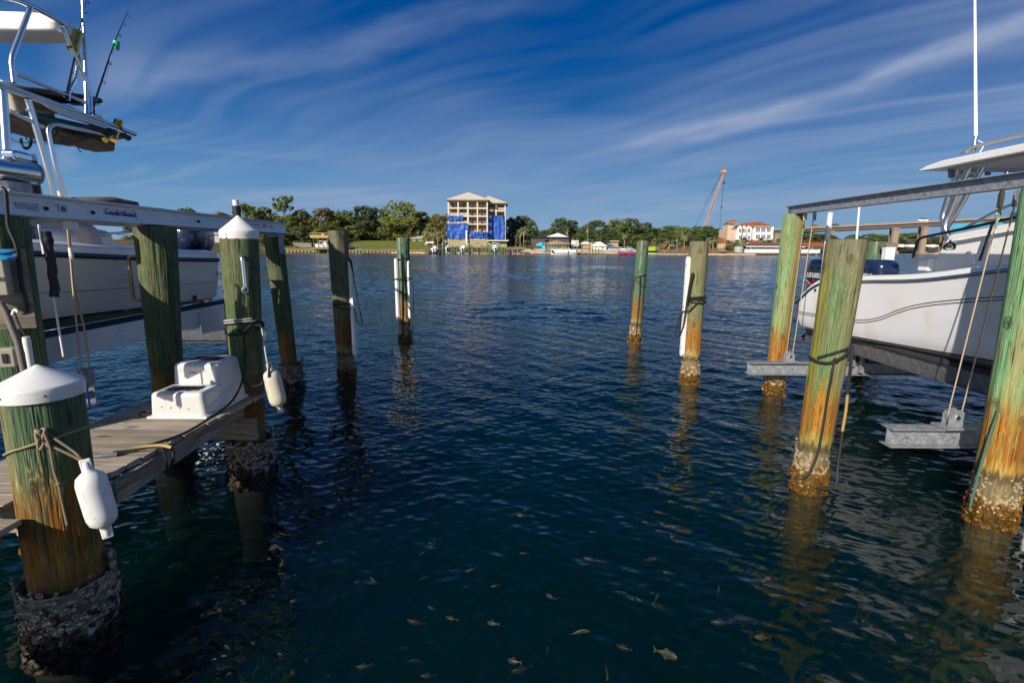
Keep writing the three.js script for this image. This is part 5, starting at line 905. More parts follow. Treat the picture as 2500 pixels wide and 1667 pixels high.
// ---------------------------------------------------------------- trees
const leafMats = [[.105, .125, .012], [.062, .088, .012], [.135, .145, .014], [.045, .066, .012], [.125, .098, .014]].map(([r, g, b]) => new THREE.MeshPhysicalMaterial({ color: new THREE.Color().setRGB(r * 1.35, g * 1.42, b * 1.1), roughness: .8, transmission: .3, thickness: 0, vertexColors: true, side: THREE.DoubleSide }));
const bark = std(.14, .10, .065, { roughness: 1 });
function crownGeo(seed, n, shape, leaf) { // clumps of leaves through a unit crown: x, z within 1, y 0..1
  const r = rand(seed), clumps = [];
  for (let i = 0; i < n; i++) {
    const a = r() * 6.283; let y, rad;
    if (shape === 'oak') { y = .10 + .86 * Math.pow(r(), .8); rad = Math.pow(Math.max(0, 1 - Math.pow(Math.max(0, y - .30) / .68, 2.6)), .5) * Math.pow(r(), .35) * (y < .3 ? .62 + 1.2 * y : 1); }
    else if (shape === 'pine') { y = .66 + .31 * r(); rad = (1 - Math.pow(Math.abs(y - .78) / .24, 2) * .5) * Math.pow(r(), .5); }
    else { y = .05 + .93 * r(); rad = (1 - .55 * y) * Math.pow(r(), .4); }
    clumps.push([Math.cos(a) * rad * .86, y, Math.sin(a) * rad * .86, (shape === 'pine' ? .17 : .22) * (.55 + .7 * r()), .72 + .55 * r(), r()]);
  }
  const pos = [], nor = [], col = [], uv = [];
  for (const [cx, cy, cz, cr, tone, hue] of clumps) for (let k = 0; k < leaf; k++) {
    const th = r() * 6.283, ph = Math.acos(2 * r() - 1), q = cr * Math.pow(r(), .33), s = .046 + .04 * r();
    const d = V(Math.sin(ph) * Math.cos(th), Math.cos(ph), Math.sin(ph) * Math.sin(th)), c = V(cx + d.x * q, cy + d.y * q * .36, cz + d.z * q);
    const nn = d.clone().multiplyScalar(.9).add(V(r() - .5, r() * .9, r() - .5)).normalize(), t1 = V(r() - .5, r() - .5, r() - .5).cross(nn).normalize(), t2 = nn.clone().cross(t1); t1.y *= .45; t2.y *= .45;
    const A = c.clone().addScaledVector(t1, -s), B = c.clone().addScaledVector(t2, -s * .55), C = c.clone().addScaledVector(t1, s), D = c.clone().addScaledVector(t2, s * .55);
    const t = tone * (.85 + .3 * r());
    for (const p of [A, B, C, A, C, D]) { pos.push(p.x, p.y, p.z); nor.push(nn.x, nn.y, nn.z); col.push(t * (1 + .25 * (hue - .5)), t, t * (1 - .3 * (hue - .5))); uv.push(0, 0); }
  }
  const g = new THREE.BufferGeometry(); for (const [k, a, w] of [['position', pos, 3], ['normal', nor, 3], ['color', col, 3], ['uv', uv, 2]]) g.setAttribute(k, new THREE.Float32BufferAttribute(a, w)); return g;
}
function limbs(seed, shape) { const r = rand(seed + 99), gs = [], base = shape === 'pine' ? .62 : .34; gs.push(bar(V(0, -.06, 0), V(.02, base, .01), .030, .020, 8)); for (let i = 0; i < (shape === 'pine' ? 9 : 8); i++) { const a = r() * 6.283, y = base * (.75 + .4 * r()), l = .35 + .4 * r(); gs.push(bar(V(.01, y * .9, 0), V(Math.cos(a) * l, y + (shape === 'pine' ? .14 : .28) * (1 + r()), Math.sin(a) * l), .014, .005, 6)); } return gs; }
const kinds = { oak: [0, 1, 2, 3].map((i) => [crownGeo(10 + i, 84, 'oak', 44), limbs(10 + i, 'oak')]), pine: [0, 1].map((i) => [crownGeo(30 + i, 34, 'pine', 40), limbs(30 + i, 'pine')]), bush: [0, 1].map((i) => [crownGeo(50 + i, 26, 'bush', 40), limbs(50 + i, 'oak')]) };
const ordinals = ['first', 'second', 'third', 'fourth', 'fifth', 'sixth', 'seventh', 'eighth', 'ninth', 'tenth', 'eleventh', 'twelfth', 'thirteenth', 'fourteenth', 'fifteenth', 'sixteenth', 'seventeenth', 'eighteenth'];
let treeCount = 0;
function tree(kind, px, topPy, widthPx, z, tone, label, group, species = 'tree') { // px, topPy: where its top stands in the photograph; widthPx: its spread there
  const b = at(px, topPy, z), gy = groundY(z) - .2, H = (b.y - gy) * 1.06, W = widthPx / 2 * 1.22 * (-z) / 1235;
  const v = kinds[kind][treeCount++ % kinds[kind].length];
  const t = thing(kind === 'bush' ? 'shrub' : species === 'pine' ? 'pine_tree' : 'tree', label, kind === 'bush' ? 'shrub' : species, V(b.x, gy, z), group);
  const tr = new THREE.Mesh(v[2] ||= mergeGeometries(v[1].map(flat)), bark); tr.name = 'trunk'; t.add(tr);
  const cr = new THREE.Mesh(v[0], leafMats[tone]); cr.name = 'crown'; t.add(cr);
  t.scale.set(W, H, W * .8); t.rotation.y = (treeCount * 1.7) % 6.28;
}
function row(list, kind, place2, group) { list.forEach(([px, py, w, z, tone], i) => tree(kind, px, py, w, z, tone, `leafy ${['olive green', 'dark green', 'light green', 'blackish green', 'brownish green'][tone]} tree, ${ordinals[i]} from left ${place2}`, group)); }
row([[395, 514, 60, -215, 3], [450, 512, 70, -240, 1], [540, 522, 70, -225, 3], [598, 502, 66, -222, 0], [645, 510, 70, -230, 0], [700, 530, 60, -212, 2], [735, 515, 62, -236, 4], [790, 512, 84, -232, 4], [842, 518, 66, -245, 1], [885, 506, 70, -238, 1], [925, 510, 70, -244, 3]], 'oak', 'in the tree line left of the lawn', 'trees of the far left shore');
tree('pine', 690, 484, 66, -226, 0, 'tall umbrella shaped pine with bare limbs above the left tree line', undefined, 'pine');
tree('oak', 978, 498, 92, -226, 0, 'broad bright green tree at the back of the lawn');
tree('oak', 1030, 520, 62, -232, 1, 'darker round tree between the lawn tree and the condominium');
tree('oak', 1075, 526, 62, -215, 4, 'brownish tree close against the left side of the condominium');
tree('pine', 1000, 530, 58, -222, 2, 'tall thin pine standing on the lawn', undefined, 'pine');
tree('oak', 660, 560, 70, -200, 0, 'low bushy tree behind the seawall at the far left'); tree('oak', 735, 555, 70, -204, 3, 'dark low tree left of the two level boathouse'); tree('oak', 800, 552, 60, -212, 1, 'green low tree behind the two level boathouse'); tree('oak', 880, 560, 60, -240, 3, 'dark low tree at the back of the lawn');
row([[1246, 535, 50, -206, 3], [1276, 530, 56, -212, 3], [1298, 540, 40, -205, 1]], 'oak', 'just right of the condominium', 'trees right of the condominium');
row([[1318, 570, 50, -260, 1], [1368, 535, 62, -225, 1], [1395, 540, 44, -232, 3], [1432, 552, 52, -214, 1], [1458, 540, 64, -226, 1], [1505, 538, 60, -228, 0], [1540, 536, 62, -222, 1], [1572, 545, 52, -232, 3], [1600, 558, 62, -236, 4], [1640, 553, 60, -224, 1], [1668, 556, 50, -215, 2], [1718, 553, 68, -222, 1], [1762, 570, 60, -236, 1], [1500, 565, 56, -208, 3], [1570, 572, 60, -209, 1], [1690, 575, 60, -208, 1], [1745, 580, 50, -204, 3]], 'oak', 'in the middle shore tree line', 'trees of the middle far shore');
row([[1975, 565, 60, -300, 1], [2010, 572, 60, -310, 3], [2085, 574, 50, -420, 1], [2130, 572, 60, -430, 0], [2165, 575, 50, -430, 1], [2225, 570, 66, -420, 0], [2265, 576, 60, -430, 1], [2300, 578, 60, -430, 1], [1930, 575, 60, -280, 1]], 'oak', 'beyond the bridge', 'trees beyond the bridge');
row([[650, 560, 46, -203, 1], [690, 556, 50, -207, 0], [760, 552, 48, -214, 1], [776, 560, 40, -203, 2], [826, 556, 46, -222, 1], [858, 552, 50, -228, 0], [905, 552, 50, -238, 1], [945, 556, 46, -236, 3], [1012, 560, 40, -226, 1], [1052, 556, 40, -212, 0]], 'oak', 'in the low front row by the lawn', 'low trees of the left shore');
row([[1410, 575, 40, -205, 1], [1436, 572, 44, -208, 3], [1470, 576, 40, -204, 1], [1535, 572, 44, -206, 3], [1556, 576, 40, -203, 0], [1618, 572, 46, -213, 1], [1662, 576, 44, -212, 3], [1715, 574, 46, -207, 1], [1766, 582, 36, -206, 1]], 'oak', 'in the low front row behind the lot', 'low trees of the middle shore');
// a far-off wood that closes the gaps behind the rows
{ const rd = rand(8), list = []; const g = kinds.oak[1][0].clone(); const im = new THREE.InstancedMesh(g, leafMats[3], 190); const m4 = new THREE.Matrix4();
  for (let i = 0; i < 190; i++) { const px = i < 105 ? 330 + 740 * rd() : i < 165 ? 1300 + 480 * rd() : 1900 + 500 * rd(), z = i < 165 ? -248 - 30 * rd() : -330 - 120 * rd(), top = (i < 105 ? 536 : i < 165 ? 568 : 588) - 12 * rd(), p = at(px, top, z), H = Math.max(4, p.y - 2.4); m4.compose(V(p.x, 2.2, z), new THREE.Quaternion().setFromAxisAngle(UPV, rd() * 6), V(6 + 4 * rd(), H, 5)); im.setMatrixAt(i, m4); }
  im.name = 'distant_wood'; im.userData = { kind: 'stuff', label: 'dark wood far back behind the shore trees', category: 'wood' }; scene.add(im); }
function palmGeo(seed) { const r = rand(seed), pos = [], nor = [], col = [], uv = []; for (let i = 0; i < 46; i++) { const a = i * 2.4 + r(), el = 1.25 - 2.3 * r(), L = .8 + .35 * r(), dir = V(Math.cos(a), 0, Math.sin(a)), sd = V(-Math.sin(a), 0, Math.cos(a)); let p0 = null; const dead = el < -.55; for (let k = 0; k <= 5; k++) { const s = k / 5, p = dir.clone().multiplyScalar(L * s * Math.cos(el * (1 - s * .2))).add(V(0, L * (s * Math.sin(el) - .55 * s * s), 0)), w = .15 * Math.sin(Math.PI * Math.min(1, .1 + s * .9)) + .02; const A = p.clone().addScaledVector(sd, w), B = p.clone().addScaledVector(sd, -w); A.y -= w * .5; B.y -= w * .5; if (p0) { for (const q of [p0[0], A, p, p0[0], p, p0[2], p0[2], p, B, p0[2], B, p0[1]]) { pos.push(q.x, q.y, q.z); nor.push(dir.x * .2, .95, dir.z * .2); const t = .75 + .5 * hash(i, k, 1); col.push(...(dead ? [t * 1.9, t * 1.25, t * .6] : [t, t, t])); uv.push(0, 0); } } p0 = [A, B, p]; } } const g = new THREE.BufferGeometry(); for (const [k, a, w] of [['position', pos, 3], ['normal', nor, 3], ['color', col, 3], ['uv', uv, 2]]) g.setAttribute(k, new THREE.Float32BufferAttribute(a, w)); return g; }
const palms = [palmGeo(1), palmGeo(2), palmGeo(3)], palmTrunk = flat(cyl(.14, .19, 1, 0, .5, 0, 10)), palmBark = std(.30, .19, .10, { roughness: 1 });
let palmCount = 0;
function palm(label, px, topPy, z, spread, group) { const b = at(px, topPy, z), gy = groundY(z), R = spread * (-z) / 1235 / 2, H = b.y - gy - R * .55, t = thing('palm_tree', label, 'palm', V(b.x, gy - .1, z), group); const tr = new THREE.Mesh(palmTrunk, palmBark); tr.name = 'trunk'; tr.scale.y = Math.max(.3, H); t.add(tr); const c = new THREE.Mesh(palms[palmCount++ % 3], leafMats[2]); c.name = 'crown'; c.position.y = Math.max(.3, H); c.scale.setScalar(R); c.rotation.y = palmCount; t.add(c); }
[[1040, 556], [1056, 562], [1068, 560], [1081, 563]].forEach(([px, py], i) => palm(`slender palm, ${ordinals[i]} from the left in the group beside the condominium`, px, py, -196, 20, 'palms left of the condominium'));
palm('tall palm right of the condominium, the taller of two', 1279, 553, -197, 26); palm('shorter tall palm right of the condominium, nearer the restaurant', 1270, 557, -200, 22);
palm('lone tall palm with brown skirt above the parked cars', 1526, 566, -193, 18);
[[1404, 578, 22], [1440, 580, 34], [1460, 590, 26], [1606, 588, 34], [1635, 580, 36], [1650, 586, 34], [1673, 566, 24], [1738, 576, 34], [1748, 584, 26]].forEach(([px, py, s], i) => palm(`bushy palm, ${ordinals[i]} from the left along the lot between restaurant and orange roofed building`, px, py, -192 - (i % 3) * 4, s, 'palms of the middle shore'));
[[1782, 583, 26], [1800, 582, 30], [1817, 576, 32], [1833, 582, 28], [1860, 577, 30], [1880, 580, 34], [1776, 596, 36]].forEach(([px, py, s], i) => palm(`bushy palm, ${ordinals[i]} from the left below the orange roofed building`, px, py, -190 - (i % 2) * 4, s, 'palms below the orange roofed building'));
tree('bush', 1290, 588, 34, -186, 0, 'round shrub at the end of the pier right of the condominium'); tree('bush', 1790, 592, 40, -186, 1, 'thick shrub on the shore left of the grey silo'); tree('bush', 1262, 582, 16, -192, 2, 'small bright shrub beside the annex of the condominium'); tree('bush', 1275, 592, 22, -188, 1, 'dark shrub under the tall palms'); tree('bush', 715, 598, 30, -194, 2, 'pale shrub left of the grey garden wall'); tree('bush', 1955, 604, 26, -186, 0, 'low shrub at the right end of the white pavilion');
// ---------------------------------------------------------------- seawall
{
  const A = at(646, 618, -178.5).x, B = at(1034, 618, -178.5).x, t = thing('seawall', 'timber seawall with capping along the lawn', 'seawall', V((A + B) / 2, 0, -178.5));
  obj('face', box(B - A, 1.5, .25, (A + B) / 2, .35, -178.9), F.greyWood, t); obj('capping', box(B - A, .22, .7, (A + B) / 2, 1.2, -178.7), F.conc, t);
  obj('piles', [...Array(44)].map((_, i) => cyl(.17, .17, 1.5, A + (B - A) * (i + .5) / 44, .3, -178.5, 6)), F.rawWood, t, { kind: 'stuff' });
}
// ---------------------------------------------------------------- condominium
{
  const Z = -190, C = (x, y, z = Z) => at(1050 + x / 8.252, 450 + y / 8.252, z), yb = groundY(Z) - .3;
  const t = thing('apartment_building', 'five storey yellow apartment building with pale hip roof and blue tarpaulins', 'building', V(C(760, 1250).x, yb, Z));
  const slab = (x0, x1, y0, y1, z0, z1, m, name = 'wall', par = t) => { const a = C(x0, y0, z0), b = C(x1, y1, z0); return obj(name, box(Math.abs(b.x - a.x), Math.abs(a.y - b.y), Math.abs(z0 - z1), (a.x + b.x) / 2, (a.y + b.y) / 2, (z0 + z1) / 2), m, par); };
  slab(357, 1158, 318, 1255, Z - 2.6, Z - 17, F.ochre); slab(1160, 1518, 380, 1255, Z - 6.2, Z - 17.2, F.ochre);
  slab(355, 1160, 1108, 1270, Z, Z - 2.59, F.olive, 'ground_floor'); slab(1161, 1545, 1132, 1275, Z - .5, Z - 6, F.olive, 'annex');
  { const a = C(1150, 1112, Z + .3), b = C(1580, 1134, Z + .3); obj('annex_roof', box(b.x - a.x, .32, 8, (a.x + b.x) / 2, a.y - .2, Z - 2.8, .04), F.roof, t); }
  for (const [i, [y0, y1]] of [[466, 496], [628, 656], [790, 815], [945, 968], [1096, 1112]].entries()) { slab(352, 1160, y0, y1, Z + .02, Z - 2.6, F.cream, 'balcony_slab'); slab(1161, 1520, y0 + (i ? 52 : 56) - i * 4, y1 + (i ? 48 : 52) - i * 4, Z - 3.6, Z - 6.2, F.cream, 'balcony_slab'); }
  for (const x of [364, 562, 757, 951, 1149]) { const y = [345, 1100]; const a = C(x, y[0]), b = C(x, y[1]); obj('column', box(x === 757 ? .62 : .48, a.y - b.y, .5, a.x, (a.y + b.y) / 2, Z + .06 - .25), F.cream, t); }
  for (const x of [1328, 1512]) { const a = C(x, 390, Z - 3.6), b = C(x, 1110, Z - 3.6); obj('column', box(.46, a.y - b.y, .46, a.x, (a.y + b.y) / 2, Z - 3.56 - .23), F.cream, t); }
  const win = (x0, x1, y0, y1, z, panes = 2) => { const a = C(x0, y0, z), b = C(x1, y1, z), w = b.x - a.x, h = a.y - b.y, f = obj('window', box(w, h, .10, (a.x + b.x) / 2, (a.y + b.y) / 2, z + .052), F.frame, t); for (let i = 0; i < panes; i++) obj('pane', box(w / panes - .16, h - .18, .05, a.x + w * (i + .5) / panes, (a.y + b.y) / 2, z + .10), F.glass, f); };
  const bw = Z - 2.6; for (const x of [[395, 490, 370, 458, 1], [518, 610, 372, 458, 2], [638, 728, 370, 458, 1], [790, 876, 378, 465, 2], [1028, 1112, 380, 466, 1]]) win(x[0], x[1], x[2], x[3], bw, x[4]);
  for (const k of [0, 1, 2]) { const d = k * 155; win(790, 880, 530 + d, 625 + d, bw); win(908, 998, 538 + d, 632 + d, bw); win(1024, 1116, 535 + d, 628 + d, bw); }
  for (const [a, b] of [[398, 490], [515, 548], [578, 612], [640, 730]]) win(a, b, 522, 628, bw, 2);
  for (const [a, b] of [[1190, 1250], [1290, 1320], [1345, 1365], [1395, 1480]]) { win(a, b, 425, 500, Z - 6.2, 2); win(a, b, 575, 660, Z - 6.2, 2); }
  const rail = (x0, x1, y0, y1, z, m) => { const a = C(x0, y0, z), b = C(x1, y1, z); obj('balcony_rail', [box(b.x - a.x, .10, .08, (a.x + b.x) / 2, a.y, z), box(b.x - a.x, .08, .06, (a.x + b.x) / 2, b.y + .1, z), ...[...Array(12)].map((_, i) => box(m === F.greyRail ? .26 : .05, a.y - b.y - .14, .04, a.x + (b.x - a.x) * (i + .5) / 12, (a.y + b.y) / 2, z - .01))], m, t); };
  const thin = std(.10, .09, .08, { roughness: .6 });
  for (const k of [0, 1, 2]) { rail(775, 940, 580 + k * 155, 630 + k * 155, Z - .3, thin); rail(962, 1138, 580 + k * 155, 630 + k * 155, Z - .3, thin); }
  rail(775, 940, 415, 466, Z - .3, thin); rail(962, 1138, 415, 466, Z - .3, thin);
  for (const [a, b, y0, y1] of [[376, 552, 572, 626], [572, 746, 572, 626], [376, 552, 736, 786], [572, 746, 736, 786]]) rail(a, b, y0, y1, Z - .25, F.greyRail);
  rail(1168, 1318, 470, 526, Z - 3.9, F.greyRail); rail(1338, 1502, 470, 520, Z - 3.9, F.greyRail);
  // roofs: hips with standing seams
  const hip = (x0, x1, yE, xa, xb, yA, z0, z1, name, soff) => {
    const a = C(x0, yE, z0), b = C(x1, yE, z0), e = a.y, p = C(xa, yA, z0 - (z0 - z1) / 2), q = C(xb, yA, z0 - (z0 - z1) / 2), zm = (z0 + z1) / 2, L = [a.x, e, z0], R = [b.x, e, z0], BL = [a.x, e, z1], BR = [b.x, e, z1], P = [p.x, p.y, zm], Q = [q.x, p.y, zm];
    const g = new THREE.BufferGeometry(), tri = [L, R, Q, L, Q, P, R, BR, Q, BR, BL, P, BR, P, Q, BL, L, P]; g.setAttribute('position', new THREE.Float32BufferAttribute(tri.flat(), 3)); g.computeVertexNormals(); const rf = obj(name, g, F.roof, t);
    const ribs = []; for (let i = 1; i < 26; i++) { const x = mix(a.x, b.x, i / 26), s = x < p.x ? (x - a.x) / (p.x - a.x) : x > q.x ? (b.x - x) / (b.x - q.x) : 1; if (s > .05) ribs.push(bar(V(x, e + .05, z0), V(x, mix(e, p.y, s) + .05, mix(z0, zm, s)), .055, .055, 4)); }
    obj('roof_rib', ribs, F.roof, rf, { kind: 'stuff' });
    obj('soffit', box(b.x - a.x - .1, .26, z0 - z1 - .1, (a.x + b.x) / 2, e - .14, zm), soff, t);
  };
  hip(1100, 1556, 366, 1150, 1185, 236, Z - 2.2, Z - 18.5, 'roof', F.soffit); hip(314, 1192, 301, 762, 782, 160, Z + 1.2, Z - 18.6, 'roof', F.soffit);
  slab(350, 1162, 312, 346, Z - .05, Z - .5, F.cream, 'fascia'); slab(1164, 1520, 378, 396, Z - 3.65, Z - 4, F.cream, 'fascia');
  // tarpaulins, loosely hung
  const tarp = (l, z, sag, ragged = 0) => { const [x0, x1, y0, y1] = l; obj('tarpaulin', grid(30, 14, (u, v) => { const yb2 = y1 - ragged * (.3 + .7 * noise(u * 5, 3, x0)) * (u > .3 ? 1 : .6), p = C(mix(x0, x1, u), mix(y0 + sag * Math.sin(u * 3.14), yb2, v), z); return [p.x, p.y, p.z + .5 * (noise(u * 9, v * 3, x0) - .5) + .25 * (noise(u * 3, v * 14, 7) - .5)]; }), F.tarp, t); };
  tarp([354, 658, 626, 742], Z + .5, 12, 20); tarp([354, 762, 788, 1098], Z + .5, 6, 6); tarp([762, 1066, 948, 1092], Z + .5, 6, 14); tarp([1088, 1158, 955, 1105], Z + .5, 4, 20); tarp([1166, 1498, 620, 1106], Z - 3.1, 8, 4);
  for (const x of [724, 742]) { const a = C(x, 925, Z + 1.2), b = C(x, 1215, Z + 1.2); obj('white_post', bar(b, a, .16, .16, 8), F.whiteW, t); }
  for (const [x0, x1, y0, y1] of [[892, 928, 1165, 1205], [936, 972, 1165, 1205], [982, 1012, 1165, 1205]]) win(x0, x1, y0, y1, Z, 1);
  for (const [x0, x1] of [[776, 802], [1100, 1126]]) win(x0, x1, 1168, 1200, Z, 1);
  { const a = C(780, 1130, Z + .1); const pts = [...Array(15)].map((_, i) => C(785 + i * 20, 1135 - 14 * Math.sin(i / 14 * 3.14), Z + .15)); obj('arch_trim', tube(pts, .14, 40, 5), F.cream, t); }
}
// ---------------------------------------------------------------- docks, lifts and boats along the shore
const PZ = -174;
function shorePile(list, z, group, what) { // slim piles in the water; copies of one
  let first; list.forEach(([px, py, white], i) => { const p = at(px, py, z), h = p.y + .5; const lab = `${white ? 'white capped' : 'bare'} pile, ${ordinals[i % 18]} from the left ${what}`; const t = thing('mooring_pile', lab, 'pile', V(p.x, -.5, z), group); const m = new THREE.Mesh((first ||= flat(cyl(.17, .19, 1, 0, .5, 0, 8))), F.pileG); m.name = 'post'; m.scale.y = h; t.add(m); if (white) { const c = new THREE.Mesh(capG0, F.whiteW); c.name = 'cap'; c.position.y = h; t.add(c); } });
}
const capG0 = flat(cyl(.03, .26, .34, 0, .12, 0, 8));
const D = (x, y) => [1000 + x / 7.84, 580 + y / 7.84];
shorePile([[295, 128, 1], [335, 125, 1], [625, 118, 1], [700, 128], [810, 120, 1], [850, 165]].map(([x, y, w]) => [...D(x, y), w]), PZ, 'piles left of the boat row', 'at the left boat slips before the condominium');
shorePile([[900, 130, 1], [1128, 128, 1], [1185, 110, 1], [1205, 150], [1372, 110, 1], [1408, 150], [1447, 145, 1], [1478, 145], [1516, 118, 1], [1545, 160]].map(([x, y, w]) => [...D(x, y), w]), PZ - .7, 'piles in the middle of the boat row', 'at the middle slips before the condominium');
shorePile([[1702, 120, 1], [1738, 150], [1775, 165, 1], [1815, 180]].map(([x, y, w]) => [...D(x, y), w]), PZ - .2, 'piles right of the boat row', 'at the right slips before the condominium');
function liftBoat(label, px, py, wpx, hullMat, o = {}) { // a small boat seen from its stern, on a lift
  const z = PZ - 2, c = at(px, py, z), k = (-z) / 1235, w = wpx * k, t = thing('moored_boat', label, 'boat', V(c.x, .4, z), o.group);
  const L = 6, yb = c.y - .9, f = (s) => grid(12, 6, (u, v) => { const q = 1 - Math.pow(u, 3); return [c.x + s * (w / 2) * mix(.25, 1, Math.pow(v, .6)) * q, yb + v * .95 + .3 * u * u, z + 2.4 - L * u]; });
  obj('hull', [f(1), f(-1), grid(6, 4, (u, v) => [c.x + (u - .5) * w * mix(.25, 1, Math.pow(v, .6)), yb + v * .95, z + 2.4])], hullMat, t);
  obj('console', rbox(w * .4, 1.1, 1, .15, c.x, yb + 1.3, z), F.whiteW, t); obj('seat', rbox(w * .5, .5, .6, .1, c.x, yb + 1.1, z + 1.2), F.whiteW, t);
  obj('outboard', [superG(.55, .7, .8, .5, .6, c.x - (o.twin ? .4 : 0), yb + 1.0, z + 2.8), rbox(.24, 1.3, .35, .05, c.x - (o.twin ? .4 : 0), yb + .2, z + 2.8), ...(o.twin ? [superG(.55, .7, .8, .5, .6, c.x + .4, yb + 1.0, z + 2.8)] : [])], o.engine || F.whiteW, t);
  if (o.top) { const h = at(px, o.top, z).y; obj('top', box(w * .75, .10, 2.2, c.x, h, z), F.whiteW, t); obj('top_post', [-1, 1].flatMap((s) => [-.8, .8].map((dz) => bar(V(c.x + s * w * .22, yb + .9, z + dz), V(c.x + s * w * .3, h, z + dz), .05, .05, 6))), F.silver, t); }
  if (o.trim) obj('trim', [box(w * .96, .12, .06, c.x, yb + .5, z + 2.45)], o.trim, t);
  obj('lift_cradle', [box(w * 1.5, .25, .25, c.x, yb - .2, z + 1.5), box(w * 1.5, .25, .25, c.x, yb - .2, z - 1.5)], F.darkBlue, t);
}
liftBoat('white boat with pale half top at the left slip before the condominium', 1062, 607, 17, F.whiteW, { twin: 1, group: undefined });
liftBoat('white boat with blue hull and small white top, second in the boat row', 1092, 606, 16, F.darkBlue, { top: 590.5 });
liftBoat('white boat with teal hull and white top in the middle of the boat row', 1131, 606, 20, F.boatTeal, { top: 592, engine: F.whiteW, twin: 1 });
liftBoat('mint hulled boat with white top, rightmost in the boat row', 1208, 605, 19, F.boatTeal, { top: 592.5, engine: F.whiteW });
{ const p = at(1050, 592, -178), t = thing('lift_canopy', 'small flat white canopy over the leftmost slip', 'canopy', V(p.x, .3, -178)); obj('roof', box(2.8, .42, 3, p.x, p.y, -178), F.whiteW, t); obj('post', [-1.2, 1.2].map((d) => cyl(.1, .1, p.y, p.x + d, p.y / 2, -177, 6)), F.pileG, t); }
function pierDeck(label, px0, px1, yTop, z, n, rail) { const a = at(px0, yTop, z), b = at(px1, yTop, z), t = thing('wooden_pier', label, 'pier', V((a.x + b.x) / 2, 0, z)), y = a.y, w = b.x - a.x; obj('deck', box(w, .25, 2.4, (a.x + b.x) / 2, y, z), F.greyWood, t); for (let i = 0; i < n; i++) obj('leg', cyl(.14, .14, y + .6, a.x + w * (i + .5) / n, (y - .6) / 2, z + .9, 6), F.greyWood, t); if (rail) { const yr = at(px0, rail, z).y; obj('rail', [box(w, .12, .12, (a.x + b.x) / 2, yr, z + 1.1), box(w, .08, .08, (a.x + b.x) / 2, (y + yr) / 2, z + 1.1)], F.greyWood, t); for (let i = 0; i <= n; i++) obj('rail_post', box(.12, yr - y, .12, a.x + w * i / n, (y + yr) / 2, z + 1.08), F.greyWood, t); } }
pierDeck('grey wooden pier with railing between condominium and round shrub', 1232, 1283, 606.5, -177, 4, 602.5); pierDeck('low timber walkway before the ground floor of the condominium', 1150, 1200, 604, -180, 5, 600.5); pierDeck('short broken dock before the brown lot', 1604, 1684, 618.5, -174, 9); pierDeck('dark low dock left of the condominium slips', 1036, 1076, 611, -176, 4); pierDeck('short dock beside the boathouse right of the lawn corner', 868, 888, 608.5, -174, 3);
shorePile([[870, 596], [878, 601], [883, 600]], -173, 'short piles right of the boathouse', 'at the short dock beside the boathouse');
shorePile([[1409, 588], [1440, 590], [1447, 601], [1455, 604], [1462, 606], [1421, 600], [1354, 603], [1340, 604]], -172.5, 'piles of the beach dock', 'before the restaurant beach');
{ // two level boathouse
  const z = -176, a = at(757, 569, z), b = at(822, 569, z), y1 = at(757, 579, z).y, y0 = at(757, 606, z).y, t = thing('boathouse', 'two level timber boathouse with roof deck over a white boat', 'boathouse', V((a.x + b.x) / 2, 0, z));
  const w = b.x - a.x, xm = (a.x + b.x) / 2;
  obj('upper_deck', box(w, .45, 6, xm, y1, z - 2.5), F.rawWood, t); obj('lower_deck', box(w, .3, 6, xm, y0, z - 2.5), F.greyWood, t);
  obj('rail', [box(w, .14, .14, xm, a.y, z + .4), box(w, .45, .08, xm, y1 + .5, z + .42)], F.rawWood, t); for (let i = 0; i < 8; i++) obj('rail_post', box(.13, a.y - y1, .13, a.x + w * i / 7, (a.y + y1) / 2, z + .4), F.greyWood, t);
  for (const px of [761, 771, 775, 778, 785, 793, 800, 818]) { const p = at(px, 600, z); obj('post', cyl(.13, .13, y1 + .8, p.x, (y1 - .8) / 2, z + .2 - (px % 2) * 2, 6), F.pileG, t); }
  const p = at(788, 601, z), bt = thing('moored_boat', 'white boat with flat top stored inside the two level boathouse', 'boat', V(p.x, y0, z - 2));
  obj('hull', grid(16, 8, (u, v) => { const q = Math.sin(Math.min(1, u * 1.6 + .35) * 1.57); return [p.x - 3.4 + 6.8 * u, y0 + .3 + v * (.9 + .35 * (1 - u)), z - 1.2 + .6 * (v - 1) + (u < .12 ? -.4 : 0)]; }), F.whiteW, bt); obj('top', box(3.6, .14, 1.8, p.x, y0 + 2.4, z - 2), F.whiteW, bt); obj('console', rbox(1.4, 1.2, 1, .2, p.x, y0 + 1.6, z - 2), F.whiteW, bt); obj('top_post', [-1.5, 1.5].map((d) => cyl(.05, .05, 1.4, p.x + d, y0 + 1.75, z - 1.4, 6)), F.silver, bt);
  const ch = at(786, 571.5, z - 1), c2 = thing('yellow_chair', 'yellow chair on the roof deck of the boathouse', 'chair', ch); obj('seat', [rbox(.9, .2, .6, .05, ch.x, ch.y - .4, ch.z), rbox(.9, .8, .15, .05, ch.x, ch.y, ch.z - .3)], F.yellow, c2);
}
{ const a = at(716, 594, -196), b = at(760, 594, -196), t = thing('garden_wall', 'low grey garden wall left of the boathouse', 'wall', V((a.x + b.x) / 2, 1, -196)); obj('wall', box(b.x - a.x, 2.6, .5, (a.x + b.x) / 2, a.y - 1.3, -196), std(.24, .20, .18, { roughness: .95 }), t); obj('coping', box(b.x - a.x + .4, .25, .8, (a.x + b.x) / 2, a.y + .1, -196), F.conc, t); }
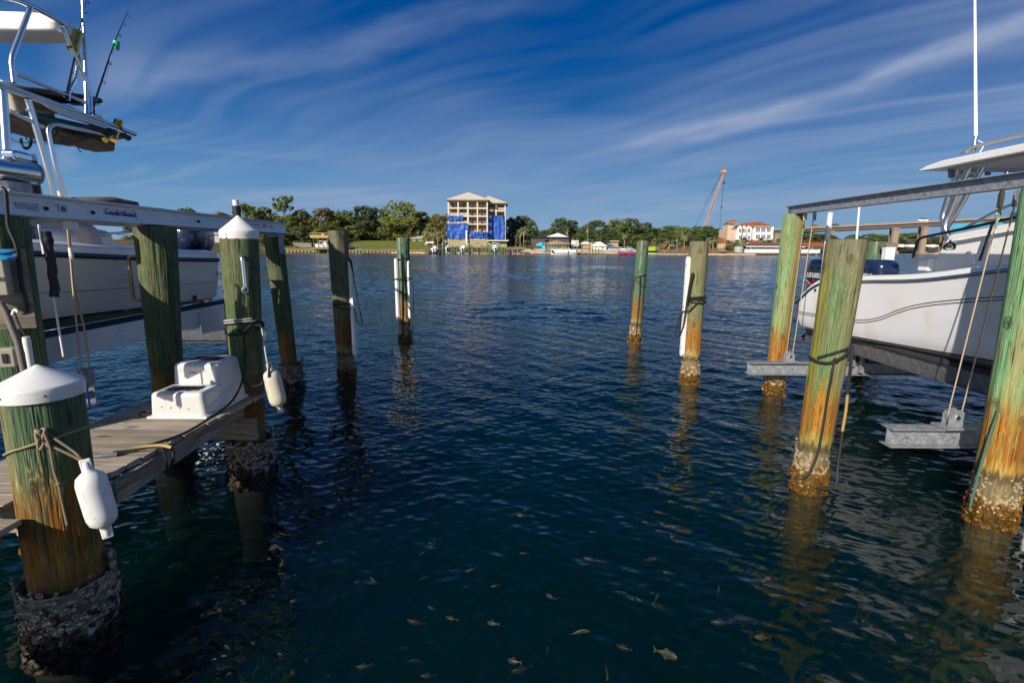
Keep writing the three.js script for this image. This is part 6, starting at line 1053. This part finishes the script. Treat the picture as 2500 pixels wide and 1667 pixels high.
function house(label, l, z, o) { // l: [x0, x1, yEave, yRidge, yBase]
  const [x0, x1, e, r, bs] = l, a = at(x0, e, z), b = at(x1, e, z), yb = Math.min(at(x0, bs, z).y, a.y - 1), ri = at(x0, r, z).y, t = thing('house', label, o.cat || 'house', V((a.x + b.x) / 2, yb, z)), w = b.x - a.x, xm = (a.x + b.x) / 2, dp = o.depth || 9;
  obj('wall', box(w * .94, a.y - yb, dp * .9, xm, (a.y + yb) / 2, z - dp / 2), o.wall, t);
  const zf = z + .5, zb = z - dp - .5, zm = (zf + zb) / 2, hx = o.gable ? 0 : Math.min(w * .35, dp * .6);
  const L = [a.x, a.y, zf], R = [b.x, a.y, zf], BL = [a.x, a.y, zb], BR = [b.x, a.y, zb]; let tri;
  if (o.gable) { const P = [xm, ri, zf], Q = [xm, ri, zb]; tri = [L, P, Q, L, Q, BL, P, R, BR, P, BR, Q]; const gg = new THREE.BufferGeometry(); gg.setAttribute('position', new THREE.Float32BufferAttribute([[a.x + .4, a.y, zf - .4], [b.x - .4, a.y, zf - .4], [xm, ri - .15, zf - .4]].flat(), 3)); gg.computeVertexNormals(); obj('gable', gg, o.gable, t); }
  else { const P = [a.x + hx, ri, zm], Q = [b.x - hx, ri, zm]; tri = [L, R, Q, L, Q, P, R, BR, Q, BR, BL, P, BR, P, Q, BL, L, P]; }
  const g = new THREE.BufferGeometry(); g.setAttribute('position', new THREE.Float32BufferAttribute(tri.flat(), 3)); g.computeVertexNormals(); obj('roof', g, o.roof, t);
  obj('eave', box(w, .2, dp + .9, xm, a.y - .1, z - dp / 2), o.trim || F.whiteW, t);
  (o.windows || []).forEach(([wx0, wx1, wy0, wy1]) => { const p = at(wx0, wy0, z), q = at(wx1, wy1, z); const f = obj('window', box(q.x - p.x, p.y - q.y, .12, (p.x + q.x) / 2, (p.y + q.y) / 2, z - dp * .05 + .06), o.trim || F.whiteW, t); obj('pane', box(q.x - p.x - .2, p.y - q.y - .2, .06, (p.x + q.x) / 2, (p.y + q.y) / 2, z - dp * .05 + .13), F.glass, f); });
  return t;
}
house('house with orange hip roof far behind the white lift beam', [498, 548, 527, 517, 545], -225, { wall: F.cream, roof: F.tile }); house('grey house front low behind the left lift beam', [505, 548, 570, 562, 592], -192, { wall: F.greyRail, roof: F.greyRail });
house('small grey house at the back of the lawn by the shadowed pile', [858, 872, 575, 566, 586], -238, { wall: F.greyRail, roof: F.greyWood }); house('low house with grey roof behind the lawn trees', [1002, 1068, 581, 570, 592], -222, { wall: F.olive, roof: F.greyRail, windows: [[1012, 1022, 583, 590], [1040, 1050, 583, 590]] });
house('dark restaurant with white gable and blue roof edge on the beach', [1328, 1392, 578, 567, 607], -196, { cat: 'restaurant', wall: F.deckDark, roof: F.blueRoof, gable: F.whiteW, trim: F.darkBlue, windows: [[1345, 1352, 581, 590], [1360, 1368, 581, 590], [1372, 1378, 581, 590]] });
house('dark flat roofed wing left of the white gabled restaurant', [1296, 1332, 578, 577, 607], -195, { cat: 'restaurant', wall: F.deckDark, roof: F.darkBlue, trim: F.darkBlue, windows: [[1312, 1316, 581, 586], [1328, 1336, 581, 587]] });
house('small white shed with white roof beside the parked cars', [1448, 1482, 599.5, 589.5, 612], -187, { cat: 'shed', wall: F.whiteW, roof: F.whiteW, depth: 6, windows: [[1469, 1473, 601, 608]] });
house('white tent roofs behind the bushy palms', [1418, 1446, 595, 589, 606], -193, { cat: 'tent', wall: F.rawWood, roof: F.whiteW, depth: 5 }); house('low brown roof among the palms of the lot', [1602, 1634, 584, 580, 592], -214, { wall: F.greyWood, roof: F.greyWood }); house('brown house half hidden by trees above the cars', [1480, 1512, 588, 583, 602], -204, { wall: F.rawWood, roof: F.greyWood });
{ const a = at(1395, 587, -190), b = at(1413, 601, -190), t = thing('billboard', 'pair of tall white boards right of the restaurant', 'board', V(a.x, b.y, -190)); for (const k of [0, 1]) obj('board', box((b.x - a.x) * .46, a.y - b.y, .3, mix(a.x, b.x, .25 + .5 * k), (a.y + b.y) / 2, -190 - k * .4), F.whiteW, t); }
{ const z = -181, a = at(1330, 595, z), b = at(1388, 595, z), p = at(1360, 587, z), t = thing('thatched_bar', 'thatched beach bar with teal fringe and wooden posts', 'bar', V(p.x, 1, z)); obj('thatch', place(lathe([[4.6, -.55], [4.4, -.2], [1.6, .55], [.05, .95]], 24), p.x, p.y - .75, z - 2), F.thatch, t); obj('awning', box(b.x - a.x, .30, 3.2, (a.x + b.x) / 2, a.y, z), F.teal, t); obj('beam', box(b.x - a.x + .8, .16, 3.4, (a.x + b.x) / 2, a.y + .3, z), F.rawWood, t); for (let i = 0; i < 9; i++) obj('post', box(.18, a.y - 1, .18, a.x + (b.x - a.x) * i / 8, (a.y + 1) / 2, z + 1.4), F.rawWood, t); obj('counter', box((b.x - a.x) * .8, 1.1, .4, (a.x + b.x) / 2, 1.9, z - .6), F.rawWood, t); }
const blockThing = (name, label, cat, px, py, w, h, d, z, m, parts, group) => { const p = at(px, py, z), t = thing(name, label, cat, p, group); obj('body', superG(w, h, d, .35, .35, p.x, p.y, p.z, 0, 0, 0, 8), m, t); (parts || []).forEach(([n, g, mm]) => obj(n, g(p), mm, t)); return t; };
{ const lean = (label, px, py, h, rz, z, m) => { const p = at(px, py, z), t = thing('paddle_board', label, 'paddle board', V(p.x, p.y - h / 2, z)); obj('board', superG(1.5, h, .2, .7, 1, p.x, p.y, z, 0, 0, rz, 10), m, t); obj('fin', box(.1, .4, .3, p.x, p.y - h * .4, z - .2), F.black, t); };
  lean('large cyan float leaning on the sand left of the thatched bar', 1329, 607, 2.2, .12, -180, F.cyan); lean('cyan board under the dark restaurant deck', 1320.5, 596.5, 1.4, 0, -188, F.cyan); lean('small cyan board left of its taller twin under the deck', 1314, 597, .8, .3, -188, F.cyan); }
const pontoon = (label, px, z, top, deckM) => { const p = at(px, 612, z), t = thing('pontoon_boat', label, 'boat', V(p.x, .1, z)); obj('tubes', [superG(6, .7, .7, .5, 1, p.x, .25, z - .8, 0, 0, 0, 8), superG(6, .7, .7, .5, 1, p.x, .25, z + .8, 0, 0, 0, 8)], F.silver, t); obj('fence', rbox(5.4, .95, 2.3, .1, p.x, 1.2, z), F.whiteW, t); obj('seat', rbox(2, .5, .6, .1, p.x, 1.8, z), F.greyRail, t); obj('outboard', [superG(.6, .8, .6, .5, .6, p.x - 2.4, 1.1, z + 1.5, 0, 0, 0, 6)], F.black, t); if (top) { obj('sun_top', superG(3.6, .5, 2.2, .8, .4, p.x + .6, 3.1, z, 0, 0, .05, 8), F.black, t); obj('top_post', [-.8, 1.8].map((d) => bar(V(p.x + d, 1.6, z + .9), V(p.x + d, 3, z + .9), .05, .05, 6)), F.silver, t); } obj('float', superG(2, .5, .9, .9, .6, p.x - 1.4, 2.1, z, 0, 0, 0, 6), deckM, t); };
pontoon('pontoon boat with cyan float on its deck before the thatched bar', 1366, -172.5, false, F.cyan); pontoon('pontoon boat with black sun top before the thatched bar', 1386, -173.5, true, F.lime);
const pinkBoat = (label, px, z, len) => { const p = at(px, 616, z), t = thing('party_boat', label, 'boat', V(p.x, .1, z), undefined); obj('hull', grid(16, 5, (u, v) => [p.x - len / 2 + len * u, .15 + v * (.75 + .5 * Math.pow(1 - u, 3)), z + (v - .5) * .6 + .8 * Math.sin(u * 3.14)]), F.hotPink, t); obj('hull_bottom', rbox(len * .9, .5, 1.6, .1, p.x + .2, .3, z - .2), F.darkBlue, t); obj('seat', rbox(len * .5, .6, 1.2, .1, p.x + .6, 1.15, z - .2), F.rawWood, t); obj('slide', superG(1.1, .5, 1, .6, .6, p.x - len * .42, 1.5, z, 0, 0, 0, 6), F.cyan, t); obj('sun_top', superG(2.4, .3, 1.4, .6, .5, p.x + len * .28, 2.4, z, 0, 0, -.1, 6), F.cyan, t); obj('top_post', [.1, .42].map((d) => bar(V(p.x + len * d, 1, z), V(p.x + len * d, 2.3, z), .06, .06, 6)), F.hotPink, t); };
pinkBoat('pink hulled party boat with cyan trim drawn up on the sand', 1527, -175.5, 5.4); pinkBoat('second pink party boat half hidden behind the streaked pile', 1551, -174.5, 4.6);
function car(label, px, py, z, m, big = 1) { const p = at(px, py, z), t = thing('parked_car', label, 'car', V(p.x, p.y - .7, z)), w = 4.4 * big; obj('body', rbox(w, .75, 1.8, .2, p.x, p.y - .25, z), m, t); obj('cabin', superG(w * .62, .75, 1.6, .5, .5, p.x - .1, p.y + .28, z, 0, 0, 0, 8), F.glass, t); obj('roof', rbox(w * .42, .08, 1.4, .03, p.x - .1, p.y + .66, z), m, t); for (const s of [-1, 1]) obj('wheel', cyl(.34, .34, .2, p.x + s * w * .31, p.y - .6, z + .85, 12, Math.PI / 2), F.black, t); }
car('silver car parked nearest the white shed', 1499, 607, -188, F.silver); car('white car parked beside the silver car', 1511, 607, -188.5, F.whiteW); car('grey car parked behind the pink party boat', 1532, 606.5, -189, F.greyRail); car('small white car far right among trees by the olive pile', 1742, 597.5, -205, F.whiteW, .9); car('dark car far right among trees behind the olive pile', 1735, 599, -202, F.black, .9); car('blue covered trailer beside the white shed', 1490, 602, -191, F.blueRoof, .8);
blockThing('skip_container', 'bright lime green skip beside the streaked pile', 'skip', 1590, 607.5, 3.2, 1.5, 1.6, -181, F.lime, [['rim', (p) => box(3.3, .16, 1.7, p.x, p.y + .72, p.z), F.lime]]);
blockThing('red_boat', 'long red boat lying on the brown lot among palms', 'boat', 1628, 597, 3.6, .6, 1.2, -196, F.red, [['canopy', (p) => box(1.6, .3, 1, p.x + .4, p.y + .45, p.z), F.red]]); blockThing('red_kayak', 'small red kayak left of the long red boat', 'kayak', 1590, 598, 1.8, .35, .7, -198, F.red, [['seat', (p) => box(.4, .2, .4, p.x, p.y + .18, p.z), F.black]]);
blockThing('orange_container', 'orange brown container by the tall mast on the shore', 'container', 1762, 601, 3, 2.2, 2, -188, F.rawWood, [['lid', (p) => box(3.1, .2, 2.1, p.x, p.y + 1.05, p.z), F.greyWood]]); blockThing('pump_station', 'grey shore platform with white globe lamp left of the shrubs', 'platform', 1763, 611, 2.6, .5, 1.6, -180, F.greyWood, [['globe', (p) => superG(.5, .5, .5, 1, 1, p.x, p.y + 1.5, p.z, 0, 0, 0, 8), F.whiteW], ['post', (p) => cyl(.08, .08, 1.4, p.x, p.y + .7, p.z, 6), F.greyWood]]);
{ const p = at(1804, 608, -184), t = thing('grey_shed', 'rounded grey shed left of the white pavilion', 'shed', V(p.x, .8, -184)); obj('wall', place(lathe([[1.5, 0], [1.55, 2.0], [1.2, 2.3], [.01, 2.4]], 16), p.x, .8, -184), F.greyRail, t); obj('rib', [...Array(8)].map((_, i) => cyl(.05, .05, 2.0, p.x + 1.53 * Math.cos(i * .4 + .2), 1.8, -184 + 1.53 * Math.sin(i * .4 + .2), 5)), F.greyWood, t); }
const mast = (name, label, cat, px, y0, y1, z, r, extra) => { const a = at(px, y0, z), b = at(px, y1, z), t = thing(name, label, cat, V(a.x, b.y, z)); obj('pole', bar(V(a.x, b.y, z), a, r, r * .7, 7), F.greyWood, t); if (extra) obj('crossarm', box(1.6, .14, .14, a.x, a.y - .7, z), F.greyWood, t); obj('fitting', superG(.4, .6, .4, .6, .6, a.x - .3, a.y - 1.6, z, 0, 0, 0, 6), F.silver, t); };
mast('utility_pole', 'wooden utility pole in the trees above the restaurant palms', 'pole', 1436, 555, 600, -205, .16, true); mast('utility_pole', 'thin pole among the trees right of the restaurant', 'pole', 1386, 560, 600, -206, .13, true); mast('utility_pole', 'tall leaning mast left of the orange roofed building', 'pole', 1773, 549, 612, -184, .16); mast('utility_pole', 'slim metal post on the brown lot beside the red boat', 'pole', 1655, 576, 614, -184, .10);
// ---------------------------------------------------------------- crane
{
  const z = -330, P = (x, y) => at(1220 + x / 3.0154, 400 + y / 3.0154, z), a = P(1500, 500), b = P(1650, 62), t = thing('lattice_crane', 'yellow lattice crane boom rising above the far trees', 'crane', P(1490, 540));
  const d = b.clone().sub(a).normalize(), sd = V(d.y, -d.x, 0), n = 26, W = .85, cor = (s, i, j) => a.clone().lerp(b, s).addScaledVector(sd, i * W * (s > .96 ? .5 : 1)).add(V(0, 0, j * W)); const g = [];
  for (const i of [-1, 1]) for (const j of [-1, 1]) g.push(bar(cor(0, i, j), cor(1, i, j), .11, .10, 5));
  obj('chord', g, F.yellow, t); const lac = []; for (let k = 0; k < n; k++) { const s0 = k / n, s1 = (k + 1) / n, f = k % 2 ? 1 : -1; lac.push(bar(cor(s0, -f, 1), cor(s1, f, 1), .045, .045, 4), bar(cor(s0, f, -1), cor(s1, -f, -1), .045, .045, 4), bar(cor(s0, -1, f), cor(s1, -1, -f), .045, .045, 4)); } obj('lacing', lac, F.yellow, t);
  obj('boom_head', [rbox(2.8, 1.6, 2.6, .3, b.x, b.y + .4, z), bar(b, P(1668, 36), .16, .1, 6)], F.yellow, t);
  const cab = (p, q, r = .05) => bar(p, q, r, r, 4); obj('stay_cable', [cab(P(1440, 470), P(1640, 68)), cab(P(1432, 475), P(1632, 75)), cab(P(1470, 360), P(1640, 70))], F.black, t);
  obj('hoist_line', [cab(P(1662, 72), P(1652, 140), .07), cab(P(1652, 140), P(1634, 320), .07), cab(P(1645, 140), P(1632, 320), .06), cab(P(1634, 325), P(1620, 505), .09)], F.black, t); obj('hook_block', [superG(1.1, 1.5, 1, .6, .6, P(1654, 138).x, P(1654, 138).y, z, 0, 0, 0, 6), superG(.9, 1.4, .9, .6, .6, P(1635, 320).x, P(1635, 320).y, z, 0, 0, 0, 6)], std(.06, .02, .015), t);
}
// ---------------------------------------------------------------- orange roofed building
{
  const Z = -200, C = (x, y, z = Z) => at(1740 + x / 7.84, 500 + y / 7.84, z), yb = groundY(Z) - .5, t = thing('orange_roof_building', 'pink and white building with orange tile roofs and square tower', 'building', V(C(700, 700).x, yb, Z));
  const slab = (x0, x1, y0, y1, z0, z1, m, name = 'wall') => { const a = C(x0, y0, z0), b = C(x1, y1, z0); return obj(name, box(b.x - a.x, a.y - b.y, z0 - z1, (a.x + b.x) / 2, (a.y + b.y) / 2, (z0 + z1) / 2), m, t); };
  slab(300, 372, 350, 800, Z - .6, Z - 5, F.pink, 'tower'); slab(352, 800, 455, 800, Z - .8, Z - 12, F.pink); slab(800, 1140, 410, 800, Z, Z - 12.5, F.whiteW);
  const pyr = (x0, x1, yE, xa, xb, yA, z0, z1, name, z2) => { const a = C(x0, yE, z0), b = C(x1, yE, z0), zm = (z0 + z1) / 2, p = C(xa, yA, zm), q = C(xb, yA, zm), e = a.y, L = [a.x, e, z0], R = [b.x, e, z0], BL = [a.x, e, z1], BR = [b.x, e, z1], P = [p.x, p.y, zm], Q = [q.x, p.y, zm]; const g = new THREE.BufferGeometry(), tri = [L, R, Q, L, Q, P, R, BR, Q, BR, BL, P, BR, P, Q, BL, L, P]; g.setAttribute('position', new THREE.Float32BufferAttribute(tri.flat(), 3)); g.setAttribute('uv', new THREE.Float32BufferAttribute(tri.flatMap((v) => [v[0] / 4, v[1] / 4]), 2)); g.computeVertexNormals(); obj(name, g, F.tile, t); };
  pyr(296, 506, 350, 403, 405, 278, Z + .6, Z - 5.5, 'tower_roof'); pyr(700, 1160, 405, 870, 910, 322, Z + .6, Z - 13.5, 'roof');
  { const a = C(352, 462, Z - .2), b = C(800, 408, Z - .2), c = C(880, 322, Z - 6.5), d = C(560, 350, Z - 6.5); const g = new THREE.BufferGeometry(); g.setAttribute('position', new THREE.Float32BufferAttribute([a, b, c, a, c, d].flatMap((p) => [p.x, p.y, p.z]), 3)); g.setAttribute('uv', new THREE.Float32BufferAttribute([0, 0, 3, 0, 3, 1, 0, 0, 3, 1, 1, 1], 2)); g.computeVertexNormals(); obj('roof', g, F.tile, t); }
  slab(300, 504, 345, 352, Z + .55, Z - 5, F.whiteW, 'cornice'); slab(705, 1156, 402, 412, Z + .5, Z - 13, F.whiteW, 'cornice');
  for (const x of [525, 606, 694]) { slab(x - 36, x + 36, 425, 740, Z + .1, Z - .8, F.whiteW, 'bay'); const a = C(x - 40, 425, Z + .3), b = C(x + 40, 425, Z + .3), p = C(x, 392, Z + .3); const g = new THREE.BufferGeometry(); g.setAttribute('position', new THREE.Float32BufferAttribute([a, b, p].flatMap((q) => [q.x, q.y, q.z]), 3)); g.computeVertexNormals(); obj('gable', g, F.whiteW, t); }
  const win = (x0, x1, y0, y1, z, n) => { const a = C(x0, y0, z), b = C(x1, y1, z), w = b.x - a.x, f = obj('window', box(w, a.y - b.y, .16, (a.x + b.x) / 2, (a.y + b.y) / 2, z + .08), F.whiteW, t); for (let i = 0; i < n; i++) obj('pane', box(w / n - .14, a.y - b.y - .2, .08, a.x + w * (i + .5) / n, (a.y + b.y) / 2, z + .15), F.glass, f); };
  for (const x of [525, 606, 694]) { win(x - 22, x + 22, 452, 530, Z + .1, 2); win(x - 22, x + 22, 585, 650, Z + .1, 2); }
  for (const x of [866, 968, 1070]) { win(x - 36, x + 36, 440, 520, Z, 3); win(x - 36, x + 36, 570, 650, Z, 3); const a = C(x - 44, 436, Z + .3), b = C(x + 44, 444, Z + .3); obj('window_hood', box(b.x - a.x, .18, .5, (a.x + b.x) / 2, a.y, Z + .25), F.greyWood, t); }
  slab(802, 1140, 540, 568, Z + .15, Z - .02, F.whiteW, 'band'); win(428, 446, 480, 505, Z - .8, 1); win(330, 345, 390, 420, Z - .6, 1); win(415, 432, 610, 640, Z - .8, 1);
}
{ // long white pavilion on piles
  const Z = -183, C = (x, y, z = Z) => at(1740 + x / 7.84, 500 + y / 7.84, z), t = thing('waterfront_pavilion', 'long white waterfront pavilion with brown roof standing on piles', 'pavilion', V(C(1300, 900).x, 0, Z));
  const a = C(615, 905), b = C(2030, 905), w = b.x - a.x, xm = (a.x + b.x) / 2, zb = Z - 8;
  obj('deck', box(w, .4, 9, xm, a.y, Z - 4), F.whiteW, t); obj('wall', box(w * .86, C(0, 790).y - a.y, 6, xm + 1, (C(0, 790).y + a.y) / 2, Z - 5), F.whiteW, t);
  const e = C(640, 795, Z - .6), e2 = C(1990, 795, Z - .6), r = C(800, 722, Z - 4.5); const g = new THREE.BufferGeometry(); const L = [e.x, e.y, Z - .6], R = [e2.x, e.y, Z - .6], P = [e.x + 4, r.y, Z - 4.6], Q = [e2.x - 4, r.y, Z - 4.6], BL = [e.x, e.y, Z - 9], BR = [e2.x, e.y, Z - 9]; g.setAttribute('position', new THREE.Float32BufferAttribute([L, R, Q, L, Q, P, R, BR, Q, BL, L, P, BR, BL, P, BR, P, Q].flat(), 3)); g.computeVertexNormals(); obj('roof', g, F.brownRoof, t);
  obj('fascia', box(e2.x - e.x, .3, .3, (e.x + e2.x) / 2, e.y - .05, Z - .55), F.whiteW, t);
  for (let i = 0; i < 18; i++) { const x = 770 + i * 62, p = C(x, 800, Z - 1.9), q = C(x + 40, 850, Z - 1.9); obj('window', box(q.x - p.x, p.y - q.y, .1, (p.x + q.x) / 2, (p.y + q.y) / 2, Z - 1.94), F.glass, t); }
  const rt = C(0, 845).y; obj('rail', [box(w, .14, .12, xm, rt, Z + .4), box(w, .10, .10, xm, a.y + .45, Z + .4), box(w, (rt - a.y) * .55, .05, xm, (rt + a.y) / 2, Z + .36)], F.whiteW, t); for (let i = 0; i <= 12; i++) obj('rail_post', box(.42, rt - a.y + .15, .3, a.x + w * i / 12, (rt + a.y) / 2, Z + .42), F.whiteW, t);
  for (let i = 0; i < 13; i++) obj('pile', cyl(.2, .2, a.y + .6, a.x + .8 + (w - 1.6) * i / 12, (a.y - .6) / 2, Z + .2, 7), F.greyWood, t);
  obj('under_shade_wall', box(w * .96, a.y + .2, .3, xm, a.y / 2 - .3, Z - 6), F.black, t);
  const oh = C(1740, 790, Z + .3), og = C(2020, 750, Z - 4); obj('orange_roof', [box(8, .25, 5, (oh.x + og.x) / 2 + 1, (oh.y + og.y) / 2 + .3, Z - 2, .25)], F.tile, t);
  const o2 = C(790, 740, Z - 5); obj('orange_roof', [box(6, .3, 5, o2.x + 2, o2.y + .3, Z - 6, .3, 0, 0), box(3, .3, 4, o2.x - 10, o2.y + 1, Z - 8, .3)], F.tile, t);
}
// ---------------------------------------------------------------- bridge
{
  const t = thing('road_bridge', 'long concrete road bridge rising to the right behind the lift', 'bridge', V(90, 0, -300));
  // the deck line runs from behind the orange building to the right and nearer, climbing
  const a = at(1860, 560, -330), b = at(2230, 541, -300), c = at(2530, 524, -270);
  const pts = [a.clone().lerp(b, -.6), a, b, c, c.clone().lerp(b, -1)].map((p) => p), crv = new THREE.CatmullRomCurve3(pts);
  const strip = (w, h, dy, m, name, off = 0) => { const N = 40, gs = []; for (let i = 0; i < N; i++) { const p = crv.getPoint(i / N), q = crv.getPoint((i + 1) / N), d = q.clone().sub(p), L = d.length(); const g = box(w, h, L + .02, 0, dy, 0); g.applyQuaternion(new THREE.Quaternion().setFromUnitVectors(V(0, 0, 1), d.normalize())); gs.push(g.translate((p.x + q.x) / 2, (p.y + q.y) / 2, (p.z + q.z) / 2 + off)); } obj(name, gs, m, t); };
  strip(10, .5, -1.0, F.conc, 'road_deck'); strip(8, 1.9, -2.3, F.deckDark, 'girder'); strip(.3, .22, 0, F.conc, 'parapet', 5.2); strip(.3, .5, -.75, F.conc, 'parapet', 5.2); strip(.3, .22, 0, F.conc, 'parapet', -5.2);
  const posts = []; for (let i = 0; i < 110; i++) { const p = crv.getPoint(i / 110); posts.push(box(.35, .8, .3, p.x, p.y - .4, p.z + 5.2)); } obj('parapet_post', posts, F.conc, t);
  const pier = (px, w, hz) => { let s = 0, best = 0, e = 1e9; for (let i = 0; i <= 400; i++) { const p = crv.getPoint(i / 400), v = p.clone().project(camera), x = (v.x + 1) * 1250; if (Math.abs(x - px) < e) { e = Math.abs(x - px); best = i / 400; } } const p = crv.getPoint(best), top = p.y - 3.2; obj('pier', [box(w, top + .5, 1.6, p.x - 2, (top - .5) / 2, p.z + 3.4), box(w * 1.15, .9, 2.2, p.x - 2, top - .5, p.z + 3.4), box(w * 1.5, 1.2, 3, p.x - 2, .6, p.z + 3.4)], F.conc, t); obj('pier', [box(w, top + .5, 1.6, p.x + 1.5, (top - .5) / 2, p.z - 3.4), box(w * 1.5, 1.2, 3, p.x + 1.5, .6, p.z - 3.4)], F.conc, t); };
  pier(2030, 3); pier(2190, 3.2); pier(2258, 2.6); pier(2318, 2.6); pier(2430, 3); pier(1900, 3);
  const tg0 = at(2300, 548, -280), tg1 = at(2450, 540, -266); obj('teal_girder', box(tg0.distanceTo(tg1), 2.4, .6, (tg0.x + tg1.x) / 2, (tg0.y + tg1.y) / 2 - 1.2, (tg0.z + tg1.z) / 2, 0, Math.atan2(-(tg1.z - tg0.z), tg1.x - tg0.x), .03), F.teal, t);
  const onDeck = (px) => { let best = 0, e = 1e9; for (let i = 0; i <= 400; i++) { const p = crv.getPoint(i / 400), x = (p.clone().project(camera).x + 1) * 1250; if (Math.abs(x - px) < e) { e = Math.abs(x - px); best = i / 400; } } return crv.getPoint(best); };
  const vehicle = (label, px, m, l, h) => { const p = onDeck(px), q = thing('bridge_car', label, 'car', V(p.x, p.y - .7, p.z + 2)); obj('body', rbox(l, h * .55, 1.8, .2, p.x, p.y - .7 + h * .4, p.z + 2), m, q); obj('cabin', superG(l * .6, h * .6, 1.6, .5, .5, p.x, p.y - .7 + h * .75, p.z + 2, 0, 0, 0, 8), F.glass, q); };
  vehicle('white van driving on the bridge above the outboards', 2248, F.whiteW, 5, 2.3); vehicle('dark car on the bridge left of the white guide post', 2034, F.black, 4.4, 1.8); vehicle('orange truck on the bridge just right of the mint pile', 1985, F.tile, 4.4, 1.8);
  const fl = at(2290, 622, -240), f2 = thing('floating_barge', 'tan floating platform on the water under the bridge', 'barge', fl); obj('deck', box(7, .7, 4, fl.x, .5, fl.z), F.rawWood, f2); obj('skirt', box(6.6, .4, 3.6, fl.x, .1, fl.z), F.greyWood, f2);
  const dk = thing('distant_dock', 'long low dark dock with moored boats beyond the bridge', 'dock', at(2240, 610, -330)); const d0 = at(2190, 612, -330), d1 = at(2310, 612, -330); obj('roof', box(d1.x - d0.x, .7, 4, (d0.x + d1.x) / 2, at(2200, 609, -330).y, -330), F.darkBlue, dk); obj('deck', box(d1.x - d0.x, 1.4, 5, (d0.x + d1.x) / 2, .7, -330), F.darkBlue, dk); obj('moored_hulls', [...Array(14)].map((_, i) => rbox(2.4, 1 + (i % 3) * .4, 2, .2, mix(d0.x, d1.x, (i + .5) / 14), 4.6, -334)), F.whiteW, dk);
}
// ================================================================ FISH just below the surface
{
  const root = thing('small_fish', 'small pale olive fish swimming just below the dark surface', 'fish', V(0, 0, 0), 'school of small fish in the foreground water');
  const fishTex = texture(64, 32, (u, v) => { const n = noise(u * 20, v * 20, 4); return mix3([66, 58, 36], [140, 124, 88], clamp(.3 + .7 * n)); });
  const fm = std(.38, .42, .34, { map: fishTex, roughness: .45 }), tones = [fm, std(.27, .28, .20, { map: fishTex, roughness: .5 }), std(.18, .18, .15, { map: fishTex, roughness: .5 })];
  const body = grid(16, 24, (u, v) => { const a = -u * 6.2832, s = v, r = Math.pow(Math.sin(Math.PI * Math.pow(s, .75)), .8) * (1 - .25 * s) + .04 * (1 - s) * s, bend = .012 * Math.sin(s * 3.3); return [(s - .45) * .17, Math.cos(a) * r * .030, Math.sin(a) * r * .017 + bend]; }, true);
  obj('body', body, fm, root);
  const fin = (pts, name) => { const g = extr(pts, .0014); g.translate(0, 0, -.0007); obj(name, g, fm, root); };
  fin([[.085, 0], [.118, .026], [.110, 0], [.118, -.026]], 'tail_fin'); fin([[-.02, .022], [.01, .042], [.05, .012]], 'back_fin'); fin([[0, -.022], [.02, -.038], [.045, -.012]], 'belly_fin');
  const list = [[785, 1332, .2, 1], [830, 1355, 2.4, .7], [875, 1409, .1, .9], [919, 1411, -.6, 1], [1025, 1357, .3, .8], [1060, 1328, .5, 1.4], [1041, 1410, .2, 1], [1148, 1400, -.15, 1.2], [1217, 1426, -.35, .9], [1055, 1475, .1, 1.1], [1090, 1502, -.2, 1.2], [1005, 1525, 0, 1.6], [1210, 1510, -.7, 1.3], [877, 1620, -.1, 1.4], [1025, 1613, -.3, 1.3], [1287, 1238, .4, 1.2], [1280, 1255, -.1, 1], [1367, 1298, .1, 1], [1443, 1292, -.1, .9], [1270, 1346, .2, 1], [1430, 1372, .2, 1.5], [1585, 1371, -.2, 1.3], [1630, 1386, -.1, 1.2], [1515, 1445, -.5, 1.4], [1595, 1452, .6, 1.1], [1760, 1428, .7, 1.1], [1840, 1400, .3, 1], [1350, 1465, -.7, 1], [1420, 1548, -.2, 1.6], [1330, 1583, .8, 1.5], [1530, 1572, -.5, 1.4], [1627, 1605, -.4, 1.8], [1252, 1610, -.7, 1.2], [1280, 1638, .3, 1.7], [1475, 1643, 1.5, 1.2], [1745, 1523, -.3, 1.6], [1870, 1566, .3, 1.4], [1040, 1650, .2, 1.2], [1700, 1250, .1, 1.2], [1590, 1190, 0, 1]];
  const rowOf = (y) => y < 1320 ? 'farthest' : y < 1420 ? 'second' : y < 1540 ? 'third' : 'nearest', rows = {}; list.forEach((f) => (rows[rowOf(f[1])] ||= []).push(f[0])); for (const k in rows) rows[k].sort((p, q) => p - q);
  list.forEach(([px, py, turn, s], i) => { const p = onY(px + 24 * (hash(i, 1, 1) - .5), py + 24 * (hash(i, 1, 2) - .5), -.10 - .085 * ((i * 7) % 4)); const o = i ? copyOf(root, p, null, turn) : root; o.position.copy(p); o.children.forEach((q) => { q.material = tones[(i * 5 + 1) % 3]; }); o.rotation.set(1.1 * (hash(i, 5, 2) - .5), turn + (hash(i, 9, 4) < .45 ? Math.PI : 0) + .9 * (hash(i, 2, 8) - .5), .5 * (hash(i, 7, 7) - .5)); o.scale.set(.46 * s, .46 * s * (.75 + .5 * hash(i, 3, 1)), .46 * s); o.userData.label = `small pale fish, ${ordinals[rows[rowOf(py)].indexOf(px)]} from the left in the ${rowOf(py)} row of the school`; });
}
scene.traverse((o) => { if (o.isMesh) { o.castShadow = true; o.receiveShadow = true; } });
renderer.render(scene, camera);
